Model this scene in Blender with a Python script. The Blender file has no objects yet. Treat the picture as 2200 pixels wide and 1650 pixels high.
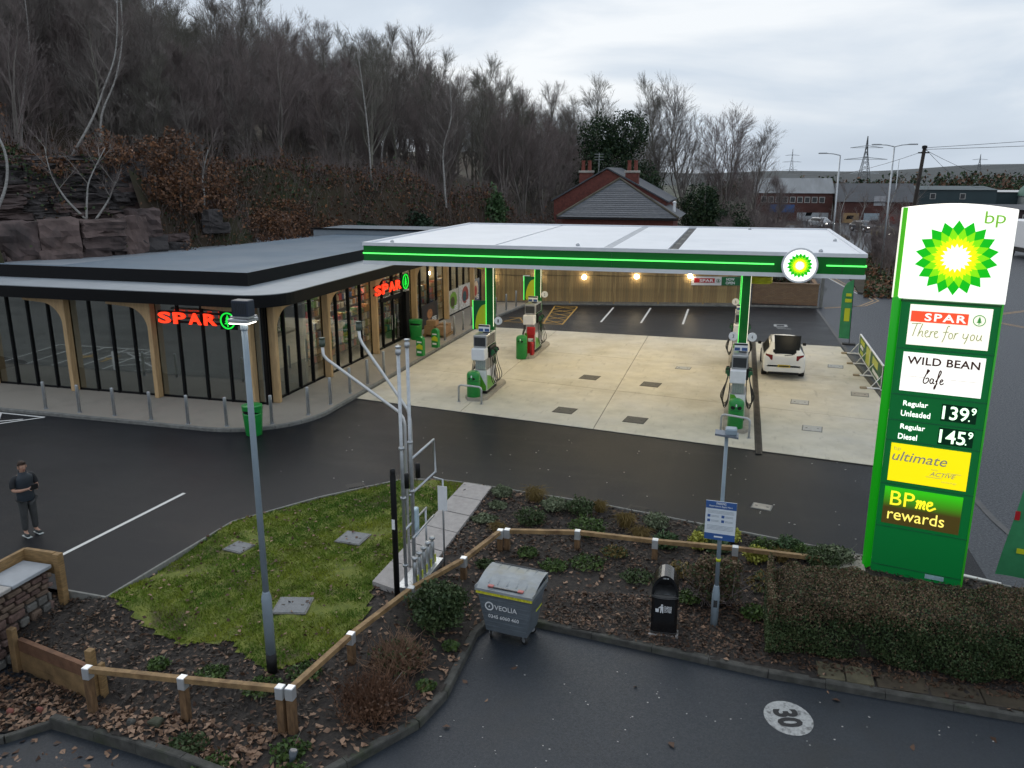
import bpy, math, random
import numpy as np
from mathutils import Vector, Matrix
R = math.radians
random.seed(7); np.random.seed(7)
SC = bpy.context.scene
COL = SC.collection

# ------------------------------------------------------------ camera, sky, sun, exposure
cam_d = bpy.data.cameras.new('camera'); cam = bpy.data.objects.new('camera', cam_d); COL.objects.link(cam)
cam_d.lens = 28.964; cam_d.sensor_width = 36.0; cam_d.clip_start = 0.1; cam_d.clip_end = 9000
cam.location = (0, 0, 8.0); cam.rotation_euler = (R(90 - 14.416), 0, R(15.301))
SC.camera = cam
SUN_EL, SUN_AZ = R(34), R(-38)            # azimuth from +y towards +x
w = bpy.data.worlds.new('World'); SC.world = w; w.use_nodes = True
nt = w.node_tree; nt.nodes.clear()
def wn(t, **k):
    n = nt.nodes.new(t)
    for a, b in k.items(): setattr(n, a, b)
    return n
out = wn('ShaderNodeOutputWorld'); bg = wn('ShaderNodeBackground')
sky = wn('ShaderNodeTexSky', sky_type='NISHITA', sun_disc=False, sun_elevation=SUN_EL, sun_rotation=SUN_AZ, dust_density=2.0)
skm = wn('ShaderNodeVectorMath', operation='SCALE'); skm.inputs['Scale'].default_value = 0.05
nt.links.new(sky.outputs[0], skm.inputs[0])
tc = wn('ShaderNodeTexCoord'); mp = wn('ShaderNodeMapping'); mp.inputs['Scale'].default_value = (1.0, 1.0, 4.2); mp.inputs['Rotation'].default_value = (0.05, -0.10, 0)
nt.links.new(tc.outputs['Generated'], mp.inputs[0])
n1 = wn('ShaderNodeTexNoise'); n1.inputs['Scale'].default_value = 2.1; n1.inputs['Detail'].default_value = 7; n1.inputs['Roughness'].default_value = 0.5; n1.inputs['Distortion'].default_value = 0.35
nt.links.new(mp.outputs[0], n1.inputs['Vector'])
cr = wn('ShaderNodeValToRGB'); cr.color_ramp.elements[0].position = 0.27; cr.color_ramp.elements[0].color = (0.53, 0.62, 0.735, 1)
cr.color_ramp.elements[1].position = 0.62; cr.color_ramp.elements[1].color = (0.96, 1.0, 1.04, 1)
e = cr.color_ramp.elements.new(0.47); e.color = (0.67, 0.76, 0.87, 1)
nt.links.new(n1.outputs[0], cr.inputs[0])
mx = wn('ShaderNodeMix', data_type='RGBA'); mx.inputs[0].default_value = 0.90
nt.links.new(skm.outputs[0], mx.inputs[6]); nt.links.new(cr.outputs[0], mx.inputs[7])
nt.links.new(mx.outputs[2], bg.inputs[0]); bg.inputs[1].default_value = 1.02
nt.links.new(bg.outputs[0], out.inputs[0])
sd = bpy.data.lights.new('sun', 'SUN'); sd.energy = 1.1; sd.angle = R(50); sd.color = (1, 0.95, 0.88)
sun = bpy.data.objects.new('sun', sd); COL.objects.link(sun)
sv = Vector((math.sin(SUN_AZ) * math.cos(SUN_EL), math.cos(SUN_AZ) * math.cos(SUN_EL), math.sin(SUN_EL)))
sun.rotation_euler = sv.to_track_quat('Z', 'Y').to_euler(); sun.location = sv * 200
SC.view_settings.view_transform = 'Standard'; SC.view_settings.look = 'None'
SC.view_settings.exposure = 0.0; SC.view_settings.gamma = 1.0; SC.view_settings.use_curve_mapping = False
SC.render.engine = 'CYCLES'
SC.cycles.use_denoising = True; SC.cycles.use_adaptive_sampling = True; SC.cycles.adaptive_threshold = 0.025
SC.cycles.max_bounces = 6; SC.cycles.diffuse_bounces = 2; SC.cycles.glossy_bounces = 4; SC.cycles.transparent_max_bounces = 12
SC.cycles.sample_clamp_indirect = 4.0

# ------------------------------------------------------------ helpers
def lin(r, g, b):
    f = lambda c: (c / 255 / 12.92) if c / 255 <= 0.04045 else ((c / 255 + 0.055) / 1.055) ** 2.4
    return (f(r), f(g), f(b))
def mat(name, col, rough=0.6, metal=0.0, vary=0.15, scale=4.0, bump=0.0, bscale=30.0, spec=0.5, emit=0.0, ecol=None, col2=None, detail=4, coords='Object', stretch=(1, 1, 1), rvary=0.0, coat=0.0):
    m = bpy.data.materials.new(name); m.use_nodes = True
    t = m.node_tree; p = t.nodes['Principled BSDF']
    p.inputs['Roughness'].default_value = rough; p.inputs['Metallic'].default_value = metal
    p.inputs['Specular IOR Level'].default_value = spec
    if coat: p.inputs['Coat Weight'].default_value = coat; p.inputs['Coat Roughness'].default_value = 0.08
    if vary > 0 or col2 is not None or bump > 0 or rvary > 0:
        c = t.nodes.new('ShaderNodeTexCoord'); mpp = t.nodes.new('ShaderNodeMapping'); mpp.inputs['Scale'].default_value = stretch
        t.links.new(c.outputs[coords], mpp.inputs[0])
        n = t.nodes.new('ShaderNodeTexNoise'); n.inputs['Scale'].default_value = scale; n.inputs['Detail'].default_value = detail; n.inputs['Roughness'].default_value = 0.6
        t.links.new(mpp.outputs[0], n.inputs['Vector'])
        rp = t.nodes.new('ShaderNodeValToRGB')
        a = col if col2 is not None else tuple(x * (1 - vary) for x in col)
        b = col2 if col2 is not None else tuple(min(1, x * (1 + vary)) for x in col)
        rp.color_ramp.elements[0].position = 0.32; rp.color_ramp.elements[0].color = (*a, 1)
        rp.color_ramp.elements[1].position = 0.68; rp.color_ramp.elements[1].color = (*b, 1)
        t.links.new(n.outputs[0], rp.inputs[0]); t.links.new(rp.outputs[0], p.inputs['Base Color'])
        if rvary > 0:
            mr = t.nodes.new('ShaderNodeMapRange'); mr.inputs['From Min'].default_value = 0.35; mr.inputs['From Max'].default_value = 0.65
            mr.inputs['To Min'].default_value = rough - rvary; mr.inputs['To Max'].default_value = min(1, rough + rvary)
            n3 = t.nodes.new('ShaderNodeTexNoise'); n3.inputs['Scale'].default_value = scale * 0.6; n3.inputs['Detail'].default_value = 3
            t.links.new(mpp.outputs[0], n3.inputs['Vector']); t.links.new(n3.outputs[0], mr.inputs[0]); t.links.new(mr.outputs[0], p.inputs['Roughness'])
        if bump > 0:
            n2 = t.nodes.new('ShaderNodeTexNoise'); n2.inputs['Scale'].default_value = bscale; n2.inputs['Detail'].default_value = 3
            t.links.new(mpp.outputs[0], n2.inputs['Vector'])
            bp_ = t.nodes.new('ShaderNodeBump'); bp_.inputs['Strength'].default_value = bump; bp_.inputs['Distance'].default_value = 0.02
            t.links.new(n2.outputs[0], bp_.inputs['Height']); t.links.new(bp_.outputs[0], p.inputs['Normal'])
    else:
        p.inputs['Base Color'].default_value = (*col, 1)
    if emit > 0:
        p.inputs['Emission Color'].default_value = (*(ecol or col), 1); p.inputs['Emission Strength'].default_value = emit
    return m
def add_layer(m, col, scale, lo, hi, amount=1.0, coords='Object', stretch=(1, 1, 1), detail=5, rough=None):
    """second noise layer laid over a material's base colour (stains, patches, speckle)"""
    t = m.node_tree; p = t.nodes['Principled BSDF']
    c = t.nodes.new('ShaderNodeTexCoord'); mpp = t.nodes.new('ShaderNodeMapping'); mpp.inputs['Scale'].default_value = stretch; mpp.inputs['Location'].default_value = (scale, 3.1, 1.7)
    t.links.new(c.outputs[coords], mpp.inputs[0])
    n = t.nodes.new('ShaderNodeTexNoise'); n.inputs['Scale'].default_value = scale; n.inputs['Detail'].default_value = detail; n.inputs['Roughness'].default_value = 0.62
    t.links.new(mpp.outputs[0], n.inputs['Vector'])
    mr = t.nodes.new('ShaderNodeMapRange'); mr.inputs['From Min'].default_value = lo; mr.inputs['From Max'].default_value = hi; mr.inputs['To Max'].default_value = amount
    t.links.new(n.outputs[0], mr.inputs[0])
    mi = t.nodes.new('ShaderNodeMix'); mi.data_type = 'RGBA'
    l = p.inputs['Base Color'].links
    if l: t.links.new(l[0].from_socket, mi.inputs[6])
    else: mi.inputs[6].default_value = p.inputs['Base Color'].default_value
    mi.inputs[7].default_value = (*col, 1); t.links.new(mr.outputs[0], mi.inputs[0]); t.links.new(mi.outputs[2], p.inputs['Base Color'])
    if rough is not None:
        m2 = t.nodes.new('ShaderNodeMix'); m2.data_type = 'FLOAT'
        l = p.inputs['Roughness'].links
        if l: t.links.new(l[0].from_socket, m2.inputs[2])
        else: m2.inputs[2].default_value = p.inputs['Roughness'].default_value
        m2.inputs[3].default_value = rough; t.links.new(mr.outputs[0], m2.inputs[0]); t.links.new(m2.outputs[0], p.inputs['Roughness'])
    return m
def glassmat(name, tint, refl=0.12, rough=0.0, dark=0.0):
    m = bpy.data.materials.new(name); m.use_nodes = True; t = m.node_tree; t.nodes.clear()
    o = t.nodes.new('ShaderNodeOutputMaterial'); mixs = t.nodes.new('ShaderNodeMixShader')
    tr = t.nodes.new('ShaderNodeBsdfTransparent'); tr.inputs[0].default_value = (*tint, 1)
    gl = t.nodes.new('ShaderNodeBsdfGlossy'); gl.inputs['Roughness'].default_value = rough; gl.inputs[0].default_value = (0.92, 0.96, 0.94, 1)
    lw = t.nodes.new('ShaderNodeLayerWeight'); lw.inputs[0].default_value = 0.35
    mr = t.nodes.new('ShaderNodeMapRange'); mr.inputs['To Min'].default_value = refl; mr.inputs['To Max'].default_value = 1.0
    ge = t.nodes.new('ShaderNodeNewGeometry'); inv = t.nodes.new('ShaderNodeMath'); inv.operation = 'SUBTRACT'; inv.inputs[0].default_value = 1.0
    mul = t.nodes.new('ShaderNodeMath'); mul.operation = 'MULTIPLY'; t.links.new(ge.outputs['Backfacing'], inv.inputs[1]); t.links.new(inv.outputs[0], mul.inputs[1])
    t.links.new(lw.outputs['Fresnel'], mr.inputs[0]); t.links.new(mr.outputs[0], mul.inputs[0]); t.links.new(mul.outputs[0], mixs.inputs[0])
    t.links.new(tr.outputs[0], mixs.inputs[1]); t.links.new(gl.outputs[0], mixs.inputs[2]); t.links.new(mixs.outputs[0], o.inputs[0])
    return m
def emat(name, col, strength=1.0, lamp=None):
    m = mat(name, col, 0.5, vary=0, emit=strength)
    if not (strength > 1.5 if lamp is None else lamp): m.cycles.emission_sampling = 'NONE'
    return m

class MB:
    def __init__(s): s.v = []; s.f = []; s.mi = []
    def add(s, vs, fs, mi=0):
        b = len(s.v); s.v += [tuple(v) for v in vs]; s.f += [tuple(i + b for i in f) for f in fs]; s.mi += [mi] * len(fs); return s
    def box(s, x0, x1, y0, y1, z0, z1, mi=0):
        return s.add([(x0,y0,z0),(x1,y0,z0),(x1,y1,z0),(x0,y1,z0),(x0,y0,z1),(x1,y0,z1),(x1,y1,z1),(x0,y1,z1)],
                     [(0,3,2,1),(4,5,6,7),(0,1,5,4),(1,2,6,5),(2,3,7,6),(3,0,4,7)], mi)
    def bbox(s, x0, x1, y0, y1, z0, z1, b=0.02, mi=0):
        """box with chamfered edges"""
        X = ((x0, x0+b, x1-b, x1)); Y = (y0, y0+b, y1-b, y1); Z = (z0, z0+b, z1-b, z1)
        vs = []; idx = {}
        for sx in (0, 3):
            for sy in (0, 3):
                for sz in (0, 3):
                    ix = 1 if sx == 0 else 2; iy = 1 if sy == 0 else 2; iz = 1 if sz == 0 else 2
                    for k, p in enumerate(((X[sx], Y[iy], Z[iz]), (X[ix], Y[sy], Z[iz]), (X[ix], Y[iy], Z[sz]))):
                        idx[(sx, sy, sz, k)] = len(vs); vs.append(p)
        I = idx; fs = []
        for sx in (0, 3):
            q = [I[(sx,0,0,0)], I[(sx,3,0,0)], I[(sx,3,3,0)], I[(sx,0,3,0)]]; fs.append(q if sx else q[::-1])
        for sy in (0, 3):
            q = [I[(0,sy,0,1)], I[(3,sy,0,1)], I[(3,sy,3,1)], I[(0,sy,3,1)]]; fs.append(q[::-1] if sy else q)
        for sz in (0, 3):
            q = [I[(0,0,sz,2)], I[(3,0,sz,2)], I[(3,3,sz,2)], I[(0,3,sz,2)]]; fs.append(q if sz else q[::-1])
        for sx in (0, 3):
            for sy in (0, 3): fs.append([I[(sx,sy,0,0)], I[(sx,sy,3,0)], I[(sx,sy,3,1)], I[(sx,sy,0,1)]])
            for sz in (0, 3): fs.append([I[(sx,0,sz,0)], I[(sx,3,sz,0)], I[(sx,3,sz,2)], I[(sx,0,sz,2)]])
        for sy in (0, 3):
            for sz in (0, 3): fs.append([I[(0,sy,sz,1)], I[(3,sy,sz,1)], I[(3,sy,sz,2)], I[(0,sy,sz,2)]])
        for sx in (0, 3):
            for sy in (0, 3):
                for sz in (0, 3): fs.append([I[(sx,sy,sz,0)], I[(sx,sy,sz,1)], I[(sx,sy,sz,2)]])
        return s.add(vs, fs, mi)
    def beam(s, p0, p1, w, h, up=(0, 0, 1), mi=0):
        p0 = Vector(p0); p1 = Vector(p1); d = (p1 - p0).normalized(); u = Vector(up); r = d.cross(u)
        if r.length < 1e-5: r = d.cross(Vector((1, 0, 0)))
        r.normalize(); u = r.cross(d); vs = []
        for p in (p0, p1):
            for a, b in ((-1,-1),(1,-1),(1,1),(-1,1)): vs.append(p + r * (a * w / 2) + u * (b * h / 2))
        return s.add(vs, [(0,1,2,3),(7,6,5,4),(0,4,5,1),(1,5,6,2),(2,6,7,3),(3,7,4,0)], mi)
    def cyl(s, p0, p1, r0, r1=None, n=12, cap=True, mi=0):
        r1 = r0 if r1 is None else r1
        p0 = Vector(p0); p1 = Vector(p1); d = (p1 - p0).normalized()
        a = d.orthogonal().normalized(); b = d.cross(a); vs = []
        for p, r in ((p0, r0), (p1, r1)):
            for i in range(n):
                t = 2 * math.pi * i / n; vs.append(p + a * (r * math.cos(t)) + b * (r * math.sin(t)))
        fs = [(i, (i + 1) % n, n + (i + 1) % n, n + i) for i in range(n)]
        if cap: fs += [tuple(range(n))[::-1], tuple(range(n, 2 * n))]
        return s.add(vs, fs, mi)
    def tube(s, pts, r, n=8, cap=True, mi=0):
        pts = [Vector(p) for p in pts]; rs = r if isinstance(r, (list, tuple)) else [r] * len(pts)
        vs = []; a = None
        for i, p in enumerate(pts):
            d = (pts[min(i + 1, len(pts) - 1)] - pts[max(i - 1, 0)]).normalized()
            if a is None: a = d.orthogonal().normalized()
            else: a = (a - d * a.dot(d)).normalized()
            b = d.cross(a)
            for k in range(n):
                t = 2 * math.pi * k / n; vs.append(p + a * (rs[i] * math.cos(t)) + b * (rs[i] * math.sin(t)))
        fs = []
        for i in range(len(pts) - 1):
            for k in range(n): fs.append((i*n+k, i*n+(k+1)%n, (i+1)*n+(k+1)%n, (i+1)*n+k))
        if cap: fs += [tuple(range(n))[::-1], tuple(range((len(pts)-1)*n, len(pts)*n))]
        return s.add(vs, fs, mi)
    def lathe(s, prof, n=20, c=(0, 0, 0), mi=0, sx=1, sy=1):
        vs = []
        for r, z in prof:
            for k in range(n):
                t = 2 * math.pi * k / n; vs.append((c[0] + r * sx * math.cos(t), c[1] + r * sy * math.sin(t), c[2] + z))
        fs = []
        for i in range(len(prof) - 1):
            for k in range(n): fs.append((i*n+k, i*n+(k+1)%n, (i+1)*n+(k+1)%n, (i+1)*n+k))
        fs += [tuple(range(n))[::-1], tuple(range((len(prof)-1)*n, len(prof)*n))]
        return s.add(vs, fs, mi)
    def prism(s, pts, z0, z1, mi=0):
        n = len(pts); vs = [(x, y, z0) for x, y in pts] + [(x, y, z1) for x, y in pts]
        return s.add(vs, [tuple(range(n))[::-1], tuple(range(n, 2*n))] + [(i, (i+1)%n, n+(i+1)%n, n+i) for i in range(n)], mi)
    def xz(s, pts, y0, y1, mi=0):
        """polygon in the x-z plane (seen from -y counter-clockwise) extruded from y0 (front) to y1"""
        n = len(pts); vs = [(x, y0, z) for x, z in pts] + [(x, y1, z) for x, z in pts]
        return s.add(vs, [tuple(range(n)), tuple(range(n, 2*n))[::-1]] + [(i, n+i, n+(i+1)%n, (i+1)%n) for i in range(n)], mi)
    def yz(s, pts, x0, x1, mi=0):
        n = len(pts); vs = [(x0, y, z) for y, z in pts] + [(x1, y, z) for y, z in pts]
        return s.add(vs, [tuple(range(n))[::-1], tuple(range(n, 2*n))] + [(i, (i+1)%n, n+(i+1)%n, n+i) for i in range(n)], mi)
    def grid(s, P, mi=0):
        nu, nv = len(P), len(P[0]); vs = [q for row in P for q in row]
        return s.add(vs, [(i*nv+j, (i+1)*nv+j, (i+1)*nv+j+1, i*nv+j+1) for i in range(nu-1) for j in range(nv-1)], mi)
    def mesh(s, name, mats, smooth=False):
        me = bpy.data.meshes.new(name); me.from_pydata(s.v, [], s.f)
        for m in (mats if isinstance(mats, (list, tuple)) else [mats]): me.materials.append(m)
        if any(s.mi): me.polygons.foreach_set('material_index', s.mi)
        if smooth: me.polygons.foreach_set('use_smooth', [True] * len(s.f))
        me.update(); return me
    def build(s, name, mats, parent=None, smooth=False, loc=None, rz=0):
        return link(name, s.mesh(name, mats, smooth), parent, loc, rz)
def link(name, me, parent=None, loc=None, rz=0):
    o = bpy.data.objects.new(name, me); COL.objects.link(o)
    if parent is not None: o.parent = parent
    if loc is not None: o.location = loc
    if rz: o.rotation_euler = (0, 0, rz)
    return o
def autosmooth(o, ang=40):
    try:
        o.data.shade_smooth() if hasattr(o.data, 'shade_smooth') else None
        o.data.set_sharp_from_angle(angle=R(ang))
    except Exception: pass
    return o
def tag(o, label=None, cat=None, group=None, kind=None):
    if label: o['label'] = label
    if cat: o['category'] = cat
    if group: o['group'] = group
    if kind: o['kind'] = kind
    return o
def thing(name, loc, label, cat, group=None, rz=0):
    o = bpy.data.objects.new(name, None); COL.objects.link(o); o.location = loc; o.rotation_euler = (0, 0, rz); o.empty_display_size = 0.2
    return tag(o, label, cat, group)
def struct(name, mb, m, smooth=False): return tag(mb.build(name, m, smooth=smooth), kind='structure')
def copy_tree(o, parent=None):
    c = o.copy(); COL.objects.link(c); c.parent = parent
    for ch in list(o.children): copy_tree(ch, c)
    return c
ORD = ['first','second','third','fourth','fifth','sixth','seventh','eighth','ninth','tenth','eleventh','twelfth','thirteenth','fourteenth','fifteenth','sixteenth','seventeenth','eighteenth','nineteenth','twentieth']
def text_mesh(body, size, m, align='LEFT', shear=0.0, bold=0.0, extrude=0.003, xs=1.0, spacing=1.0):
    c = bpy.data.curves.new('lettering', 'FONT'); c.body = body; c.size = size; c.align_x = align; c.shear = shear; c.offset = bold; c.extrude = extrude
    c.space_character = spacing; c.resolution_u = 3
    o = bpy.data.objects.new('lettering', c); COL.objects.link(o)
    dg = bpy.context.evaluated_depsgraph_get(); dg.update()
    me = bpy.data.meshes.new_from_object(o.evaluated_get(dg)); bpy.data.objects.remove(o); bpy.data.curves.remove(c)
    me.materials.clear(); me.materials.append(m)
    if xs != 1.0: me.transform(Matrix.Diagonal((xs, 1, 1, 1)))
    return me
FRONT = Matrix.Rotation(R(90), 4, 'X')       # text facing -y
def text_on(body, size, m, parent, x, y, z, face='front', name='lettering', **k):
    me = text_mesh(body, size, m, **k)
    M = FRONT if face == 'front' else (Matrix.Rotation(R(90), 4, 'Z') @ FRONT if face == 'right' else Matrix.Identity(4))
    me.transform(M); return link(name, me, parent, (x, y, z))
def strokes(paths, wdt, m, parent, name='lettering', y=0, depth=0.004):
    """pen-stroke lettering in the x-z plane, facing -y"""
    mb = MB()
    for ps in paths:
        P = catmull(ps, 5) if len(ps) > 2 else [Vector((*q, 0)) for q in ps]
        L = []; Rr = []
        for i, p in enumerate(P):
            d = P[min(i+1, len(P)-1)] - P[max(i-1, 0)]
            n = Vector((-d.y, d.x, 0)).normalized() * (wdt / 2)
            L.append(p + n); Rr.append(p - n)
        for i in range(len(P) - 1):
            q = [Rr[i], Rr[i+1], L[i+1], L[i]]
            mb.xz([(a.x, a.y) for a in q], y, y + depth)
    return mb.build(name, m, parent)
def catmull(ps, n):
    ps = [Vector((*p, 0)) if len(p) == 2 else Vector(p) for p in ps]; o = []
    for i in range(len(ps) - 1):
        p0 = ps[max(i-1, 0)]; p1 = ps[i]; p2 = ps[i+1]; p3 = ps[min(i+2, len(ps)-1)]
        for k in range(n):
            t = k / n
            o.append(0.5 * ((2*p1) + (p2-p0)*t + (2*p0-5*p1+4*p2-p3)*t*t + (3*p1-p0-3*p2+p3)*t*t*t))
    o.append(ps[-1]); return o
def inside(x, y, poly):
    c = False; n = len(poly); j = n - 1
    for i in range(n):
        xi, yi = poly[i][:2]; xj, yj = poly[j][:2]
        if (yi > y) != (yj > y) and x < (xj - xi) * (y - yi) / (yj - yi) + xi: c = not c
        j = i
    return c
def sheet(poly, z, mb=None, mi=0):
    mb = mb or MB(); n = len(poly); return mb.add([(x, y, z) for x, y in poly], [tuple(range(n))], mi)
def slab(poly, z0, z1): return MB().prism(poly, z0, z1)
def along(path, step):
    """points spaced along a polyline"""
    o = []; 
    for a, b in zip(path[:-1], path[1:]):
        a = Vector(a); b = Vector(b); L = (b - a).length; k = max(1, round(L / step))
        for i in range(k): o.append((a.lerp(b, i / k), a.lerp(b, (i + 1) / k)))
    return o
# ------------------------------------------------------------ materials
M = {}
M['asphalt'] = mat('fresh asphalt', (0.0105, 0.0120, 0.0155), 0.40, vary=0.3, scale=60, bump=0.18, bscale=220, spec=0.10, rvary=0.08, coords='Object')
add_layer(M['asphalt'], (0.020, 0.021, 0.024), 0.30, 0.46, 0.66, 0.85, rough=0.52)
add_layer(M['asphalt'], (0.026, 0.026, 0.026), 1.3, 0.60, 0.72, 0.5, stretch=(1, 0.12, 1))
add_layer(M['asphalt'], (0.008, 0.009, 0.011), 0.9, 0.52, 0.70, 0.6, stretch=(0.25, 1, 1), rough=0.30)
M['old_asphalt'] = mat('worn asphalt', (0.021, 0.027, 0.036), 0.50, vary=0.3, scale=45, bump=0.35, bscale=170, rvary=0.1, spec=0.4)
add_layer(M['old_asphalt'], (0.036, 0.044, 0.054), 0.28, 0.50, 0.72, 0.7, rough=0.55)
add_layer(M['old_asphalt'], (0.015, 0.017, 0.020), 0.6, 0.55, 0.74, 0.7, rough=0.34)
M['road'] = mat('road surface', (0.030, 0.036, 0.046), 0.50, vary=0.25, scale=30, bump=0.25, bscale=120, rvary=0.12, spec=0.35)
add_layer(M['road'], (0.050, 0.058, 0.068), 0.12, 0.5, 0.7, 0.7, stretch=(1, 0.3, 1), rough=0.5)
M['soil'] = mat('dark mulch', (0.016, 0.013, 0.012), 0.9, vary=0.5, scale=14, bump=1.0, bscale=60, col2=(0.042, 0.034, 0.028))
M['turf'] = mat('turf soil', (0.095, 0.125, 0.020), 0.95, vary=0.4, scale=5, bump=0.8, bscale=50, col2=(0.18, 0.20, 0.032))
M['grass'] = mat('grass blades', (0.095, 0.21, 0.022), 0.8, scale=0.9, col2=(0.32, 0.35, 0.042), spec=0.2)
add_layer(M['grass'], (0.075, 0.175, 0.020), 0.45, 0.46, 0.60, 0.85)
add_layer(M['grass'], (0.10, 0.075, 0.03), 1.6, 0.57, 0.74, 0.8)
M['kerb'] = mat('kerb concrete', (0.17, 0.17, 0.16), 0.85, vary=0.25, scale=6, bump=0.4, bscale=80)
M['kerb_old'] = mat('mossy kerb concrete', (0.062, 0.061, 0.055), 0.9, vary=0.4, scale=5, bump=0.6, bscale=60)
add_layer(M['kerb_old'], (0.035, 0.045, 0.02), 2.2, 0.5, 0.68, 0.7)
M['edging'] = mat('concrete edging', (0.20, 0.20, 0.185), 0.85, vary=0.2, scale=8, bump=0.3)
M['concrete'] = mat('forecourt concrete', (0.51, 0.475, 0.385), 0.6, vary=0.10, scale=1.6, bump=0.15, bscale=90, rvary=0.12)
add_layer(M['concrete'], (0.52, 0.50, 0.45), 0.5, 0.45, 0.7, 0.7)
add_layer(M['concrete'], (0.24, 0.20, 0.125), 0.30, 0.50, 0.72, 0.42)
add_layer(M['concrete'], (0.15, 0.13, 0.095), 1.7, 0.58, 0.76, 0.42, stretch=(2.6, 0.6, 1))
add_layer(M['concrete'], (0.10, 0.085, 0.06), 0.8, 0.65, 0.78, 0.5, detail=9, rough=0.35)
M['joint'] = mat('dark joint sealant', (0.07, 0.065, 0.055), 0.9)
M['paving'] = mat('buff resin paving', (0.295, 0.265, 0.225), 0.85, vary=0.12, scale=40, bump=0.3, bscale=200)
add_layer(M['paving'], (0.21, 0.19, 0.165), 0.8, 0.5, 0.75, 0.6)
M['path'] = mat('pale concrete path', (0.33, 0.31, 0.30), 0.85, vary=0.12, scale=7, bump=0.3)
M['white_paint'] = mat('white road paint', (0.62, 0.62, 0.60), 0.7, vary=0.12, scale=30)
M['worn_paint'] = mat('worn white road paint', (0.34, 0.35, 0.35), 0.75, vary=0.2, scale=25)
add_layer(M['worn_paint'], (0.07, 0.07, 0.072), 9, 0.50, 0.66, 0.8)
M['yellow_paint'] = mat('orange yellow road paint', (0.46, 0.27, 0.05), 0.75, vary=0.15, scale=20)
M['pale_yellow'] = mat('faded yellow road paint', (0.40, 0.27, 0.15), 0.75, vary=0.2, scale=20)
M['timber'] = mat('treated timber', (0.25, 0.155, 0.065), 0.75, vary=0.3, scale=6, stretch=(1, 1, 6), bump=0.4, bscale=40)
M['rail'] = mat('weathered timber rail', (0.26, 0.165, 0.075), 0.75, vary=0.3, scale=5, bump=0.4, bscale=35)
add_layer(M['rail'], (0.10, 0.05, 0.02), 3.0, 0.52, 0.7, 0.8)
M['post'] = mat('stained timber post', (0.15, 0.085, 0.04), 0.8, vary=0.4, scale=6, stretch=(3, 3, 0.7), bump=0.4)
M['galv'] = mat('galvanised steel', (0.45, 0.47, 0.49), 0.42, metal=0.75, vary=0.12, scale=14)
M['steel_band'] = mat('steel band', (0.62, 0.64, 0.66), 0.35, metal=0.6, vary=0.08)
M['brushed'] = mat('brushed stainless steel', (0.52, 0.52, 0.52), 0.38, metal=0.8, vary=0.08, scale=6, stretch=(1, 1, 12))
M['white'] = mat('white plastic', (0.76, 0.77, 0.79), 0.45, vary=0.05, scale=5)
M['black'] = mat('black powder coat', (0.010, 0.010, 0.011), 0.5, vary=0.15, scale=10, spec=0.3)
M['rubber'] = mat('black rubber', (0.014, 0.014, 0.014), 0.7, vary=0.2)
M['bin_green'] = mat('bright green plastic', (0.010, 0.235, 0.040), 0.32, vary=0.10, scale=4)
M['bp_green'] = mat('deep green panel', (0.006, 0.120, 0.038), 0.28, vary=0.04, scale=2)
M['bp_dark'] = mat('dark green panel', (0.004, 0.082, 0.030), 0.3, vary=0.04, scale=2)
M['bp_yellow'] = mat('lime yellow panel', (0.50, 0.55, 0.02), 0.35, vary=0.05)
M['red'] = mat('signal red', (0.42, 0.015, 0.02), 0.35, vary=0.06)

add_layer(M['turf'], (0.055, 0.038, 0.022), 0.8, 0.54, 0.66, 0.8)
# ------------------------------------------------------------ ground levels of the planted bank
CTRL = np.array([(-11.4,11.85,0),(-11.1,15.6,0),(-8.3,19.3,0),(-6.5,19.4,0),(-9,14,0),(-8,16.5,0),(-6.4,16,0),(-5.8,19.3,0),(-5.8,15,0),(-5.8,13.4,-.02),
    (-2.8,18.9,0),(-.3,18.3,0),(2.3,17.8,0),(5.5,17,0),(8.5,16.2,0),(-7.7,12.5,-.04),(-9.8,12.5,-.06),(-7.1,10.8,-.2),
    (-9.6,9.5,-.50),(-8,9.7,-.42),(-6.2,9.7,-.32),(-6,11.5,-.2),(-5.6,13.3,-.12),(-5,14.6,-.1),(-4.6,16.2,-.08),(-3,16.7,-.08),(-1.3,16.7,-.08),(.33,17,-.08),
    (-5,9.2,-.24),(-4.3,10.3,-.24),(-4.2,12,-.24),(-4.2,13.2,-.24),(-3.3,13.6,-.24),(-1,13.4,-.24),(1,13.1,-.24),(2.8,13,-.24),(4.8,12.95,-.24),(8,12.8,-.24),
    (-2,15,-.17),(1,15,-.17),(4,15,-.16),(7,14.5,-.17),(-10.2,9.25,-.60),(-7.45,8.8,-.50),(-12.3,9.8,-.76),(-12.2,8.6,-.78),(-11.2,9.4,-.68),(-12.0,11.3,-.18),(-11,10.9,-.24),(-10,10.6,-.30),(-9,10.6,-.28)], float)
def zb(x, y):
    d = (CTRL[:, 0] - x) ** 2 + (CTRL[:, 1] - y) ** 2 + 0.02
    k = 1 / d ** 1.6; z = float((k * CTRL[:, 2]).sum() / k.sum())
    if x < -9.8 and y < 11:                       # step at the timber board retaining wall
        s = (y - 10.42) + (x + 12.12) * 0.259
        lo = -0.80 + (x + 12.12) * 0.05; hi = max(z, -0.26)
        t = min(1, max(0, (s - 0.10) / 0.05)); z = lo + (hi - lo) * t if s < 0.3 else hi
        if x > -10.0: z = z + (-0.42 - z) * min(1, (x + 10.0) * 5)
    return z
SITE_EDGE = [(-13.1,11.9),(-12.5,11.88),(-11.40,11.85),(-11.11,15.64),(-9.9,17.5),(-8.33,19.25),(-7.4,19.5),(-6.47,19.46),(-2.80,18.95),(-.30,18.38),(2.31,17.80),(5.48,16.99),(9.5,15.9)]
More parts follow.
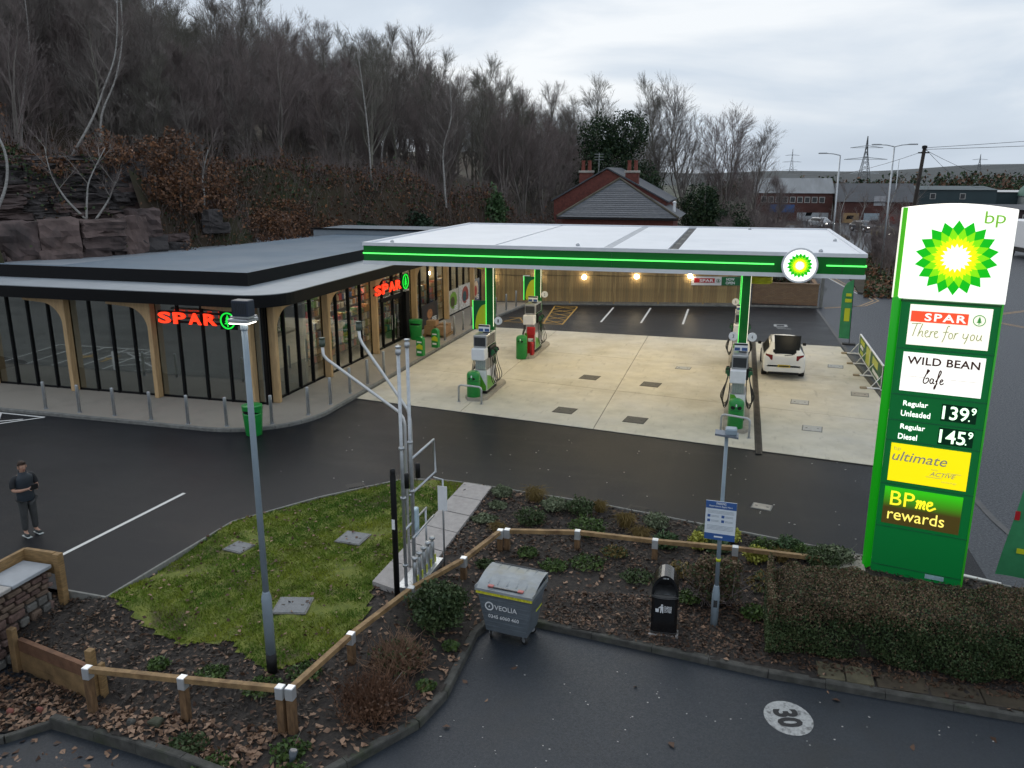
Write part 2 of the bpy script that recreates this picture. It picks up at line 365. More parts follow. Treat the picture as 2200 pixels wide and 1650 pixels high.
NEAR_KERB = [(-5.7,8.1),(-5.03,9.19),(-4.36,10.3),(-4.20,11.1),(-4.28,13.0),(-4.1,13.6),(-3.27,13.66),(-1.04,13.38),(.95,13.12),(2.78,13.02),(4.79,12.95),(9.5,12.72)]
LEFT_KERB = [(-10.3,9.27),(-9.3,9.12),(-8.4,8.98),(-7.45,8.80),(-6.6,8.6),(-5.7,8.1)]
LAWN = [(-11.36,11.9),(-11.07,15.6),(-9.87,17.42),(-8.31,19.15),(-7.4,19.42),(-6.62,19.38),(-6.66,13.72),(-6.3,12.75),(-6.55,11.4),(-7.2,10.75),(-7.9,11.1),(-8.4,11.45),(-9.2,11.2),(-9.9,11.35),(-10.8,11.7)]
BED = [(-12.9,11.98)] + SITE_EDGE[2:] + NEAR_KERB[::-1] + LEFT_KERB[::-1][1:] + [(-10.7,9.0),(-12.9,7.8)]

# ------------------------------------------------------------ setting
g = MB(); sheet([(-5000,-3000),(6000,-3000),(6000,7000),(-5000,7000)], -1.3, g)
struct('ground', g, mat('rough ground', (0.045, 0.05, 0.03), 0.95, vary=0.4, scale=0.02))
site = [(-70, 4), (-13.12, 4)] + SITE_EDGE + [(40, 9), (60, 60), (60, 175), (3, 175), (-4, 62), (-34, 62), (-70, 40)]
struct('site_asphalt', sheet(site, 0.0), M['asphalt'])
struct('road', sheet([(5.3,16.2),(9.6,15.9),(40,9),(60,60),(60,170),(-8,170),(5.5,75),(6.2,62),(4.7,52.3),(5.0,40)], 0.004), M['road'])
# lower car park, falling gently to the left
X = [-16, -12.4, -10.3, -8.5, -7, -5.2, -3, 0, 12, 40]; Yy = [-8, 4, 8, 9.5, 13.9]
g = MB(); g.grid([[(x, y, -0.78 if x < -10 else (-0.35 if x > -5 else -0.35 - 0.43 * (-5 - x) / 5)) for y in Yy] for x in X])
struct('car_park', g, M['old_asphalt'])
def patch(poly, off, step, m, name):
    xs = [p[0] for p in poly]; ys = [p[1] for p in poly]
    x0, y0 = min(xs), min(ys); nx = int((max(xs) - x0) / step) + 1; ny = int((max(ys) - y0) / step) + 1
    mb = MB(); idx = {}
    def vid(i, j):
        if (i, j) not in idx:
            x = x0 + i * step; y = y0 + j * step; idx[(i, j)] = len(mb.v)
            mb.v.append((x, y, zb(x, y) + off + 0.02 * math.sin(x * 9.1 + y * 3) * math.cos(y * 7.7 - x * 2)))
        return idx[(i, j)]
    for i in range(nx):
        for j in range(ny):
            if inside(x0 + (i + .5) * step, y0 + (j + .5) * step, poly): mb.f.append((vid(i, j), vid(i+1, j), vid(i+1, j+1), vid(i, j+1))); mb.mi.append(0)
    return struct(name, mb, m, smooth=True)
patch(BED, 0.0, 0.11, M['soil'], 'planting_bed')
patch(LAWN, 0.028, 0.14, M['turf'], 'lawn')
def kerb_run(path, name, wdt, z0f, z1f, m, step=0.9, side=0):
    root = None
    for k, (a, b) in enumerate(along(path, step)):
        d = (b - a).normalized(); gap = 0.004
        a2 = a + d * gap; b2 = b - d * gap
        n = Vector((-d.y, d.x)) * (wdt / 2); dz = random.uniform(-.004, .004)
        mb = MB(); z1a, z1b = z1f(a) + dz, z1f(b) + dz; c = 0.018
        vs = []
        for p, z1 in ((a2, z1a), (b2, z1b)):
            for s, z in ((-1, z0f(p)), (1, z0f(p)), (1, z1 - c), (0.8, z1), (-0.8, z1), (-1, z1 - c)): q = p + n * s; vs.append((q.x, q.y, z))
        mb.add(vs, [(0,1,2,3,4,5), (11,10,9,8,7,6)] + [(i, 6+i, 6+(i+1)%6, (i+1)%6) for i in range(6)])
        if root is None:
            root = bpy.data.objects.new(name, None); COL.objects.link(root); tag(root, kind='structure')
        mb.build('kerbstone', m, root)
    return root
kerb_run(NEAR_KERB, 'kerb', 0.14, lambda p: -0.75, lambda p: -0.225, M['kerb_old'])
kerb_run(LEFT_KERB, 'kerb', 0.14, lambda p: -1.0, lambda p: -0.575 + (p.x + 10.3) * 0.075, M['kerb_old'])
kerb_run([(-10.3,9.27),(-10.75,8.75),(-11.6,8.3),(-12.4,7.9)], 'kerb', 0.10, lambda p: -1.0, lambda p: -0.66, M['kerb_old'])
kerb_run(SITE_EDGE[1:], 'edging_kerb', 0.055, lambda p: -0.2, lambda p: 0.035, M['edging'], step=0.92)

# shop-front pavement with its kerb
def arc(cx, cy, r, a0, a1, n=10): return [(cx + r * math.cos(R(a0 + (a1 - a0) * i / n)), cy + r * math.sin(R(a0 + (a1 - a0) * i / n))) for i in range(n + 1)]
PAVE_EDGE = [(-44, 21.75), (-26, 21.75)] + [(-22.5, 21.75)] + arc(-16.0, 24.45, 2.78, -92, 0, 10) + [(-13.2, 30), (-13.2, 43.2), (-12.45, 49.6)]
struct('pavement', slab(PAVE_EDGE + [(-15.9, 49.2), (-15.9, 24.9), (-44, 24.9)], 0.006, 0.10), M['paving'])
kerb_run(PAVE_EDGE, 'kerb', 0.13, lambda p: -0.05, lambda p: 0.112, M['kerb'], step=0.92)
# concrete path and plinth of the tank vents
PATH = [(-6.62, 19.42), (-5.83, 19.3), (-5.72, 13.42), (-6.66, 13.72)]
pr = bpy.data.objects.new('footpath', None); COL.objects.link(pr); tag(pr, kind='structure')
for k in range(6):
    t0, t1 = k / 6, (k + 1) / 6; e_ = 0.003
    L0 = Vector(PATH[0]).lerp(Vector(PATH[3]), t0 + e_); L1 = Vector(PATH[0]).lerp(Vector(PATH[3]), t1 - e_)
    R0 = Vector(PATH[1]).lerp(Vector(PATH[2]), t0 + e_); R1 = Vector(PATH[1]).lerp(Vector(PATH[2]), t1 - e_)
    slab([L0, L1, R1, R0], -0.14, 0.06 + 0.004 * (k % 2)).build('paving_slab', M['path'], pr)
# concrete forecourt, cast in bays with joints
fc = bpy.data.objects.new('forecourt', None); COL.objects.link(fc); tag(fc, kind='structure')
FR = lambda x: 26.42 + (x + 13.12) * (23.75 - 26.42) / (3.95 + 13.12)
BK = lambda x: 41.35 - (x + 12.4) * 0.03
slab([(-13.1, FR(-13.1)), (6.2, FR(6.2)), (4.85, 41.0), (-13.1, 41.4)], 0.006, 0.014).build('joint_bed', M['joint'], fc)
cols = [(-13.1, -8.9), (-8.9, -4.15), (-4.15, 0.84), (1.04, 5.6)]
for x0, x1 in cols:
    for k in range(3):
        def yr(x):
            a = FR(x); t1 = 30.75 - (x + 8.8) * 0.17; t2 = 36.2 - (x + 8.8) * 0.14
            return [a, t1, t2, BK(x)]
        e_ = 0.012; xa, xb = x0 + e_, x1 - e_
        def rx(y): return min(xb, 5.66 - (y - 24) * 0.046)
        ya, yb = yr(xa), yr(xb)
        P = [(xa, ya[k] + e_), (rx(yb[k]), yb[k] + e_), (rx(yb[k+1]), yb[k+1] - e_), (xa, ya[k+1] - e_)]
        slab(P, 0.008, 0.030).build('concrete_slab', M['concrete'], fc)
# slot drain along the island
dc = thing('drainage_channel', (0.94, 24, 0), 'long dark drainage channel across the pale forecourt beside the white car', 'drain')
MB().box(-.09, .09, -.1, 17.0, 0.016, 0.022).build('channel', mat('wet channel', (0.02, 0.018, 0.014), 0.6, vary=0.4, scale=5), dc)
gm = mat('cast iron grate', (0.06, 0.052, 0.042), 0.7, metal=0.2, vary=0.45, scale=2.0)
gme = None
for k in range(17):
    if gme is None:
        mb = MB(); mb.box(-.085, -.065, 0.01, .99, .022, .034); mb.box(.065, .085, 0.01, .99, .022, .034)
        for j in range(12): mb.box(-.065, .065, .02 + j * .082, .065 + j * .082, .022, .033)
        gme = mb.mesh('grate', gm)
    link('grate', gme, dc, (0, k * 1.0 - 0.1, 0))
# painted markings
def line(a, b, wdt, m, z=0.008, name='painted_line', parent=None):
    a = Vector(a); b = Vector(b); d = (b - a).normalized(); n = Vector((-d.y, d.x)) * (wdt / 2)
    return sheet([tuple(a - n), tuple(b - n), tuple(b + n), tuple(a + n)], z)
mk = struct('bay_line_marking', line((-13.68, 12.95), (-13.36, 16.9), 0.10, M['white_paint']), M['white_paint'])
for a, b in (((-7.18, 49.7), (-7.10, 44.5)), ((-4.97, 50.1), (-4.94, 44.8)), ((-2.74, 50.3), (-2.70, 45.0))):
    struct('bay_line_marking', line(a, b, 0.11, M['white_paint']), M['white_paint'])
def multi(lines, wdt, m, name, z=0.008):
    mb = MB()
    for k, (a, b) in enumerate(lines):
        a = Vector(a); b = Vector(b); d = (b - a).normalized(); n = Vector((-d.y, d.x)) * (wdt / 2)
        sheet([tuple(a - n), tuple(b - n), tuple(b + n), tuple(a + n)], z + 0.0012 * k, mb)
    return struct(name, mb, m)
# orange hatched zone at the far parking row
L = [((-10.75, 49.3), (-10.05, 43.2)), ((-9.35, 49.4), (-9.0, 43.2)), ((-10.75, 49.3), (-9.35, 49.4)), ((-10.05, 43.2), (-9.0, 43.2))]
for k in range(5):
    y0 = 43.3 + k * 1.22; t = lambda y: -10.05 - (y - 43.2) * .115; u = lambda y: -9.0 - (y - 43.2) * .057
    L += [((t(y0), y0), (u(y0 + 1.1), y0 + 1.1)), ((u(y0), y0), (t(y0 + 1.1), y0 + 1.1))]
multi(L, 0.085, M['yellow_paint'], 'hatched_marking')
L = [((-12.3, 43.3), (-10.05, 43.2)), ((-12.4, 44.7), (-10.2, 44.6))]
for k in range(4): L.append(((-12.3 + k * .55, 43.3 + (k % 2) * 1.35), (-11.75 + k * .55, 43.3 + ((k + 1) % 2) * 1.35)))
multi(L, 0.08, M['yellow_paint'], 'hatched_marking')
# accessible bays by the shop: hatched in white with orange symbols (their corner shows at the left edge)
hx0, hx1, hy0, hy1 = -28.6, -22.3, 17.9, 21.55
L = [((-22.2, 21.5), (-24.6, 21.55)), ((-22.2, 21.5), (-24.9, 18.4)), ((-24.6, 21.55), (-27.6, 18.2)), ((-24.9, 18.4), (-27.6, 18.2))]
L += [((-23.2, 20.55), (-24.05, 21.5)), ((-24.0, 19.6), (-25.3, 20.75)), ((-24.6, 18.7), (-26.2, 19.75)), ((-22.7, 21.1), (-26.6, 18.4))]
multi(L, 0.10, M['white_paint'], 'hatched_marking')
L = []
for k in range(5): L += [((-25.4 - k * 1.3, 21.5), (-25.9 - k * 1.3, 17.6))]
L += [((-25.4, 21.5), (-30.6, 21.5)), ((-25.9, 17.6), (-31.1, 17.6))]
multi(L, 0.12, M['white_paint'], 'bay_line_marking')
multi([((-26.2, 19.6), (-26.9, 19.5)), ((-26.5, 20.2), (-26.6, 18.9)), ((-27.5, 19.5), (-28.2, 19.4)), ((-27.8, 20.1), (-27.9, 18.8))], 0.16, M['yellow_paint'], 'bay_symbol_marking')
# yellow lines on the road bend and at the far kerb
for off in (0, 0.32):
    p = [(5.2, 52.7 + off), (7.4 + off, 54.3 + off * .3), (8.5 + off, 56.8), (8.25 + off, 59.7), (7.3 + off, 65.5), (6.3 + off, 75)]
    multi(list(zip(p[:-1], p[1:])), 0.10, M['pale_yellow'], 'double_yellow_line', z=0.010)
    p = [(19 - off, 47), (15.2 - off, 48.6), (14.0 - off, 50.2), (14.4 - off, 52.6), (17.5 - off, 55.5)]
    multi(list(zip(p[:-1], p[1:])), 0.10, M['pale_yellow'], 'double_yellow_line', z=0.010)
multi([((7.9, 60), (5.6, 78))], 0.1, M['white_paint'], 'road_line', z=0.012)
multi([((4.75, 52.1), (5.15, 38)), ((5.15, 38), (5.5, 30)), ((5.5, 30), (6.25, 20.5)), ((6.25, 20.5), (6.9, 16.6))], 0.16, mat('grey joint strip', (0.09, 0.09, 0.092), 0.8), 'joint_strip', z=0.012)
multi([((4.75, 17.3), (5.5, 17.05))], 0.12, M['white_paint'], 'painted_line', z=0.012)
# small parking symbol painted on the asphalt behind the car
pk = MB(); 
for a in ((2.05, 45.6, 2.75, 45.75), (2.05, 46.2, 2.75, 46.35), (2.05, 45.75, 2.2, 46.2), (2.6, 45.75, 2.75, 46.2), (2.2, 45.0, 2.9, 45.12), (2.15, 45.3, 2.6, 45.4)): sheet([(a[0], a[1]), (a[2], a[1]), (a[2], a[3]), (a[0], a[3])], 0.009, pk)
struct('parking_symbol_marking', pk, M['worn_paint'])
# speed roundel 30 on the lower car park
rd = bpy.data.objects.new('speed_roundel_marking', None); COL.objects.link(rd); tag(rd, kind='structure'); rd.location = (1.23, 12.04, -0.35); rd.rotation_euler = (0, 0, R(-75))
mb = MB(); n = 40; mb.add([(0.43 * math.cos(2*math.pi*i/n), 0.37 * math.sin(2*math.pi*i/n), 0.006) for i in range(n)], [tuple(range(n))]); mb.build('disc', M['worn_paint'], rd)
tm = text_mesh('30', 0.52, mat('dark lettering', (0.02, 0.02, 0.022), 0.8), align='CENTER', bold=0.022, extrude=0.0005)
tm.transform(Matrix.Diagonal((0.86, 0.95, 1, 1))); link('lettering', tm, rd, (0, -0.175, 0.010))
struct('painted_line', sheet([(1.18, 10.60), (2.0, 10.45), (2.0, 10.30), (1.2, 10.44)], -0.343), M['white_paint'])
# flagstones beside the lower kerb
fl = bpy.data.objects.new('flagstones', None); COL.objects.link(fl); tag(fl, kind='structure')
fm = mat('mossy flagstone', (0.105, 0.092, 0.055), 0.9, vary=0.3, scale=4, bump=0.4)
for k, (x, y) in enumerate(((1.75, 13.12), (2.20, 13.10))): MB().bbox(x, x + .43, y, y + .48, -.30, -.205 + .006 * k, .01).build('flagstone', fm, fl)
fm2 = mat('damp brown paving', (0.055, 0.042, 0.026), 0.85, vary=0.4, scale=2.5, bump=0.3)
for k in range(8): MB().bbox(2.68 + k * .8, 3.46 + k * .8, 13.1 - k * .025, 13.55 - k * .025, -.30, -.214, .01).build('flagstone', fm2, fl)
for k in range(3): MB().bbox(5.2 + k * .8, 5.98 + k * .8, 13.62, 13.75, -.30, -.10, .015).build('flagstone', M['kerb_old'], fl)
# concrete pad by the price sign
struct('concrete_pad', slab([(1.95, 17.78), (2.95, 17.62), (2.95, 16.9), (2.25, 16.9)], -0.15, 0.03), mat('pebbly concrete', (0.30, 0.27, 0.23), 0.9, vary=0.25, scale=30))
# ------------------------------------------------------------ fitted lettering
def text_fit(body, wd, ht, m, parent, x, y, z, face='front', name='lettering', shear=0, bold=0.0, depth=0.006, spacing=1.0):
    """lettering whose ink box is wd by ht, lower-left corner at (x, z) on the face plane y"""
    me = text_mesh(body, 1.0, m, shear=shear, bold=bold, extrude=0.5, spacing=spacing)
    co = np.empty(len(me.vertices) * 3); me.vertices.foreach_get('co', co); co = co.reshape(-1, 3)
    mn, mxx = co.min(0), co.max(0)
    S = Matrix.Diagonal((wd / (mxx[0] - mn[0]), ht / (mxx[1] - mn[1]), depth, 1)); T = Matrix.Translation((-mn[0], -mn[1], 0.5))
    me.transform(S @ T)
    if face == 'front': me.transform(FRONT)
    elif face == 'right': me.transform(Matrix.Rotation(R(90), 4, 'Z') @ FRONT)      # facing +x, runs along +y
    elif face == 'left': me.transform(Matrix.Rotation(R(-90), 4, 'Z') @ FRONT)      # facing -x, runs along -y
    return link(name, me, parent, (x, y, z))
def star(n, ro, ri, off):
    return [((ro if k % 2 == 0 else ri) * math.cos(math.pi / 2 + off + math.pi * k / n), (ro if k % 2 == 0 else ri) * math.sin(math.pi / 2 + off + math.pi * k / n)) for k in range(2 * n)]
EM = {}
def em(name, rgb, s=1.0):
    if name not in EM: EM[name] = emat(name, lin(*rgb), s)
    return EM[name]
def sunflower(parent, cx, cz, r, y, name='sunburst_emblem', tilt=0.0):
    """layered petal emblem facing -y"""
    h = math.pi / 18
    for k, (ro, ri, off, nm) in enumerate(((1.0, .80, 0, ('emblem green', (0, 165, 10))), (.80, .60, h, ('emblem light green', (118, 205, 0))), (.61, .43, 0, ('emblem lime', (205, 228, 0))), (.53, .36, h, ('emblem yellow', (255, 246, 0))), (.38, .27, 0, ('emblem white', (255, 255, 236))))):
        mb = MB(); mb.xz([(cx + r * px, cz + r * pz) for px, pz in star(18, ro, ri, off + tilt)], y - 0.004 * (k + 1), y - 0.004 * k)
        mb.build('petal_ring', em(nm[0], nm[1], 1.05), parent)
def fir_emblem(parent, cx, cz, r, y, m, ring=0.12, face='front', name='fir_emblem'):
    mb = MB(); n = 32; P = lambda rr, k: (cx + rr * math.cos(2*math.pi*k/n), cz + rr * math.sin(2*math.pi*k/n))
    def put(pts):
        if face == 'front': mb.xz(pts, y - 0.02, y)
        else: mb.yz(pts, y, y + 0.02)
    for k in range(n): put([P(r, k), P(r, k+1), P(r * (1 - ring), k+1), P(r * (1 - ring), k)])
    s = r * .72
    for z0, z1, w0 in ((-.55, .05, .62), (-.15, .50, .48), (.25, 1.0, .34)): put([(cx - w0*s, cz + z0*s), (cx + w0*s, cz + z0*s), (cx, cz + z1*s)])
    put([(cx - .1*s, cz - .98*s), (cx + .1*s, cz - .98*s), (cx + .1*s, cz - .55*s), (cx - .1*s, cz - .55*s)])
    return mb.build(name, m, parent)

# ------------------------------------------------------------ the shop
FX, FY = -15.6, 24.6            # glazed corner
shop = thing('shop_building', (-20, 30, 0), 'single storey glazed convenience shop with timber columns and grey flat roof', 'shop'); OFF = Vector((-20, 30, 0))
def sh(mb, name, m, par=None, smooth=False):
    o = mb.build(name, m, par or shop, smooth)
    o.location = -OFF if par is None else (0, 0, 0); return o
M['frame'] = mat('black aluminium', (0.006, 0.006, 0.007), 0.5, vary=0.1, spec=0.15)
M['glulam'] = mat('pale glulam timber', (0.47, 0.315, 0.16), 0.55, vary=0.16, scale=3, stretch=(4, 4, 0.6), bump=0.1, bscale=30)
M['glass'] = glassmat('shop glass', (0.88, 0.90, 0.88), 0.24)
M['roofgrey'] = mat('grey roof membrane', (0.092, 0.142, 0.195), 0.6, vary=0.06, scale=0.5, rvary=0.08)
add_layer(M['roofgrey'], (0.075, 0.12, 0.168), 0.25, 0.45, 0.65, 0.7)
M['roofpale'] = mat('pale overhang roof', (0.30, 0.335, 0.37), 0.45, vary=0.08, scale=1.0)
M['interior'] = mat('interior wall', (0.30, 0.29, 0.26), 0.8, vary=0.05)
M['floor_in'] = mat('shop floor tiles', (0.22, 0.21, 0.19), 0.35, vary=0.08, scale=3)
sh(MB().box(-44, -15.66, 24.66, 49.2, 0.02, 0.104), 'floor_slab', M['floor_in'])
sh(MB().box(-24.6, -24.4, 27.6, 49.2, 0.104, 3.6).box(-44, -15.75, 27.6, 27.8, 0.104, 3.6).box(-24.4, -15.75, 49.0, 49.2, 0.104, 3.6).box(-44, -43.8, 24.7, 27.6, 0.104, 3.6), 'inner_wall', M['interior'])
sh(MB().box(-44, -15.7, 24.7, 49.2, 3.60, 3.66), 'ceiling', M['white'])
# overhanging eaves with a rounded corner
r_ = 1.3; ex, ey = -14.6, 23.75
EAVE = [(-44, ey), (ex - r_, ey)] + arc(ex - r_, ey + r_, r_, -90, 0, 10) + [(ex, 49.2), (-44, 49.2)]
EAVE2 = [(-44, ey), (ex - r_, ey)] + arc(ex - r_, ey + r_, r_, -90, 0, 10)[1:] + [(ex, 49.2)]
sh(slab(EAVE, 3.665, 3.70), 'soffit', M['black'])
def band(path, z0, z1, t):
    mb = MB(); n = len(path)
    def off(i):
        a = Vector(path[max(i-1, 0)]); b = Vector(path[min(i+1, n-1)]); d = (b - a).normalized(); return Vector(path[i]) + Vector((d.y, -d.x)) * t
    O = [off(i) for i in range(n)]
    for i in range(n - 1):
        a, b, c, d = path[i], path[i+1], O[i+1], O[i]
        vs = [(*a, z0), (*b, z0), (c.x, c.y, z0), (d.x, d.y, z0), (*a, z1), (*b, z1), (c.x, c.y, z1), (d.x, d.y, z1)]
        mb.add(vs, [(0,1,2,3), (7,6,5,4), (3,2,6,7), (1,0,4,5)] + ([(0,3,7,4)] if i == 0 else []) + ([(2,1,5,6)] if i == n-2 else []))
    return mb
sh(band(EAVE2, 3.64, 4.05, 0.03), 'fascia', M['frame'])
sh(slab(EAVE, 3.70, 4.02), 'eaves_roof', M['roofpale'])
sh(band(EAVE2, 4.05, 4.075, 0.035), 'eaves_trim', mat('grey edge trim', (0.20, 0.22, 0.24), 0.4, vary=0.05))
# raised roof with black parapet
UP = [(-44, 26.1), (-17.0, 26.1), (-16.95, 36), (-16.9, 46.0), (-22.9, 46.0), (-24.0, 40.2), (-25.9, 26.9), (-44, 26.6)]
sh(slab(UP, 4.02, 4.44), 'upper_roof', M['roofgrey'])
sh(band([(-44, 26.1), (-17.0, 26.1), (-16.95, 36), (-16.9, 46.0)], 4.02, 4.50, 0.04), 'parapet', M['frame'])
sh(MB().box(-24.6, -16.0, 45.0, 49.0, 4.02, 4.72), 'rear_roof', mat('pale grey cladding', (0.22, 0.25, 0.28), 0.5, vary=0.05))
sh(MB().box(-24.7, -15.9, 44.92, 44.99, 4.70, 4.80), 'rear_coping', M['frame'])
# roof seams and small puddles of dirt on the membrane
for k in range(0): sh(MB().box(-25.2 + k * 1.4, -25.16 + k * 1.4, 26.4, 44.9, 4.441, 4.452), 'roof_seam', M['roofgrey'])
# glazing: each bay has four panes between black mullions and a timber column
def column(x, y, ax):
    c = bpy.data.objects.new('timber_column', None); COL.objects.link(c); c.parent = shop; c.location = Vector((x, y, 0)) - OFF
    if ax == 'x':   # on the front, bracket reaching to -x
        MB().bbox(-.085, .085, -.30, -.03, 0.1, 3.63, .012).build('shaft', M['glulam'], c)
        pts = [(-.07, 2.35)] + [(-.07 - .85 + .85 * math.cos(R(a)), 2.55 + .85 * math.sin(R(a))) for a in range(0, 91, 10)] + [(-1.75, 3.46), (-1.75, 3.60), (-.07, 3.62)]
        MB().xz(pts[::-1], -.285, -.045).build('curved_bracket', M['glulam'], c)
    else:           # on the side, bracket reaching to +y
        MB().bbox(.03, .30, -.085, .085, 0.1, 3.63, .012).build('shaft', M['glulam'], c)
        pts = [(.07, 2.35)] + [(.07 + .85 - .85 * math.cos(R(a)), 2.55 + .85 * math.sin(R(a))) for a in range(0, 91, 10)] + [(1.75, 3.46), (1.75, 3.60), (.07, 3.62)]
        MB().yz(pts[::-1], .045, .285).build('curved_bracket', M['glulam'], c)
    return c
fcols = [-16.0, -19.94, -23.60, -27.3, -31.0, -34.7]; scols = [24.95, 28.85, 33.33, 38.0, 42.7, 47.3]
for x in fcols: column(x, FY, 'x')
for y in scols: column(FX, y, 'y')
def mull(x0, x1, y0, y1, z0=0.1, z1=3.64): sh(MB().box(x0, x1, y0, y1, z0, z1), 'mullion', M['frame'])
def pane(x0, x1, y0, y1, z0=0.17, z1=3.56): sh(MB().box(x0, x1, y0, y1, z0, z1), 'window_pane', M['glass'])
sh(MB().box(-44, FX, FY - .03, FY + .05, 0.1, 0.17), 'bottom_rail', M['frame']); sh(MB().box(-44, FX, FY - .03, FY + .05, 3.56, 3.64), 'top_rail', M['frame'])
sh(MB().box(FX - .05, FX + .03, FY + .06, 49.1, 0.1, 0.17), 'bottom_rail', M['frame']); sh(MB().box(FX - .05, FX + .03, FY + .06, 49.1, 3.56, 3.64), 'top_rail', M['frame'])
xs = [FX]
for a, b in zip(fcols[:-1], fcols[1:]): xs += [a + (b - a) * k / 4 for k in range(0 if a == -16.0 else 0, 4)]
xs.append(fcols[-1])
for k, x in enumerate(xs): mull(x - .035, x + .035, FY - .06, FY + .08)
for a, b in zip(xs[:-1], xs[1:]): pane(b + .035, a - .035, FY, FY + .012)
ys = [24.7]
for a, b in zip(scols[:-1], scols[1:]): ys += [a + (b - a) * k / 4 for k in range(4)]
ys += [47.3, 48.2, 49.1]
for y in ys: mull(FX - .08, FX + .06, y - .035, y + .035)
DOOR = (34.30, 36.75)
for a, b in zip(ys[:-1], ys[1:]):
    if b - a < 0.3: continue
    if a >= 34.2 and b <= 36.9: pane(FX - .012, FX, a + .035, b - .035, 2.42)
    else: pane(FX - .012, FX, a + .035, b - .035)
sh(MB().box(FX - .07, FX + .07, 34.3, 36.85, 2.28, 2.42), 'door_header', M['frame'])
for k, (a, b) in enumerate(((34.5, 35.6), (35.7, 36.8))):
    d = MB(); d.box(FX - .03, FX + .02, a, a + .07, .12, 2.28).box(FX - .03, FX + .02, b - .07, b, .12, 2.28).box(FX - .03, FX + .02, a + .07, b - .07, .12, .24).box(FX - .03, FX + .02, a + .07, b - .07, 2.2, 2.28)
    dr = sh(d, 'sliding_door', M['frame']); sh(MB().box(FX - .012, FX, a + .07, b - .07, .24, 2.2), 'door_pane', M['glass'], dr)
    sh(MB().cyl((FX + .05, b - .14 if k == 0 else a + .14, .8), (FX + .05, b - .14 if k == 0 else a + .14, 1.5), .014), 'handle', M['brushed'], dr)
sh(MB().box(FX - .4, FX + .2, 36.86, 37.3, .1, 2.42), 'door_housing', M['frame'])
# ceiling lights in the shop
lm = emat('shop ceiling light', (1.0, 0.86, 0.66), 26.0)
for k in range(7):
    for j in range(2):
        o = MB().box(-.12, .12, -1.0, 1.0, 0, 0.05).build('ceiling_light', lm, loc=(-17.6 - j * 3.2, 30.0 + k * 2.9, 3.54))
        tag(o, f'{ORD[k]} ceiling light from the corner inside the shop, {"window" if j == 0 else "back wall"} row', 'light', 'shop ceiling lights')
# shelving with goods behind the side windows
pm = [mat('goods ' + n, c, 0.5, vary=0.25, scale=9) for n, c in (('red', (.40, .05, .04)), ('brown', (.22, .11, .05)), ('cream', (.52, .44, .32)), ('green', (.08, .20, .06)), ('white', (.6, .58, .54)), ('orange', (.50, .20, .04)), ('blue', (.06, .10, .24)), ('tan', (.34, .23, .13)))]
shm = mat('dark shelving', (0.05, 0.045, 0.04), 0.6)
def gondola(x, y, ln, ht, n, label):
    t = thing('shelf_unit', (x, y, 0.104), label, 'shelves', 'shelving seen through the shop windows')
    MB().box(-.02, .02, 0, ln, 0, ht).build('back_panel', shm, t)
    g = MB()
    for k in range(n):
        z = .1 + k * (ht - .15) / n
        MB().box(.02, .42, 0, ln, z - .03, z).build('shelf', shm, t)
        yy = .02
        while yy < ln - .3:
            wd = random.uniform(.10, .32); h = random.uniform(.55, .92) * (ht - .15) / n; dd = random.uniform(.28, .38)
            g.box(.04, .04 + dd, yy, yy + wd - .012, z, z + h, random.randrange(8)); yy += wd
    tag(g.build('goods', pm, t), kind='stuff')
k = 0
for x, ht, n in ((-17.3, 1.9, 5), (-20.6, 2.2, 5), (-24.3, 2.8, 6)):
    for j in range(5):
        gondola(x, 28.9 + j * 3.9, 3.5, ht, n, f'{ORD[j]} run of shop shelves from the corner, {["nearest the windows", "in the middle aisle", "on the back wall"][k]}')
    k += 1
# posters on the lower panes
def poster(y0, y1, z0, z1, cols_, label, words=None):
    t = thing('window_poster', (FX + .075, y0, z0), label, 'poster', 'posters along the shop window')
    MB().box(0, .006, 0, y1 - y0, 0, z1 - z0).build('backing', cols_[0], t)
    h = z1 - z0; wd = y1 - y0; n = 20
    MB().yz([(wd * .55 + wd * .30 * math.cos(2*math.pi*i/n), h * .55 + h * .36 * math.sin(2*math.pi*i/n)) for i in range(n)], .006, .010).build('printed_shape', cols_[1], t)
    MB().yz([(wd * .48 + wd * .17 * math.cos(2*math.pi*i/n), h * .50 + h * .22 * math.sin(2*math.pi*i/n)) for i in range(n)], .010, .014).build('printed_shape', cols_[2], t)
    for q in range(3): MB().box(.006, .013, wd * .62, wd * .9, h * (.12 + q * .07), h * (.16 + q * .07)).build('printed_text', M['white'], t)
PM = lambda n, c: mat('print ' + n, c, 0.5, vary=0.35, scale=7)
poster(39.2, 41.5, .2, 1.35, (PM('black', (.02, .018, .02)), PM('dark', (.05, .03, .025)), PM('sausage', (.40, .17, .06))), 'dark poster with orange food picture low on the shop window beside the door')
poster(42.95, 45.0, .2, 1.55, (PM('pale', (.5, .48, .42)), PM('leaf', (.16, .34, .03)), PM('olive', (.08, .07, .03))), 'pale and green food poster on the shop window past the door')
poster(45.1, 47.1, .2, 1.6, (PM('white', (.62, .6, .56)), PM('meat', (.33, .06, .05)), PM('teal', (.03, .09, .11))), 'white poster with round red food picture on the shop window')
poster(47.5, 49.0, .2, 1.65, (PM('blue', (.05, .09, .16)), PM('cream', (.5, .42, .34)), PM('red', (.35, .04, .04))), 'blue and cream poster on the last shop window by the fence')
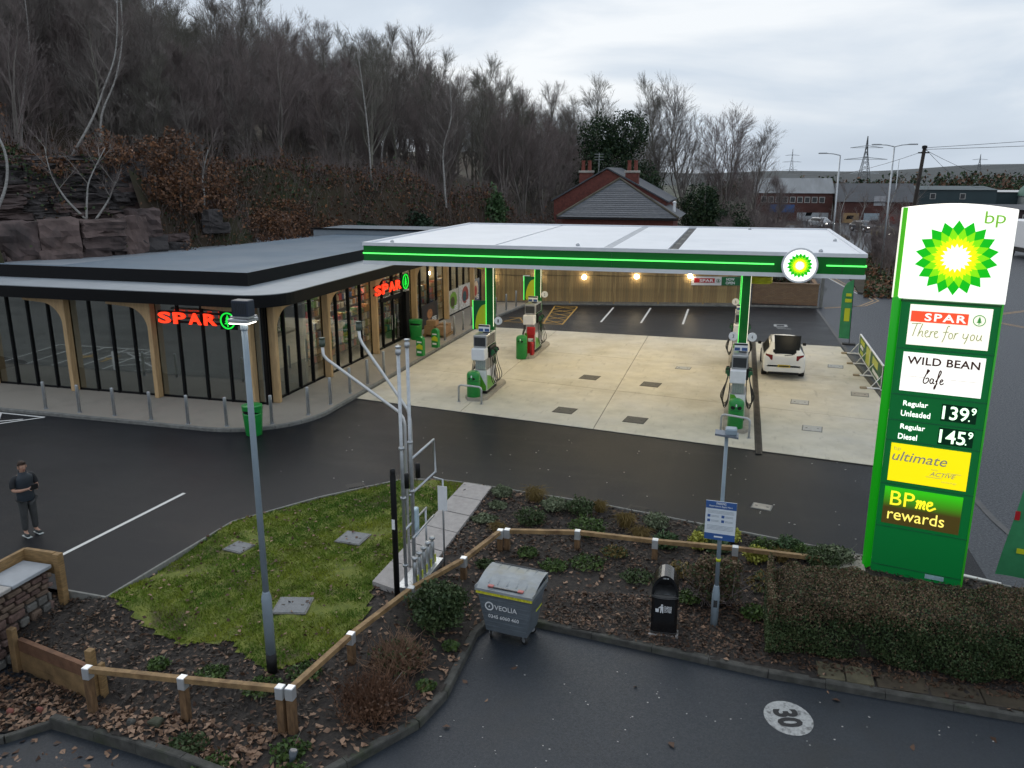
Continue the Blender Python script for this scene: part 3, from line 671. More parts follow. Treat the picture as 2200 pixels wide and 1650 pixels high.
# illuminated shop signs
sr = emat('red neon letters', lin(255, 58, 26), 1.3); sg = emat('green neon emblem', lin(20, 215, 60), 1.05)
t = thing('shop_sign', (-19.42, 24.2, 2.9), 'glowing red SPAR letters and green fir emblem above the front windows', 'sign', 'lit shop signs')
MB().box(-.05, 3.05, .035, .06, .02, .10).box(-.05, 3.05, .035, .06, .36, .44).box(2.42, 3.08, .03, .06, -.12, .50).build('mounting_rail', M['frame'], t)
for q, ch in enumerate('SPAR'): text_fit(ch, .50, .40, sr, t, q * .61, 0.0, 0.0, bold=.028, depth=.05, name='letter')
fir_emblem(t, 2.75, .19, .29, 0.0, sg, .17)
t = thing('shop_sign', (-15.25, 33.0, 2.72), 'glowing red SPAR letters and green fir emblem over the shop entrance', 'sign', 'lit shop signs')
MB().box(-.06, -.03, -.05, 3.95, .02, .10).box(-.06, -.03, -.05, 3.95, .36, .44).box(-.06, -.03, 3.05, 3.95, -.12, .60).build('mounting_rail', M['frame'], t)
for q, ch in enumerate('SPAR'): text_fit(ch, .62, .44, sr, t, 0.0, q * .76, 0.0, face='right', bold=.028, depth=.05, name='letter')
fir_emblem(t, 3.5, .24, .36, 0.0, sg, .17, face='right')
# bollards along the pavement
bl = [(-22.71,22.10),(-21.25,22.04),(-19.83,22.03),(-18.32,21.94),(-16.86,21.87),(-15.51,21.98),(-14.24,22.58),(-13.62,23.84),(-13.50,25.2),(-13.52,26.77),(-13.48,28.2),(-13.48,29.75),(-13.48,31.2),(-13.50,37.0),(-13.5,38.4),(-13.5,39.8),(-13.5,41.2),(-13.42,43.4),(-13.25,44.9),(-13.05,46.4),(-12.85,47.9)]
bme = MB().lathe([(.055, 0), (.055, .93), (.052, .955), (.045, .965)], 14).mesh('post', M['galv'], True); bpl = MB().lathe([(.085, 0), (.085, .012), (.058, .014)], 14).mesh('base_plate', M['galv'])
for k, (x, y) in enumerate(bl):
    lab = f'{ORD[k]} grey steel bollard from the left along the shop front kerb' if k < 7 else (f'grey steel bollard {ORD[k-7]} past the shop corner along the side pavement' if k < 17 else f'grey steel bollard {ORD[k-17]} of the last four before the timber fence')
    t = thing('bollard', (x, y, 0.10), lab, 'bollard', 'steel bollards on the shop pavement'); link('post', bme, t); link('base_plate', bpl, t)
# litter bins
def bin_tub(x, y, z, rr, ht, label, rz=0):
    """open-topped plastic bin with a hooded rim"""
    t = thing('litter_bin', (x, y, z), label, 'bin', 'green litter bins', rz)
    MB().lathe([(rr * .78, 0), (rr * .80, .02), (rr * .98, ht * .72), (rr * .98, ht * .76)], 24).build('tub', M['bin_green'], t, True)
    h = MB(); n = 24      # hood with two arched openings front and back
    for i in range(n):
        a0, a1 = 2*math.pi*i/n, 2*math.pi*(i+1)/n
        op = lambda a: ht * (.76 + .16 * max(0, abs(math.sin(a)) ** 0.8 - .25))
        q = [(rr * math.cos(a0), rr * math.sin(a0), op(a0)), (rr * math.cos(a1), rr * math.sin(a1), op(a1)), (rr * 1.03 * math.cos(a1), rr * 1.03 * math.sin(a1), ht), (rr * 1.03 * math.cos(a0), rr * 1.03 * math.sin(a0), ht)]
        h.add(q, [(0, 1, 2, 3)])
    h.lathe([(rr * 1.04, ht), (rr * 1.0, ht + .02), (rr * .5, ht + .035), (.01, ht + .04)], 24); h.build('hood', M['bin_green'], t, True)
    MB().lathe([(rr * .9, ht * .74), (rr * .88, ht * .98)], 20).build('inner_liner', M['black'], t, True)
    return t
bin_tub(-14.36, 21.72, 0.0, .31, .95, 'green plastic litter bin behind the tall grey lamp post at the shop corner')
bin_tub(-14.95, 36.9, 0.1, .32, .95, 'green plastic litter bin beside the shop entrance')
# pallet of logs and bags
t = thing('pallet', (-14.75, 37.55, .10), 'wooden pallet on the pavement under the goods by the shop window', 'pallet')
for k in range(7): MB().box(-.1, 1.05, k * .19, k * .19 + .12, .10, .125).build('slat', M['timber'], t)
for k in range(3): MB().box(-.1 + k * .52, .02 + k * .52, 0, 1.26, 0, .10).build('bearer', M['timber'], t)
cb = mat('cardboard', (.34, .20, .10), 0.8, vary=0.15)
for k, (x, y, z, a, b, c) in enumerate(((-14.8, 37.6, .226, .5, .5, .42), (-14.2, 37.62, .226, .48, .5, .40), (-14.7, 37.65, .65, .5, .45, .25), (-14.25, 38.2, .226, .5, .45, .45))):
    o = MB().bbox(0, a, 0, b, 0, c, .01).build('carton', cb, loc=(x, y, z)); tag(o, ['brown carton at the door end of the pallet by the bin', 'brown carton on the kerb side of the pallet', 'brown carton stacked on top at the pallet by the bin', 'brown carton at the far kerb corner of the pallet'][k], 'carton', 'cartons on the pallet')
bagm = mat('white printed bag', (.58, .57, .54), 0.5, scale=14, col2=(.10, .10, .10)); 
for k, (x, y, z) in enumerate(((-14.8, 38.25, .226), (-14.75, 38.3, .43), (-14.25, 38.75, .226), (-14.7, 38.75, .226), (-14.3, 38.7, .43), (-14.7, 38.78, .43))):
    P = MB(); P.bbox(0, .46, 0, .36, 0, .19, .06); o = P.build('bag', bagm, loc=(x, y, z)); tag(o, f'{["lower", "upper", "lower", "lower", "upper", "upper"][k]} white printed bag on the pallet, {["door side by the window", "door side by the window", "far end by the kerb", "far end by the window", "far end by the kerb", "far end by the window"][k]}', 'bag', 'bags on the pallet')
t = thing('plywood_board', (-15.15, 38.0, .1), 'pale board leaning at the pallet by the shop bin', 'board'); MB().box(-.02, .02, -.75, -.35, 0, .5).build('panel', M['white'], t)
# green sleeve signs on two bollards
for k, (x, y) in enumerate(((-13.35, 33.45), (-13.35, 35.35))):
    t = thing('bollard_sign', (x, y, .10), ['green and yellow rounded bollard sign on the kerb opposite the shop door, nearer one', 'green and yellow rounded bollard sign on the kerb opposite the shop door, farther one'][k], 'sign', 'bollard signs', R(-12))
    pts = [(-.17, 0), (.17, 0), (.17, .72)] + [(.17 * math.cos(R(a)), .72 + .17 * math.sin(R(a))) for a in range(15, 166, 15)] + [(-.17, .72)]
    MB().xz(pts, -.10, .10).build('sleeve', M['bin_green'], t)
    MB().xz([(-.165, .34), (.165, .30), (.165, .48), (0, .55), (-.165, .44)], -.106, -.1).build('yellow_print', M['bp_yellow'], t)
    MB().xz([(-.12, .60), (.12, .60), (.12, .66), (-.12, .66)], -.106, -.1).build('white_print', M['white'], t)
    MB().xz([(-.12, .14), (.10, .14), (.10, .22), (-.12, .22)], -.106, -.1).build('white_print', M['white'], t)
# ------------------------------------------------------------ forecourt canopy
CX0, CX1, CY0, CY1 = -13.45, 3.92, 28.2, 40.8
M['canopy_white'] = mat('white canopy sheet', (0.78, 0.80, 0.83), 0.5, vary=0.03, scale=0.6)
add_layer(M['canopy_white'], (0.66, 0.69, 0.73), 0.5, 0.52, 0.75, 0.5)
M['canopy_trim'] = mat('white canopy trim', (0.70, 0.72, 0.76), 0.4, vary=0.04)
M['fascia_green'] = mat('green fascia', (0.006, 0.150, 0.022), 0.22, vary=0.05, scale=2)
led = emat('green led strip', lin(95, 255, 110), 1.5, lamp=True)
cn = thing('forecourt_canopy', (-8.85, 29.4, 0), 'wide flat forecourt canopy with white roof and glowing green fascia', 'canopy'); CO = Vector((-8.85, 29.4, 0))
def ca(mb, name, m, par=None, smooth=False):
    o = mb.build(name, m, par or cn, smooth); o.location = -CO if par is None else (0, 0, 0); return o
def ring(x0, x1, y0, y1, z0, z1, t):
    return MB().box(x0, x1, y0, y0 + t, z0, z1).box(x0, x1, y1 - t, y1, z0, z1).box(x0, x0 + t, y0 + t, y1 - t, z0, z1).box(x1 - t, x1, y0 + t, y1 - t, z0, z1)
ca(ring(CX0, CX1, CY0, CY1, 4.70, 4.83, .10), 'bottom_trim', M['canopy_trim'])
ca(ring(CX0 + .03, CX1 - .03, CY0 + .03, CY1 - .03, 4.83, 5.38, .08), 'green_fascia', M['fascia_green'])
ca(ring(CX0, CX1, CY0, CY1, 5.38, 5.50, .14), 'top_trim', M['canopy_trim'])
ca(MB().box(CX0 + .2, CX1 - .2, CY0 + .2, CY1 - .2, 4.74, 4.80), 'soffit', M['white'])
for a, b in ((CX0 + .02, 1.12), (2.72, CX1 - .0)): ca(MB().box(a, b, CY0 - .012, CY0 + .028, 5.085, 5.125), 'led_strip', led)
ca(MB().box(CX0 - .012, CX0 + .028, CY0 + .05, CY1, 5.085, 5.125), 'led_strip', led)
ca(MB().box(CX1 - .028, CX1 + .012, CY0 + .05, CY1, 5.085, 5.125), 'led_strip', led)
ca(MB().box(3.2, 3.215, CY0 + .025, CY0 + .03, 4.84, 5.37), 'fascia_joint', M['black'])
ca(MB().box(-4.2, -4.19, CY0 + .025, CY0 + .03, 4.84, 5.37), 'fascia_joint', M['bp_dark'])
# roof deck laid in five sheets with gutters between
ca(MB().box(CX0 + .14, CX1 - .14, CY0 + .14, CY1 - .14, 5.30, 5.36), 'roof_base', M['roofgrey'])
xs_ = [CX0 + .14, -8.55, -4.45, -2.2, CX1 - .14]; gp = [0, .05, .16, .18, 0]
for k in range(4):
    a, b = xs_[k] + gp[k], xs_[k+1] - gp[k+1]
    mb = MB(); mb.add([(a, CY0 + .14, 5.44), (b, CY0 + .14, 5.44), (b, CY1 - .14, 5.44), (a, CY1 - .14, 5.44), (a, CY0 + .14, 5.37), (b, CY0 + .14, 5.37), (b, CY1 - .14, 5.37), (a, CY1 - .14, 5.37)], [(0,1,2,3), (7,6,5,4), (4,5,1,0), (5,6,2,1), (6,7,3,2), (7,4,0,3)])
    ca(mb, 'roof_sheet', M['canopy_white'])
ca(MB().box(-2.36, -2.04, CY0 + .14, CY1 - .14, 5.362, 5.39), 'gutter', M['black'])
ca(MB().box(-4.60, -4.30, CY0 + .14, CY1 - .14, 5.365, 5.43), 'gutter', mat('grey gutter', (.42, .44, .47), .5))
for x, y in ((-12.6, 29.0), (-5.6, 29.4), (2.6, 29.2), (0.4, 40.0), (3.5, 34.0)): ca(MB().lathe([(.07, 0), (.07, .06), (.03, .10)], 12, (x, y, 5.44)), 'roof_vent', M['galv'], smooth=True)
for k in range(5): ca(MB().box(-2.33 + .02 * (k % 3), -2.12, 29.2 + k * 2.3, 29.9 + k * 2.3, 5.391, 5.40), 'leaf_debris', M['kerb'])
# columns with vertical light lines
colxy = [(-8.85, 29.35), (-8.85, 37.0), (.30, 28.6), (.30, 37.0)]
for x, y in colxy:
    c = ca(MB().bbox(x - .15, x + .15, y - .15, y + .15, 0.03, 4.74, .03), 'column', M['fascia_green'])
    ca(MB().box(x - .150, x - .136, y - .166, y - .145, 2.4, 4.72), 'light_line', led, c)
    ca(MB().box(x + .138, x + .150, y - .164, y - .145, 2.4, 4.72), 'light_line', emat('warm light line', (1, .93, .72), 1.2), c)
# recessed downlights, lit
am = emat('canopy downlight lens', (1.0, 0.88, 0.64), 9.0, lamp=False)
k = 0
for ix, x in enumerate((-11.3, -6.9, -4.4, -1.9, 2.3)):
    for iy, y in enumerate((30.4, 34.4, 38.6)):
        t = thing('canopy_downlight', (x, y, 4.66), f'square warm downlight under the canopy, {ORD[ix]} from the shop side in the {["front", "middle", "rear"][iy]} row', 'light', 'canopy downlights')
        MB().box(-.24, .24, -.24, .24, .03, .07).build('housing', M['white'], t); MB().box(-.20, .20, -.20, .20, .012, .029).build('lens', am, t)
        ld = bpy.data.lights.new('canopy_lamp', 'AREA'); ld.energy = 38; ld.shape = 'SQUARE'; ld.size = 0.4; ld.color = (1, .84, .56)
        lo = bpy.data.objects.new('lamp', ld); COL.objects.link(lo); lo.parent = t; lo.location = (0, 0, 0)
# round emblem on the fascia
t = thing('roundel_sign', (1.90, 28.13, 5.10), 'round white sign with green and yellow sunburst emblem on the canopy fascia', 'sign')
MB().xz([(.56 * math.cos(2*math.pi*i/40), .56 * math.sin(2*math.pi*i/40)) for i in range(40)], -.10, .08).build('drum', M['canopy_trim'], t)
MB().xz([(.50 * math.cos(2*math.pi*i/40), .50 * math.sin(2*math.pi*i/40)) for i in range(40)], -.115, -.10).build('lit_face', em('lit white face', (255, 255, 250), 1.05), t)
sunflower(t, 0, 0, .40, -.117)
# lime roundels hanging from the soffit
for k, (x, y) in enumerate(((-9.55, 31.1), (.75, 29.3))):
    t = thing('hanging_sign', (x, y, 4.52), ['lime round hanging sign under the canopy before the shop windows', 'lime round hanging sign under the canopy beside the right column'][k], 'sign', 'hanging lime signs')
    MB().lathe([(.30, -.18), (.34, -.15), (.34, .02), (.30, .05)], 24, sx=1.2).build('drum', mat('lime sign', (.48, .50, .01), .5, vary=.1), t, True)
    MB().cyl((0, 0, .05), (0, 0, .23), .02).build('hanger', M['galv'], t)

# ------------------------------------------------------------ fuel pumps and islands
leafm = [M['white'], mat('leaf green print', (.10, .34, .03), .35, vary=.1), M['bp_green']]
M['darkgrey'] = mat('dark grey display', (0.045, 0.047, 0.05), 0.25, vary=0.1)
M['hose_green'] = mat('nozzle green', (.02, .13, .05), .5)
def make_pump(loc, label):
    t = thing('fuel_pump', loc, label, 'fuel pump', 'fuel pumps on the forecourt islands')
    MB().bbox(-.26, .26, 0.0, 1.25, 0, .10, .01).build('plinth', M['black'], t)
    b = MB().bbox(-.25, .25, 0.0, 1.22, .10, .88, .015).build('lower_cabinet', M['brushed'], t)
    # leaf print on the end panel and both flanks
    MB().box(-.235, .235, -.008, 0, .13, .86).build('end_panel', leafm[1], b)
    MB().xz([(.235, .30), (.235, .86), (-.10, .86), (.02, .70), (.12, .50)], -.014, -.008).build('white_print', leafm[0], b)
    for s in (-1, 1):
        xx = sorted((s * .250, s * .258)); xy = sorted((s * .258, s * .264))
        MB().box(xx[0], xx[1], .03, 1.19, .13, .86).build('side_panel', leafm[0], b)
        MB().yz([(.05, .14), (1.0, .14), (.85, .35), (.55, .55), (.05, .70)], xy[0], xy[1]).build('leaf_print', leafm[1], b)
    MB().bbox(-.20, .20, .06, 1.16, .88, 1.30, .015).build('hydraulic_column', M['brushed'], t)
    for k in range(5): MB().box(-.16 + k * .075, -.13 + k * .075, .052, .060, .90, 1.26).build('vent_fin', M['galv'], t)
    MB().bbox(-.28, .22, -.16, .30, 1.26, 1.70, .03).build('payment_terminal', M['white'], t)
    hd = MB().bbox(-.25, .25, .02, 1.20, 1.71, 2.16, .02).build('display_head', M['brushed'], t)
    MB().box(-.21, .21, .012, .02, 1.76, 2.08).build('end_display', M['darkgrey'], hd)
    for s in (-1, 1):
        xx = sorted((s * .250, s * .258)); MB().box(xx[0], xx[1], .15, 1.05, 1.76, 2.10).build('price_display', M['darkgrey'], hd)
        MB().bbox(min(s*.21, s*.30), max(s*.21, s*.30), .34, 1.12, 1.28, 1.68, .015).build('nozzle_boot', M['black'], t)
        for k in range(4):
            y = .44 + k * .19
            nz = MB().beam((s * .31, y, 1.36), (s * .37, y, 1.56), .05, .10).beam((s * .37, y, 1.56), (s * .42, y, 1.44), .035, .05).build('nozzle', [M['hose_green'], M['rubber']][k % 2], t)
            pts = catmull([(s * .33, y, 1.34), (s * .40, y - .02, 1.0), (s * (.46 + .03 * k), y - .03, .55), (s * .40, y + .02, .28), (s * .30, y + .05, .45), (s * .27, y + .06, .90), (s * .26, y + .06, 1.28)], 5)
            MB().tube(pts, .014, 6).build('hose', M['rubber'], t, True)
    MB().box(-.05, .20, .55, .60, 2.16, 2.22).build('sign_stem', M['black'], t)
    MB().bbox(-.20, .22, .50, .58, 2.20, 2.46, .01).build('number_sign', M['white'], t)
    MB().box(-.19, -.02, .492, .50, 2.22, 2.32).box(.04, .21, .492, .50, 2.22, 2.32).build('blue_print', mat('blue print', (.03, .08, .22), .5), t)
    MB().box(-.2, .22, .492, .50, 2.40, 2.455).build('black_print', M['black'], t)
    return t
pumps = [((-8.83, 27.85, .14), 'fuel pump on the left island behind the front green bin and hoop'), ((-8.83, 35.3, .14), 'fuel pump on the left island behind the red fire point, farther one'),
         ((.25, 26.85, .14), 'fuel pump at the front of the right island behind the two-holed green bin'), ((.25, 35.3, .14), 'fuel pump at the rear of the right island behind the column')]
p0 = None
for loc, lb in pumps:
    if p0 is None: p0 = make_pump(loc, lb)
    else:
        c = copy_tree(p0); c.location = loc; c['label'] = lb
isl = mat('island concrete', (.30, .275, .23), .8, vary=.15, scale=3)
for k, (x, a, b) in enumerate(((-8.85, 27.15, 30.2), (-8.85, 34.3, 37.9), (.27, 25.75, 29.4), (.27, 34.5, 37.9))):
    P = [(x - .42, a + .3), (x - .25, a), (x + .25, a), (x + .42, a + .3), (x + .42, b - .3), (x + .25, b), (x - .25, b), (x - .42, b - .3)]
    o = slab(P, .028, .14).build('pump_island', isl); tag(o, kind='structure')
# number discs and side panels on the columns
for k, (x, y, z, s) in enumerate(((-8.83, 29.35, 2.62, 1), (-8.83, 37.0, 2.55, 1), (.30, 28.6, 2.62, 1), (.30, 28.6, 2.62, -1), (.30, 37.0, 2.55, -1))):
    t = thing('number_disc', (x, y, z), ['white pump number disc on the front left column', 'white pump number disc on the rear left column', 'white pump number disc on the right side of the front right column', 'white pump number disc on the left side of the front right column', 'white pump number disc on the left of the rear right column'][k], 'sign', 'pump number discs')
    MB().xz([(s * .31 + .15 * math.cos(2*math.pi*i/24), .15 * math.sin(2*math.pi*i/24)) for i in range(24)], -.17, -.13).build('disc', M['white'], t)
    text_fit(str([1, 2, 4, 3, 5][k]), .05, .12, M['darkgrey'], t, s * .31 - .025, -.171, -.06)
    MB().box(min(s*.14, s*.2), max(s*.14, s*.2), -.15, -.13, -.02, .02).build('arm', M['galv'], t)
for k, (x, y) in enumerate(((-8.85, 29.35), (-8.85, 37.0))):
    t = thing('column_panel', (x, y, 2.25), ['green and lime leaf poster panel on the front left canopy column', 'lime leaf poster panel on the rear left canopy column'][k], 'panel', 'poster panels on the canopy columns')
    MB().bbox(-.66, -.16, -.12, -.06, 0, 1.1, .01).build('board', M['bp_green'], t)
    MB().box(-.68, -.665, -.125, -.055, 0, 1.1).build('lit_edge', led, t)
    pts = [(-.55, .02), (-.17, .02), (-.17, .98)] + [(-.17 - .42 * math.sin(R(a)), .02 + .96 * math.cos(R(a)) * 1.0) for a in range(20, 86, 13)]
    MB().xz(pts, -.127, -.121).build('leaf_print', M['bp_yellow'], t)
# green bins on the islands
def bin_dome(x, y, label, k, rz=0):
    t = thing('waste_bin', (x, y, .03 if k == 2 else .03), label, 'bin', 'round green waste bins on the forecourt', rz)
    MB().lathe([(.22, 0), (.245, .02), (.245, .88), (.235, .95), (.20, 1.01), (.12, 1.045), (.02, 1.055)], 28).build('drum', M['bin_green'], t, True)
    MB().lathe([(.250, .70), (.250, .715)], 28).build('rim_band', M['bp_dark'], t, True)
    for a in (-115, -65, 65, 115) if k == 2 else (-90, 90):
        c = Vector((.247 * math.cos(R(a)), .247 * math.sin(R(a)), .80)); nrm = Vector((math.cos(R(a)), math.sin(R(a)), 0)); tg = Vector((-nrm.y, nrm.x, 0))
        wv, hv = (.075, .06) if k == 2 else (.13, .055); mb = MB(); vs = []
        for i in range(18):
            q = 2*math.pi*i/18; off = tg * (wv * math.cos(q)); rad = nrm * (math.sqrt(max(.0001, .252**2 - (wv * math.cos(q))**2)) - .247)
            vs.append(c + off + rad + Vector((0, 0, hv * math.sin(q))))
        mb.add(vs, [tuple(range(18))]); mb.build('slot', M['black'], t)
    MB().box(-.02, .02, -.252, -.240, .84, .92).build('lock_plate', M['white'], t)
    return t
bin_dome(-8.95, 27.45, 'round green waste bin behind the steel hoop at the front of the left island', 0)
bin_dome(-8.97, 34.40, 'round green waste bin in front of the red fire point on the left island', 0)
bin_dome(.23, 26.05, 'round green waste bin with two dark holes at the front of the right island', 2)
# crash hoops
for k, (a, b) in enumerate((((-9.36, 26.98), (-8.47, 26.86)), ((-.20, 25.68), (.66, 25.36)))):
    a = Vector(a); b = Vector(b); t = thing('crash_hoop', (*a, .03), ['low steel hoop barrier around the front bin of the left island', 'low steel hoop barrier before the green bin of the right island'][k], 'barrier', 'steel hoop barriers')
    d = b - a; u = d.normalized()
    P = [Vector((0, 0, 0)), Vector((0, 0, .5))] + [Vector((u.x * .12 * (1 - math.cos(R(q))), u.y * .12 * (1 - math.cos(R(q))), .5 + .12 * math.sin(R(q)))) for q in (25, 50, 75, 90)]
    P += [Vector((d.x - p.x, d.y - p.y, p.z)) for p in P[::-1]]
    MB().tube(P, .035, 10).build('hoop', M['galv'], t, True)
    for p in (P[0], P[-1]): MB().lathe([(.07, 0), (.07, .012)], 12, (p.x, p.y, 0)).build('base_plate', M['galv'], t)
# fire point
t = thing('fire_point', (-8.70, 34.95, .14), 'red fire point stand beside the second green bin on the left island', 'fire point')
MB().box(-.16, .16, .05, .09, 0, 1.15).build('back_board', M['red'], t); MB().bbox(-.18, .18, 0, .14, .85, 1.2, .02).build('cabinet', M['red'], t); MB().box(-.12, .12, -.004, 0, .55, .70).build('notice', M['white'], t)
for k, (x, y) in enumerate(((-9.02, 34.85), (-8.58, 34.72))):
    t = thing('fire_extinguisher', (x, y, .14), ['red fire extinguisher left of the red fire point', 'red fire extinguisher right of the red fire point'][k], 'extinguisher', 'red fire extinguishers')
    MB().lathe([(.075, 0), (.085, .02), (.085, .50), (.06, .58), (.02, .60)], 16).build('cylinder', M['red'], t, True)
    MB().cyl((0, 0, .6), (0, 0, .68), .02).beam((0, 0, .68), (.09, 0, .70), .02, .02).build('valve', M['black'], t); MB().tube([(.03, 0, .65), (.12, 0, .6), (.12, 0, .3)], .012, 6).build('hose', M['rubber'], t)
# manhole covers
def cover(loc, wd, dp, rz, m, label, grp, ribs=False, zoff=0.0):
    t = thing('manhole_cover', loc, label, 'manhole cover', grp, rz)
    MB().box(-wd/2, wd/2, -dp/2, dp/2, -.02, .004).build('frame', M['kerb'] if not ribs else M['joint'], t)
    MB().bbox(-wd/2 + .03, wd/2 - .03, -dp/2 + .03, dp/2 - .03, -.01, .012, .004).build('lid', m, t)
    for k in (-1, 1): MB().box(k * wd * .28 - .03, k * wd * .28 + .03, -.02, .02, .012, .015).build('lifting_key', M['joint'], t)
    return t
dk = mat('dark tank lid', (.085, .08, .07), .7, vary=.2, scale=12, bump=.4, bscale=80)
for k, (x, y) in enumerate(((-5.45, 31.75), (-2.97, 31.25), (-5.45, 26.85), (-2.96, 26.35))):
    cover((x, y, .032), .72, .72, R(-8), dk, f'dark square tank lid on the forecourt, {["rear left", "rear right", "front left", "front right"][k]} of the four', 'dark tank lids', True)
gk = mat('galvanised lid', (.36, .37, .37), .5, metal=.4, vary=.15, scale=8)
for k, (x, y) in enumerate(((4.25, 36.4), (2.44, 30.1), (2.63, 26.9), (4.65, 31.8))):
    cover((x, y, .032), .62, .62, R(-6), gk if k < 3 else isl, f'{["pale lid on the slab far right of the white car", "pale lid on the slab behind the white car", "pale lid on the slab nearest the road", "buff lid near the right edge of the slab"][k]}', 'pale lids on the right slab')
cover((-1.95, 34.4, .032), .62, .5, R(-6), gk, 'pale lid between the islands on the yellowish slab', 'pale lids on the slab')
lk = mat('steel lawn cover', (.13, .145, .16), .55, metal=.3, vary=.12, scale=9, bump=.3, bscale=60)
for k, (x, y, wd, dp, rz) in enumerate(((-10.2, 14.5, .5, .48, -10), (-7.96, 15.55, .62, .6, -3), (-7.76, 12.55, .66, .62, 14))):
    cover((x, y, zb(x, y) + .05), wd, dp, R(rz), lk, ['small grey cover in the lawn left of the lamp post', 'grey cover in the lawn nearest the vent pipes', 'large grey cover in the lawn right of the lamp post base'][k], 'grey covers in the lawn')
cover((.95, 19.9, .006), .48, .38, R(-12), isl, 'buff square cover in the asphalt beyond the blue notice', 'covers in the asphalt')
# road gullies
for k, (x, y, rz) in enumerate(((-2.0, 18.98, -13), (-9.35, 18.55, 40))):
    t = thing('road_gully', (x, y, .004), ['black slotted gully grate against the kerb by the yellow shrubs', 'black gully grate in the asphalt by the lawn edge'][k], 'drain', None, R(rz))
    MB().box(-.24, .24, -.16, .16, -.01, .004).build('frame', M['black'], t)
    for q in range(7): MB().box(-.2 + q * .062, -.168 + q * .062, -.13, .13, .004, .016).build('bar', M['black'], t)
# ------------------------------------------------------------ price sign
ps = thing('price_sign', (3.795, 16.98, 0), 'tall green illuminated price sign with sunburst emblem standing behind the hedge', 'sign', None, R(-12.3))
pf = em('lit cream panel', (255, 247, 232), .80); pw = em('lit white panel', (255, 254, 246), .86)
MB().bbox(-.74, .93, 0, .34, -.2, 5.64, .02).build('pillar', mat('lit dark green panel', lin(8, 100, 46), .3, vary=0, emit=.45), ps)
MB().lathe([(.085, -.2), (.085, 5.66), (.075, 5.68)], 18, (-.83, .10, 0)).build('lit_edge', emat('lit green edge', lin(22, 160, 22), .42), ps, True)
MB().lathe([(.018, -.2), (.018, 5.66)], 8, (.94, .0, 0)).build('edge_trim', emat('thin green edge', lin(40, 140, 30), .5), ps, True)
MB().box(-.76, .93, -.006, 0, 5.60, 5.645).build('top_rail', mat('green rail', (.02, .12, .03), .3), ps)
for z in (4.70, 3.775, 3.25, 2.825, 1.905, .98, .12): MB().box(-.73, .925, -.008, -.001, z - .010, z + .010).build('panel_joint', mat('joint green', (.012, .16, .055), .3), ps)
# emblem box: bowed face with an arched top
def arch(x0, x1, z0, z1, rise, n=14): return [(x0, z0), (x1, z0)] + [(x1 + (x0 - x1) * i / n, z1 + rise * math.sin(math.pi * (i / n) * .94 + .10)) for i in range(n + 1)]
MB().xz(arch(-.93, .97, 5.66, 7.34, .10), .05, .36).build('emblem_box', pf, ps)
MB().box(-.90, -.82, .03, .05, 5.66, 7.36).build('green_stripe', emat('stripe green', lin(62, 160, 20), .9), ps)
MB().xz(arch(-.80, .97, 5.66, 7.34, .10), .0, .05).build('lit_face', pw, ps)
sunflower(ps, .08, 6.46, .69, -.002, tilt=R(2))
text_fit('b', .15, .22, em('logo text green', (110, 165, 50), 1.0), ps, .46, -.004, 7.10, name='letter'); text_fit('p', .15, .22, em('logo text green', (110, 165, 50), 1.0), ps, .64, -.004, 7.035, name='letter')
# shop panel
MB().box(-.58, .80, -.02, 0, 4.78, 5.56).build('shop_panel', pf, ps)
MB().box(-.55, .42, -.026, -.02, 5.23, 5.44).build('red_block', em('lit red', (226, 75, 42), 1.0), ps)
text_fit('SPAR', .70, .145, pw, ps, -.31, -.027, 5.262, bold=.02, spacing=1.2)
fir_emblem(ps, .60, 5.335, .105, -.021, em('fir green', (52, 125, 55), 1.0), .13)
sg_ = em('script olive', (130, 138, 95), 1.0)
# handwritten slogan, pen strokes
def word(paths, x0, z0, s): return [[(x0 + px * s, z0 + pz * s) for px, pz in ps_] for ps_ in paths]
SL = [[(0, 1.9), (1.3, 2.0)], [(.75, 1.95), (.5, 1), (.3, 0)],
      [(1.5, 2.0), (1.2, 1), (1.0, 0)], [(1.05, .3), (1.4, .85), (1.6, .7), (1.55, .2), (1.75, 0)],
      [(1.95, .5), (2.25, .75), (2.3, .95), (2.0, .9), (1.95, .3), (2.2, 0), (2.5, .2)],
      [(2.7, .95), (2.65, .4), (2.55, 0)], [(2.6, .4), (2.85, .85), (3.1, .9)],
      [(3.2, .5), (3.5, .75), (3.55, .95), (3.25, .9), (3.2, .3), (3.45, 0), (3.75, .2)],
      [(5.1, 1.8), (4.9, 1.9), (4.75, 1.4), (4.55, .2), (4.3, -.6)], [(4.3, .9), (5.05, 1.0)],
      [(5.35, .9), (5.1, .6), (5.2, .05), (5.5, .1), (5.6, .6), (5.35, .9)],
      [(5.9, .95), (5.85, .4), (5.75, 0)], [(5.8, .4), (6.05, .85), (6.3, .95)],
      [(7.0, .95), (6.95, .4), (7.2, .2), (7.5, .5), (7.6, .95)], [(7.6, .95), (7.45, .1), (7.2, -.6)],
      [(8.2, .9), (7.95, .6), (8.0, .05), (8.3, .1), (8.45, .6), (8.2, .9)],
      [(8.8, .9), (8.7, .3), (8.9, .05), (9.15, .3), (9.3, .9)], [(9.3, .9), (9.25, .3), (9.4, .05)]]
strokes(word(SL, -.52, 4.95, .128), .016, sg_, ps, y=-.026)
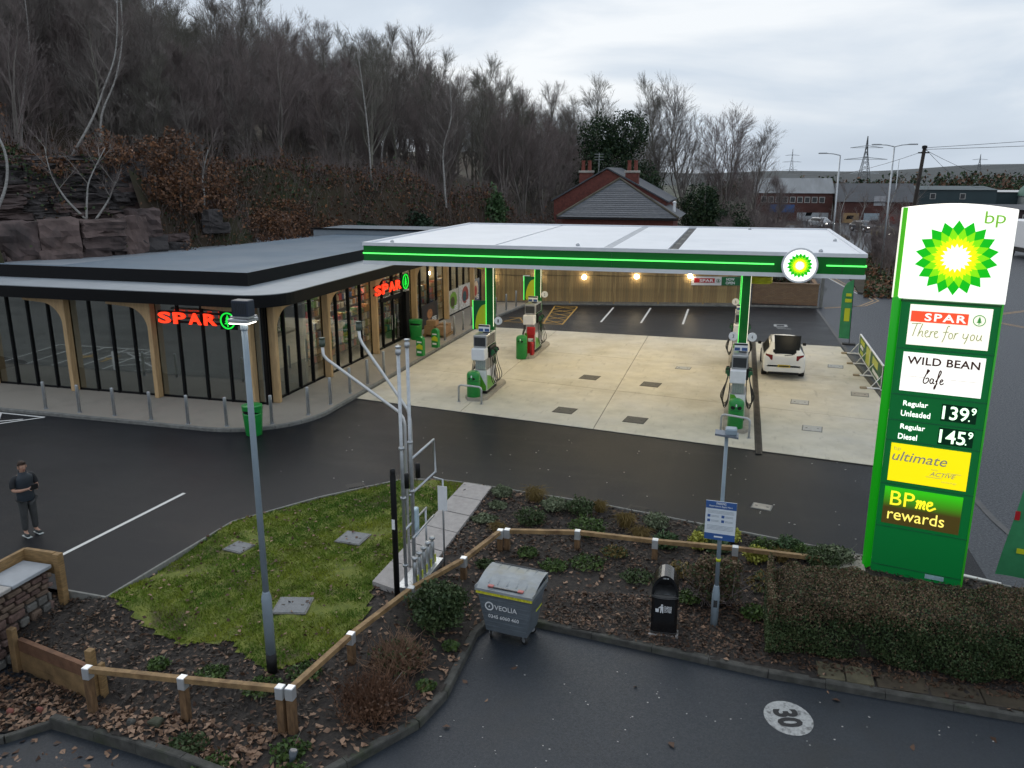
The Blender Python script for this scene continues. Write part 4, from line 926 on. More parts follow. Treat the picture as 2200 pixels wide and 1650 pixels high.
# cafe panel
MB().box(-.60, .80, -.02, 0, 3.86, 4.63).build('cafe_panel', pw, ps)
dkb = em('print dark brown', (48, 26, 22), .9)
text_fit('WILD BEAN', 1.24, .155, dkb, ps, -.52, -.021, 4.40, bold=.022, spacing=1.05)
CF = [[(1.1, 2.0), (.8, 2.3), (.75, 1.6), (.9, 1.9), (1.05, 2.2), (.8, 1.9), (.45, .9), (.35, .25), (.6, 0), (.95, .25), (1.1, .7), (.9, .95), (.65, .7)],
      [(1.75, .8), (1.45, .85), (1.3, .35), (1.5, .05), (1.75, .4), (1.8, .85), (1.75, .2), (2.0, .1)],
      [(2.1, .4), (2.5, 1.2), (2.75, 2.0), (2.6, 2.3), (2.45, 1.8), (2.3, .5), (2.15, -.5), (2.0, -.8), (2.05, -.3), (2.4, .2)],
      [(2.75, .4), (3.05, .6), (3.1, .85), (2.85, .8), (2.75, .3), (2.95, .05), (3.3, .3)]]
strokes(word(CF, -.24, 4.045, .12), .022, dkb, ps, y=-.026)
MB().box(-.54, -.17, -.025, -.02, 4.155, 4.162).box(.27, .72, -.025, -.02, 4.155, 4.162).build('printed_rule', em('print grey brown', (150, 135, 128), .9), ps)
# prices
wt = em('lit lettering', (250, 255, 246), 1.1); dgm = emat('price digits', lin(214, 255, 214), 1.5)
for z, wd, pr_ in ((3.51, 'Unleaded', '139'), (3.035, 'Diesel', '145')):
    text_fit('Regular', .44, .135, wt, ps, -.50, -.006, z + .015, bold=.014)
    text_fit(wd, .52 if wd == 'Unleaded' else .34, .115, wt, ps, -.52, -.006, z - .165, bold=.014)
    MB().box(.18, .78, -.012, -.002, z - .17, z + .165).build('digit_window', mat('digit window', (.003, .05, .018), .15), ps)
    text_fit(pr_, .45, .27, dgm, ps, .20, -.014, z - .135, bold=.012, depth=.004)
    text_fit('9', .085, .14, dgm, ps, .685, -.014, z + .005, bold=.012, depth=.004)
    MB().box(.652, .675, -.018, -.012, z - .125, z - .10).build('decimal_point', dgm, ps)
# ultimate panel
MB().box(-.62, .78, -.02, 0, 1.98, 2.77).build('yellow_panel', em('lit yellow panel', (246, 226, 0), .78), ps)
gy = em('print grey', (118, 118, 96), .9)
text_fit('bp', .12, .10, em('print olive', (165, 160, 70), .9), ps, -.56, -.021, 2.615)
text_fit('ultimate', .98, .20, gy, ps, -.58, -.021, 2.42, shear=.25, bold=.006)
text_fit('with', .12, .05, em('print olive', (165, 160, 70), .9), ps, .14, -.021, 2.31)
text_fit('ACTIVE', .46, .085, gy, ps, .12, -.021, 2.20, shear=.35)
text_fit('technology', .27, .05, em('print olive', (165, 160, 70), .9), ps, .34, -.021, 2.08, shear=.2)
MB().box(.06, .34, -.024, -.02, 2.165, 2.172).box(.42, .66, -.024, -.02, 2.295, 2.302).build('printed_rule', gy, ps)
# rewards panel, shaded print from green to dark brown
gm_ = bpy.data.materials.new('shaded rewards print'); gm_.use_nodes = True; t_ = gm_.node_tree; p_ = t_.nodes['Principled BSDF']
c_ = t_.nodes.new('ShaderNodeTexCoord'); sx_ = t_.nodes.new('ShaderNodeSeparateXYZ'); t_.links.new(c_.outputs['Generated'], sx_.inputs[0])
rp_ = t_.nodes.new('ShaderNodeValToRGB'); rp_.color_ramp.elements[0].position = .45; rp_.color_ramp.elements[0].color = (*lin(62, 52, 14), 1); rp_.color_ramp.elements[1].position = .95; rp_.color_ramp.elements[1].color = (*lin(46, 178, 14), 1)
t_.links.new(sx_.outputs[2], rp_.inputs[0]); t_.links.new(rp_.outputs[0], p_.inputs['Base Color']); t_.links.new(rp_.outputs[0], p_.inputs['Emission Color']); p_.inputs['Emission Strength'].default_value = .85
MB().box(-.64, .76, -.02, 0, 1.06, 1.845).build('rewards_panel', gm_, ps)
yl = em('lit yellow lettering', (250, 228, 40), 1.0)
text_fit('BP', .44, .30, yl, ps, -.52, -.021, 1.47)
ME = [[(0, .75), (.2, .9), (.15, .4), (.05, 0)], [(.1, .4), (.4, .9), (.5, .7), (.4, 0)], [(.45, .4), (.75, .9), (.85, .7), (.75, .15), (.95, .1)], [(1.1, .45), (1.5, .65), (1.5, .9), (1.2, .85), (1.1, .3), (1.35, 0), (1.75, .25), (1.95, .35)]]
strokes(word(ME, -.05, 1.47, .185), .038, yl, ps, y=-.026)
text_fit('rewards', 1.03, .24, em('lit pale yellow lettering', (252, 230, 105), 1.0), ps, -.54, -.021, 1.16)
MB().box(.28, .62, -.012, 0, .01, .10).build('notice', mat('pale blue notice', (.42, .62, .68), .4), ps)

# ------------------------------------------------------------ lamp posts
lp = thing('lamp_post', (-7.15, 10.78, zb(-7.15, 10.78)), 'tall blue grey lamp post standing at the edge of the lawn', 'lamp post')
pg = mat('blue grey painted steel', (.25, .31, .36), .45, vary=.12, scale=3, stretch=(1, 1, .4))
MB().lathe([(.088, .0), (.088, .38)], 16).build('root_section', M['black'], lp, True)
MB().lathe([(.084, .38), (.084, 1.38), (.080, 1.42), (.058, 1.50), (.056, 1.52)], 16).build('base_compartment', pg, lp, True)
MB().lathe([(.052, 1.52), (.050, 4.0), (.046, 5.9)], 16).build('shaft', pg, lp, True)
MB().cyl((.0, 0, 5.9), (0, 0, 6.02), .06, .05).build('spigot', pg, lp)
h_ = MB().bbox(-.22, .12, -.10, .22, 6.00, 6.06, .01).build('lantern_arm', M['galv'], lp)
MB().bbox(-.16, .12, -.06, .14, 6.10, 6.34, .012).build('lantern', mat('blue black lantern', (.02, .028, .045), .3), lp)
for k in range(9): MB().box(-.15 + k * .029, -.14 + k * .029, -.066, -.06, 6.14, 6.30).build('cooling_fin', M['darkgrey'], lp)
MB().box(-.18, .14, -.08, .16, 6.075, 6.10).build('lantern_trim', M['galv'], lp)
ll = MB().box(-.20, .11, -.085, .16, 5.985, 5.999).build('lit_lens', emat('lamp lens', (1, .95, .85), 6.0), lp)
lp2 = thing('lamp_post', (0, 14.30, zb(0, 14.3)), 'short grey lamp column behind the litter bin carrying the blue notice', 'lamp post')
MB().lathe([(.072, 0), (.072, .62), (.068, .66), (.048, .80), (.044, .82)], 16).build('base_compartment', pg, lp2, True)
MB().box(-.035, .035, -.078, -.066, .40, .54).build('door_lock', M['darkgrey'], lp2)
MB().lathe([(.040, .82), (.036, 2.4), (.032, 3.72)], 14).build('shaft', pg, lp2, True)
MB().lathe([(.043, 1.30), (.043, 1.36)], 14).build('yellow_band', M['bp_yellow'], lp2, True)
MB().xz([(-.20, 3.74), (.20, 3.70), (.20, 3.735), (-.20, 3.775)], -.14, .14).build('lantern', mat('grey lantern', (.14, .16, .19), .35), lp2)
MB().bbox(-.03, .17, -.10, .10, 3.74, 3.86, .02).build('lantern_housing', pg, lp2)
nb = thing('notice_board', (0, 14.25, 1.58), 'white parking notice with blue header and footer on the short lamp column', 'notice', None, R(-4))
MB().box(-.272, .262, -.075, -.062, 0, .74).build('board', mat('notice white', (.66, .71, .76), .4, vary=.03), nb)
bh = mat('notice blue', (.035, .10, .30), .4, vary=.05); MB().box(-.271, .261, -.080, -.075, .60, .739).box(-.271, .261, -.080, -.075, .001, .12).build('blue_bands', bh, nb)
wl = mat('notice print white', (.75, .78, .8), .5, vary=.05)
text_fit('PARKING', .17, .045, wl, nb, -.09, -.081, .68, bold=.02, depth=.002); text_fit('Restrictions Apply Here', .40, .038, wl, nb, -.21, -.081, .625, bold=.01, depth=.002)
gp_ = mat('notice print grey', (.30, .34, .38), .5, vary=.05)
for k in range(3): MB().box(-.235, .225, -.078, -.075, .555 - k * .022, .562 - k * .022).build('printed_line', gp_, nb)
for x in (-.235, .01):
    for z in (.43, .34):
        MB().box(x, x + .05, -.079, -.075, z, z + .05).build('pictogram', bh, nb)
        for q in range(2): MB().box(x + .065, x + .20, -.078, -.075, z + .01 + q * .02, z + .017 + q * .02).build('printed_line', gp_, nb)
for k in range(4): MB().box(-.235, .225, -.078, -.075, .27 - k * .025, .277 - k * .025).build('printed_line', gp_, nb)
MB().box(-.10, .05, -.083, -.080, .05, .075).build('printed_line', wl, nb)
MB().box(-.05, .05, -.062, -.02, .55, .58).box(-.05, .05, -.062, -.02, .16, .19).build('bracket', M['galv'], nb)

# ------------------------------------------------------------ tank vent pipes
def pipe_cap(mb, p): mb.lathe([(.045, -.04), (.052, -.03), (.052, .05), (.03, .06), (.03, .085), (.055, .09), (.055, .115), (.02, .12)], 12, p)
for k, (x, y, z1) in enumerate(((-5.88, 13.62, 4.82), (-5.86, 14.0, 4.88))):
    t = thing('vent_pipe', (x, y, .05), ['straight grey vent pipe nearer the camera on the concrete path', 'straight grey vent pipe just behind its twin on the concrete path'][k], 'vent pipe', 'tank vent pipes')
    MB().tube([(0, 0, 0), (0, 0, z1 - .1)], .034, 12).build('riser', M['galv'], t, True); m_ = MB(); pipe_cap(m_, (0, 0, z1 - .05)); m_.build('vent_cap', M['galv'], t, True)
    for z in (.5, 1.9, 2.9): MB().lathe([(.055, 0), (.055, .05)], 12, (0, 0, z)).build('collar', M['galv'], t, True)
for k, (x, y, pts) in enumerate(((-6.17, 14.5, [(0, 0, 0), (0, 0, 3.12), (-.03, 0, 3.24), (-.12, 0, 3.36), (-1.62, 0, 4.33), (-1.70, 0, 4.42), (-1.71, 0, 4.62)]), (-6.13, 14.7, [(0, 0, 0), (0, 0, 3.10), (-.02, .0, 3.24), (-.06, .01, 3.36), (-1.03, .12, 4.62), (-1.09, .13, 4.74), (-1.10, .13, 4.92)]))):
    t = thing('bent_vent_pipe', (x, y, .05), ['bright vent pipe bent out low to the left over the asphalt', 'bright vent pipe bent steeply up to the left over the asphalt'][k], 'vent pipe', 'bent vent pipes')
    P = [Vector(p) for p in pts]; MB().tube(P, .031, 12).build('riser', mat('bright galvanised pipe', (.62, .62, .62), .35, metal=.5, vary=.06), t, True)
    e_ = P[-1]; MB().lathe([(.05, -.03), (.06, -.02), (.06, .10), (.052, .10), (.052, .13), (.062, .13), (.062, .15)], 12, e_).build('vent_cap', mat('dark vent cap', (.05, .07, .05), .4), t, True)
t = thing('black_post', (-5.95, 13.33, -.08), 'thick black pipe post standing before the vent pipes', 'post')
MB().lathe([(.055, 0), (.055, 2.60), (.045, 2.64), (.05, 2.66), (.05, 2.72), (.03, 2.75)], 16).build('pipe', M['black'], t, True); MB().box(-.03, .03, -.06, -.054, 1.55, 1.75).build('label_plate', M['white'], t)
t = thing('pipe_frame', (-5.82, 14.2, .05), 'galvanised frame with manifold fittings holding the vent pipes on the path', 'frame')
f = MB(); 
for y in (-.55, .55): f.tube([(-.06, y, 0), (-.06, y, 1.25)], .022, 8)
f.tube([(-.06, -.55, 1.25), (-.06, .6, 1.25)], .022, 8); f.tube([(.10, -.55, 1.1), (.10, .6, 1.1)], .022, 8)
f.build('lower_rails', M['galv'], t, True)
f = MB(); f.tube([(-.06, -.2, 2.55), (.0, .95, 2.62), (.03, .95, 1.92), (-.06, -.25, 1.85)], .026, 8); f.build('upper_gantry', M['galv'], t, True)
for k in range(5):
    f = MB(); f.lathe([(.045, 0), (.045, .55), (.03, .57), (.03, .62), (.06, .63), (.06, .68)], 12, (.10, -.50 + k * .24, 0)); f.build('fill_pipe', M['galv'], t, True)
    MB().box(.16, .165, -.53 + k * .24, -.46 + k * .24, .12, .30).build('tag_plate', M['bp_yellow'], t)
for k, (x, y, z) in enumerate(((-.12, -.25, 2.0), (-.02, .10, 2.1))): MB().lathe([(.05, 0), (.05, .28), (.03, .30)], 12, (x, y, z)).build('sleeve', M['black'], t, True)
MB().tube([(-.18, -.15, 1.4), (-.26, -.1, 3.15)], .016, 8).build('conduit', M['galv'], t, True)
MB().bbox(-.10, .0, -.12, .06, .9, 1.5, .02).build('pale_cabinet', mat('pale blue panel', (.42, .55, .62), .4), t)
MB().box(-.22, .24, -.70, .72, .012, .10).build('base_tray', M['galv'], t)
t = thing('notice_post', (-5.52, 14.82, -.05), 'thin steel post with a white notice beside the vent pipes', 'sign')
MB().tube([(0, 0, 0), (0, 0, 2.0), (-.2, .0, 2.02)], .022, 8).build('post', M['galv'], t, True); MB().box(-.10, .10, -.035, -.024, 1.33, 1.86).build('plate', M['white'], t)

# ------------------------------------------------------------ wheeled refuse container
wb = thing('refuse_container', (-3.62, 13.22, -.35), 'large grey four wheeled refuse container with white lettering by the kerb', 'refuse bin', None, R(-7))
gb = mat('weathered grey plastic', (.105, .125, .145), .5, vary=.16, scale=3, stretch=(1, 1, 3)); gl_ = mat('pale grey lid', (.25, .275, .29), .5, vary=.2, scale=3); add_layer(gl_, (.25, .24, .17), 2.0, .5, .7, .7)
W0, W1, D0, D1 = .40, .53, .27, .36
b = MB(); b.add([(-W0, -D0, .17), (W0, -D0, .17), (W0, D0, .17), (-W0, D0, .17), (-W1, -D1, 1.0), (W1, -D1, 1.0), (W1, D1, 1.0), (-W1, D1, 1.0)], [(0,3,2,1), (4,5,6,7), (0,1,5,4), (1,2,6,5), (2,3,7,6), (3,0,4,7)])
body = b.build('body', gb, wb)
for k in range(7):
    z = .27 + k * .095; u = (z - .17) / .83; wv = W0 + (W1 - W0) * u; dv = D0 + (D1 - D0) * u
    MB().box(-wv + .02, wv - .02, -dv - .008, -dv + .01, z, z + .018).build('moulded_rib', gb, body)
MB().bbox(-.55, .55, -.385, .375, .93, 1.045, .015).build('rim', gb, wb)
MB().box(-.548, .548, -.389, -.384, .955, 1.012).build('yellow_tape', mat('yellow tape', (.55, .52, .03), .5, vary=.35, scale=25), wb)
MB().box(.549, .553, -.2, .1, .70, .73).build('yellow_tape', M['bp_yellow'], wb)
P = []
for i in range(7):
    yv = -.40 + i * .80 / 6; zv = 1.055 + .15 * math.sin(math.pi * min(1, (i / 6) * .62 + .0)); P.append([(xv, yv, zv) for xv in (-.56, -.3, 0, .3, .56)])
ld_ = MB().grid(P); ld_.box(-.56, .56, -.41, -.395, 1.02, 1.07).box(-.565, -.555, -.40, .38, 1.03, 1.10).box(.555, .565, -.40, .38, 1.03, 1.10).box(-.56, .56, .385, .40, 1.0, 1.19)
lid = ld_.build('lid', gl_, wb)
for x in (-.36, -.18, 0, .18, .36): MB().tube([(x, -.24, 1.112), (x, -.1, 1.145), (x, .15, 1.19), (x, .36, 1.205)], .012, 6).build('lid_rib', gl_, lid)
MB().bbox(-.33, .33, -.345, -.31, 1.075, 1.11, .008).build('lid_handle', M['darkgrey'], lid)
for x in (-.33, .25): MB().box(x, x + .10, -.35, -.28, 1.095, 1.118).build('red_sticker', mat('faded red sticker', (.45, .12, .11), .5), lid)
MB().tube([(-.50, .41, 1.20), (.50, .41, 1.20)], .018, 8).build('hinge_bar', M['darkgrey'], lid)
for k, (x, y) in enumerate(((-.33, -.20), (.33, -.20), (-.33, .20), (.33, .20))):
    wh = bpy.data.objects.new('caster', None); COL.objects.link(wh); wh.parent = wb; wh.location = (x, y, .085); wh.rotation_euler = (0, 0, R(20 + 40 * k))
    MB().cyl((-.022, 0, 0), (.022, 0, 0), .085, n=18).build('tyre', M['rubber'], wh, True); MB().cyl((-.025, 0, 0), (.025, 0, 0), .045, n=12).build('hub', M['galv'], wh); MB().box(-.034, -.026, -.03, .03, 0, .09).box(.026, .034, -.03, .03, 0, .09).box(-.034, .034, -.03, .03, .088, .10).build('fork', M['galv'], wh)
tm_ = mat('white print', (.66, .68, .70), .6, vary=.1, scale=20)
def front_y(z): return -(D0 + (D1 - D0) * ((z - .17) / .83)) - .013
tl = math.atan2(D1 - D0, .83)
for body_, x, z, wd, ht in (('VEOLIA', -.20, .66, .44, .10), ('0345 6060 460', -.33, .47, .60, .075)):
    o = text_fit(body_, wd, ht, tm_, wb, x, front_y(z) - .004, z, bold=.012); o.rotation_euler = (-tl * -1, 0, 0)
mb = MB(); cx, cz, r1, r2 = -.30, .715, .085, .062
for i in range(24): a0, a1 = 2*math.pi*i/24, 2*math.pi*(i+1)/24; mb.xz([(cx + r1*math.cos(a0), cz + r1*math.sin(a0)), (cx + r1*math.cos(a1), cz + r1*math.sin(a1)), (cx + r2*math.cos(a1), cz + r2*math.sin(a1)), (cx + r2*math.cos(a0), cz + r2*math.sin(a0))], front_y(.72) - .012, front_y(.72) - .004)
mb.xz([(cx - .018, cz - .02), (cx + .018, cz - .02), (cx, cz + .02)], front_y(.72) - .012, front_y(.72) - .004); mb.build('ring_logo', tm_, wb)

# ------------------------------------------------------------ black litter bin
lb = thing('street_litter_bin', (-.90, 13.98, zb(-.9, 13.98)), 'glossy black street litter bin with arched opening on the wood chip bed', 'bin', None, R(3))
gbk = mat('glossy black plastic', (.008, .008, .009), .22, vary=.1, coat=.3)
MB().box(-.27, .27, -.26, .26, -.12, .012).build('base_slab', M['path'], lb)
MB().bbox(-.235, .235, -.23, .23, .012, .80, .05).build('body', gbk, lb)
MB().bbox(-.24, .24, -.235, .235, .03, .06, .01).build('base_band', M['rubber'], lb)
n = 14; hood = MB(); prof = [(.242 * math.cos(R(a)), .80 + .40 * math.sin(R(a)) ** 1.0) for a in np.linspace(0, 180, n)]
inn = [(.20 * math.cos(R(a)), .80 + .345 * math.sin(R(a))) for a in np.linspace(0, 180, n)]
for i in range(n - 1):
    a, b, c, d = prof[i], prof[i+1], inn[i+1], inn[i]
    hood.add([(a[0], -.235, a[1]), (b[0], -.235, b[1]), (b[0], .235, b[1]), (a[0], .235, a[1]), (c[0], -.235, c[1]), (d[0], -.235, d[1]), (c[0], .16, c[1]), (d[0], .16, d[1])], [(0,3,2,1), (0,1,4,5), (5,4,6,7)])
hood.add([(x, .235, z) for x, z in prof], [tuple(range(n))[::-1]]); hood.add([(x, .16, z) for x, z in inn], [tuple(range(n))[::-1]])
hood.build('hood', gbk, lb)
MB().box(-.20, .20, -.20, .16, .802, .812).build('opening_floor', mat('dull grey liner', (.10, .105, .11), .45, vary=.4, scale=6), lb)
MB().tube([(.235 * math.cos(R(a)), -.245 + .02 * math.sin(R(a)), .79 - .06 * math.sin(R(a))) for a in range(0, 181, 12)], .018, 8).build('lip', gbk, lb, True)
text_fit('USE ME', .10, .02, tm_, lb, -.05, -.238, 1.135)
for k, s_ in enumerate(('PLEASE', 'DISPOSE', 'OF YOUR', 'LITTER')): text_fit(s_, .13, .026, tm_, lb, .0, -.232, .565 - k * .033, bold=.03, depth=.003)
mb = MB(); mb.xz([(-.155, .46), (-.10, .46), (-.095, .53), (-.16, .53)], -.234, -.23); mb.xz([(-.075, .45), (-.055, .45), (-.045, .52), (-.035, .45), (-.015, .45), (-.02, .58), (-.07, .58), (-.11, .55), (-.105, .535), (-.07, .555)], -.234, -.23)
mb.xz([(-.045 + .02*math.cos(2*math.pi*i/10), .605 + .02*math.sin(2*math.pi*i/10)) for i in range(10)], -.234, -.23); mb.build('pictogram', tm_, lb)

# ------------------------------------------------------------ knee rail fence
RP = [(-9.62, 9.42), (-7.97, 9.58), (-6.26, 9.60), (-6.10, 9.62), (-5.98, 11.4), (-5.60, 13.2), (-5.02, 14.6), (-4.66, 16.05), (-4.52, 16.12), (-3.03, 16.55), (-1.33, 16.50), (.33, 16.68), (2.1, 16.95)]
HT = [.30, .31, .44, .44, .33, .32, .34, .36, .36, .32, .34, .30, .16]
rf = thing('knee_rail_fence', (RP[3][0], RP[3][1], zb(*RP[3])), 'low timber knee rail fence on short posts around the planted bank', 'fence'); RO = rf.location.copy()
for k, (x, y) in enumerate(RP):
    z0 = zb(x, y); zt = HT[k]
    o = MB().bbox(x - .06, x + .06, y - .06, y + .06, z0 - .3, zt - .045, .008).build('post', M['post'], rf); o.location = -RO
    if k < 12:
        s = MB().box(x - .035, x + .035, y - .064, y + .064, zt - .05, zt + .05)
        s = MB(); s.bbox(x - .065, x + .065, y - .067, y + .067, zt - .16, zt + .050, .01); o = s.build('steel_strap', M['steel_band'], rf); o.location = -RO
for a in range(len(RP) - 1):
    if a in (2, 7): continue
    p0 = Vector((*RP[a], HT[a])); p1 = Vector((*RP[a+1], HT[a+1])); d = (p1 - p0).normalized()
    o = MB().beam(p0 + d * .05, p1 - d * .05, .095, .085).build('rail', M['rail'], rf); o.location = -RO

# ------------------------------------------------------------ stone wall with timber edging
sw = thing('stone_wall', (-12.7, 10, -.78), 'rough red sandstone retaining wall with flat slab coping at the left edge', 'wall'); SO = Vector((-12.7, 10, -.78))
def w_(mb, name, m, par=None): o = mb.build(name, m, par or sw); o.location = -SO if par is None else (0, 0, 0); return o
w_(MB().box(-12.98, -12.50, 5.0, 11.56, -.9, .62), 'core', mat('wall mortar', (.10, .085, .075), .95, vary=.3, scale=10))
stm = [mat('red sandstone', (.115, .072, .060), .9, vary=.35, scale=5, bump=.8, bscale=25), mat('brown sandstone', (.135, .095, .070), .9, vary=.35, scale=5, bump=.8, bscale=25), mat('grey stone', (.125, .12, .11), .9, vary=.3, scale=5, bump=.8, bscale=25), mat('pink stone', (.17, .115, .10), .9, vary=.3, scale=5, bump=.8, bscale=25)]
def rock(mb, c, s, jit=.18, seed=None):
    rr = random.Random(seed); n = 0; vs = []
    for dx in (-1, 1):
        for dy in (-1, 1):
            for dz in (-1, 1): vs.append((c[0] + s[0]/2 * dx * (1 - rr.random() * jit), c[1] + s[1]/2 * dy * (1 - rr.random() * jit), c[2] + s[2]/2 * dz * (1 - rr.random() * jit)))
    return mb.add(vs, [(0,1,3,2), (4,6,7,5), (0,4,5,1), (2,3,7,6), (0,2,6,4), (1,5,7,3)])
def stone(c, s, m, par):
    mb = rock(MB(), c, s, .22); o = w_(mb, 'stone', m)
    bv = o.modifiers.new('b', 'BEVEL'); bv.width = min(s) * .16; bv.segments = 1; return o
z = -.78; row = 0
while z < .56:
    h = random.uniform(.09, .14) if z > .12 else random.uniform(.14, .26)
    y = 8.6 + random.uniform(0, .2)
    while y < 11.5:
        l = random.uniform(.18, .42) if z > .12 else random.uniform(.22, .5)
        l = min(l, 11.58 - y)
        if l > .08: stone((-12.475, y + l/2, z + h/2), (.17, l - .02, h - .015), random.choice(stm[:2] if z > .1 else stm), sw)
        y += l
    x = -12.9
    while x < -12.5: 
        l = random.uniform(.15, .25); stone((x + l/2, 11.555, z + h/2), (l - .02, .10, h - .015), random.choice(stm), sw); x += l
    z += h
for k, (y0, y1) in enumerate(((11.63, 10.72), (10.70, 9.8), (9.78, 8.9), (8.88, 8.0))):
    w_(MB().bbox(-13.03, -12.36, y1, y0, .625, .70, .012), 'coping_slab', mat('coping slab %d' % k, [(.30, .32, .345), (.33, .315, .30), (.36, .36, .365), (.32, .33, .34)][k], .7, vary=.1, scale=3, bump=.2))
te = thing('timber_edging', (-13.1, 11.7, 0), 'treated timber boards edging the top of the stone wall', 'edging'); TO = Vector((-13.1, 11.7, 0))
def e2(mb, n_, m): o = mb.build(n_, m, te); o.location = -TO
for k, (a, b) in enumerate(((11.78, 10.2), (10.19, 8.6), (8.59, 7.0))): e2(MB().box(-13.14, -13.06, b, a, .42, .88), 'board', M['timber'])
e2(MB().box(-13.06, -12.36, 11.70, 11.78, .46, .90), 'board', M['timber']); e2(MB().bbox(-12.36, -12.22, 11.66, 11.80, -.25, .89, .01), 'post', M['timber'])
rb = thing('retaining_board', (-12.1, 10.3, -.8), 'low timber board retaining wall between two posts below the mulch', 'retaining wall'); RB = Vector((-12.1, 10.3, -.8))
def e3(mb, n_, m): o = mb.build(n_, m, rb); o.location = -RB
A0, A1 = Vector((-12.12, 10.42)), Vector((-9.88, 9.84))
tb = mat('sleeper timber', (.215, .135, .062), .85, vary=.35, scale=3, bump=.5, bscale=25); tr_ = mat('reddish sleeper top', (.15, .075, .042), .85, vary=.3, scale=4, bump=.5, bscale=25)
for k in range(3):
    za, zb_ = -.86 + k * .235, -.74 + k * .235
    e3(MB().add([(A0.x, A0.y, za), (A1.x, A1.y, zb_), (A1.x + .02, A1.y + .09, zb_), (A0.x + .02, A0.y + .09, za), (A0.x, A0.y, za + .228), (A1.x, A1.y, zb_ + .228), (A1.x + .02, A1.y + .09, zb_ + .228), (A0.x + .02, A0.y + .09, za + .228)], [(0,3,2,1), (4,5,6,7), (0,1,5,4), (1,2,6,5), (2,3,7,6), (3,0,4,7)]), 'sleeper', tb if k < 2 else tr_)
e3(MB().bbox(A0.x - .10, A0.x + .03, A0.y - .10, A0.y + .02, -1.0, .08, .01), 'post', tb); e3(MB().bbox(A1.x - .06, A1.x + .07, A1.y - .13, A1.y - .01, -1.0, .40, .01), 'post', M['timber'])
e3(MB().bbox(A1.x + .08, A1.x + .16, A1.y - .06, A1.y + .06, -.9, .12, .01), 'board', M['timber'])
# ------------------------------------------------------------ timber fence, brick wall, fence lamps
FA, FB = Vector((-15.5, 49.35)), Vector((.85, 52.75)); FD = (FB - FA).normalized(); FN = Vector((FD.y, -FD.x)); FL = (FB - FA).length
fn = thing('timber_fence', (FA.x, FA.y, 0), 'tall close boarded timber fence behind the parking bays', 'fence', None, math.atan2(FD.y, FD.x))
fmats = [mat('fence board %d' % k, c, .8, vary=.25, scale=3, stretch=(6, 6, .5), bump=.3) for k, c in enumerate(((.31, .215, .098), (.265, .18, .082), (.355, .25, .112), (.23, .165, .08)))]
fmes = [MB().bbox(0, .142, -.025 - .008 * (k % 2), .0 - .008 * (k % 2), .16, 2.35 + .012 * (k % 3), .004).mesh('board', fmats[k]) for k in range(4)]
for k in range(int(FL / .148)): link('board', fmes[random.choice((0, 0, 1, 1, 2, 3))], fn, (k * .148, 0, 0))
for k in range(7): MB().bbox(k * 2.75, k * 2.75 + .11, -.05, .06, 0, 2.42, .01).build('post', fmats[0], fn)
MB().box(0, FL, -.045, -.008, .02, .16).build('gravel_board', mat('concrete gravel board', (.20, .18, .15), .9, vary=.2), fn)
for z in (.5, 1.3, 2.1): MB().box(0, FL, .01, .06, z, z + .09).build('arris_rail', fmats[1], fn)
def on_fence(x): return (x - FA.x) / FD.x
gl_em = emat('fence lamp globe', (1.0, .84, .55), 26.0)
for k, (x, z) in enumerate(((-14.85, 1.70), (-12.0, 1.70), (-9.2, 1.70), (-6.05, 1.76), (-2.85, 1.82))):
    u = on_fence(x); p = FA + FD * u + FN * .06
    t = thing('fence_lamp', (p.x, p.y, z), f'{ORD[k]} glowing round lamp from the shop on the timber fence', 'lamp', 'lamps on the timber fence', math.atan2(FD.y, FD.x))
    MB().lathe([(.09, -.04), (.10, 0), (.05, .03)], 14, (0, .0, .0)).build('back_plate', M['black'], t)
    s = MB(); n = 10; prof = [(.14 * math.sin(math.pi * i / n) + .001, -.14 * math.cos(math.pi * i / n)) for i in range(n + 1)]; s.lathe(prof, 14, (0, -.12, 0)); s.build('globe', gl_em, t, True)
ca_ = thing('light_cable', (FA.x, FA.y, 1.78), 'thin dark cable strung along the timber fence between the lamps', 'cable', None, math.atan2(FD.y, FD.x)); MB().tube([(x_, -.05, .02 * math.sin(x_ * 2)) for x_ in np.linspace(.2, FL - .3, 40)], .012, 6).build('cable', M['rubber'], ca_)
u0, u1 = on_fence(-2.75), on_fence(.15)
t = thing('fence_banner', (FA.x, FA.y, 0), 'white and green NOW OPEN banner hung on the timber fence', 'banner', None, math.atan2(FD.y, FD.x))
MB().box(u0, u1, -.075, -.06, 1.24, 1.78).build('cloth', mat('banner white', (.66, .64, .64), .6, vary=.06), t); um = u0 + (u1 - u0) * .62
MB().box(um, u1 - .002, -.080, -.076, 1.245, 1.775).build('green_print', mat('banner green', (.01, .13, .04), .6), t)
MB().box(u0 + .15, u0 + 1.42, -.080, -.076, 1.40, 1.68).build('red_print', M['red'], t); text_fit('SPAR', .85, .18, M['white'], t, u0 + .5, -.081, 1.44, bold=.02); text_fit('NOW', .5, .17, M['white'], t, um + .28, -.082, 1.54, bold=.02); text_fit('OPEN', .55, .17, M['white'], t, um + .26, -.082, 1.31, bold=.02)
fir_emblem(t, u0 + 1.64, 1.53, .12, -.077, M['bp_green'], .15)
t = thing('fence_sign', (-12.9, 49.78, 1.42), 'small white notice fixed to the timber fence near the shop', 'sign', None, math.atan2(FD.y, FD.x)); MB().box(0, .42, -.01, .004, 0, .36).build('plate', M['white'], t); MB().box(.08, .30, -.016, -.01, .1, .26).build('print', M['darkgrey'], t)
bw = thing('brick_wall', (.95, 53.0, 0), 'low buff brick planter wall right of the timber fence', 'wall')
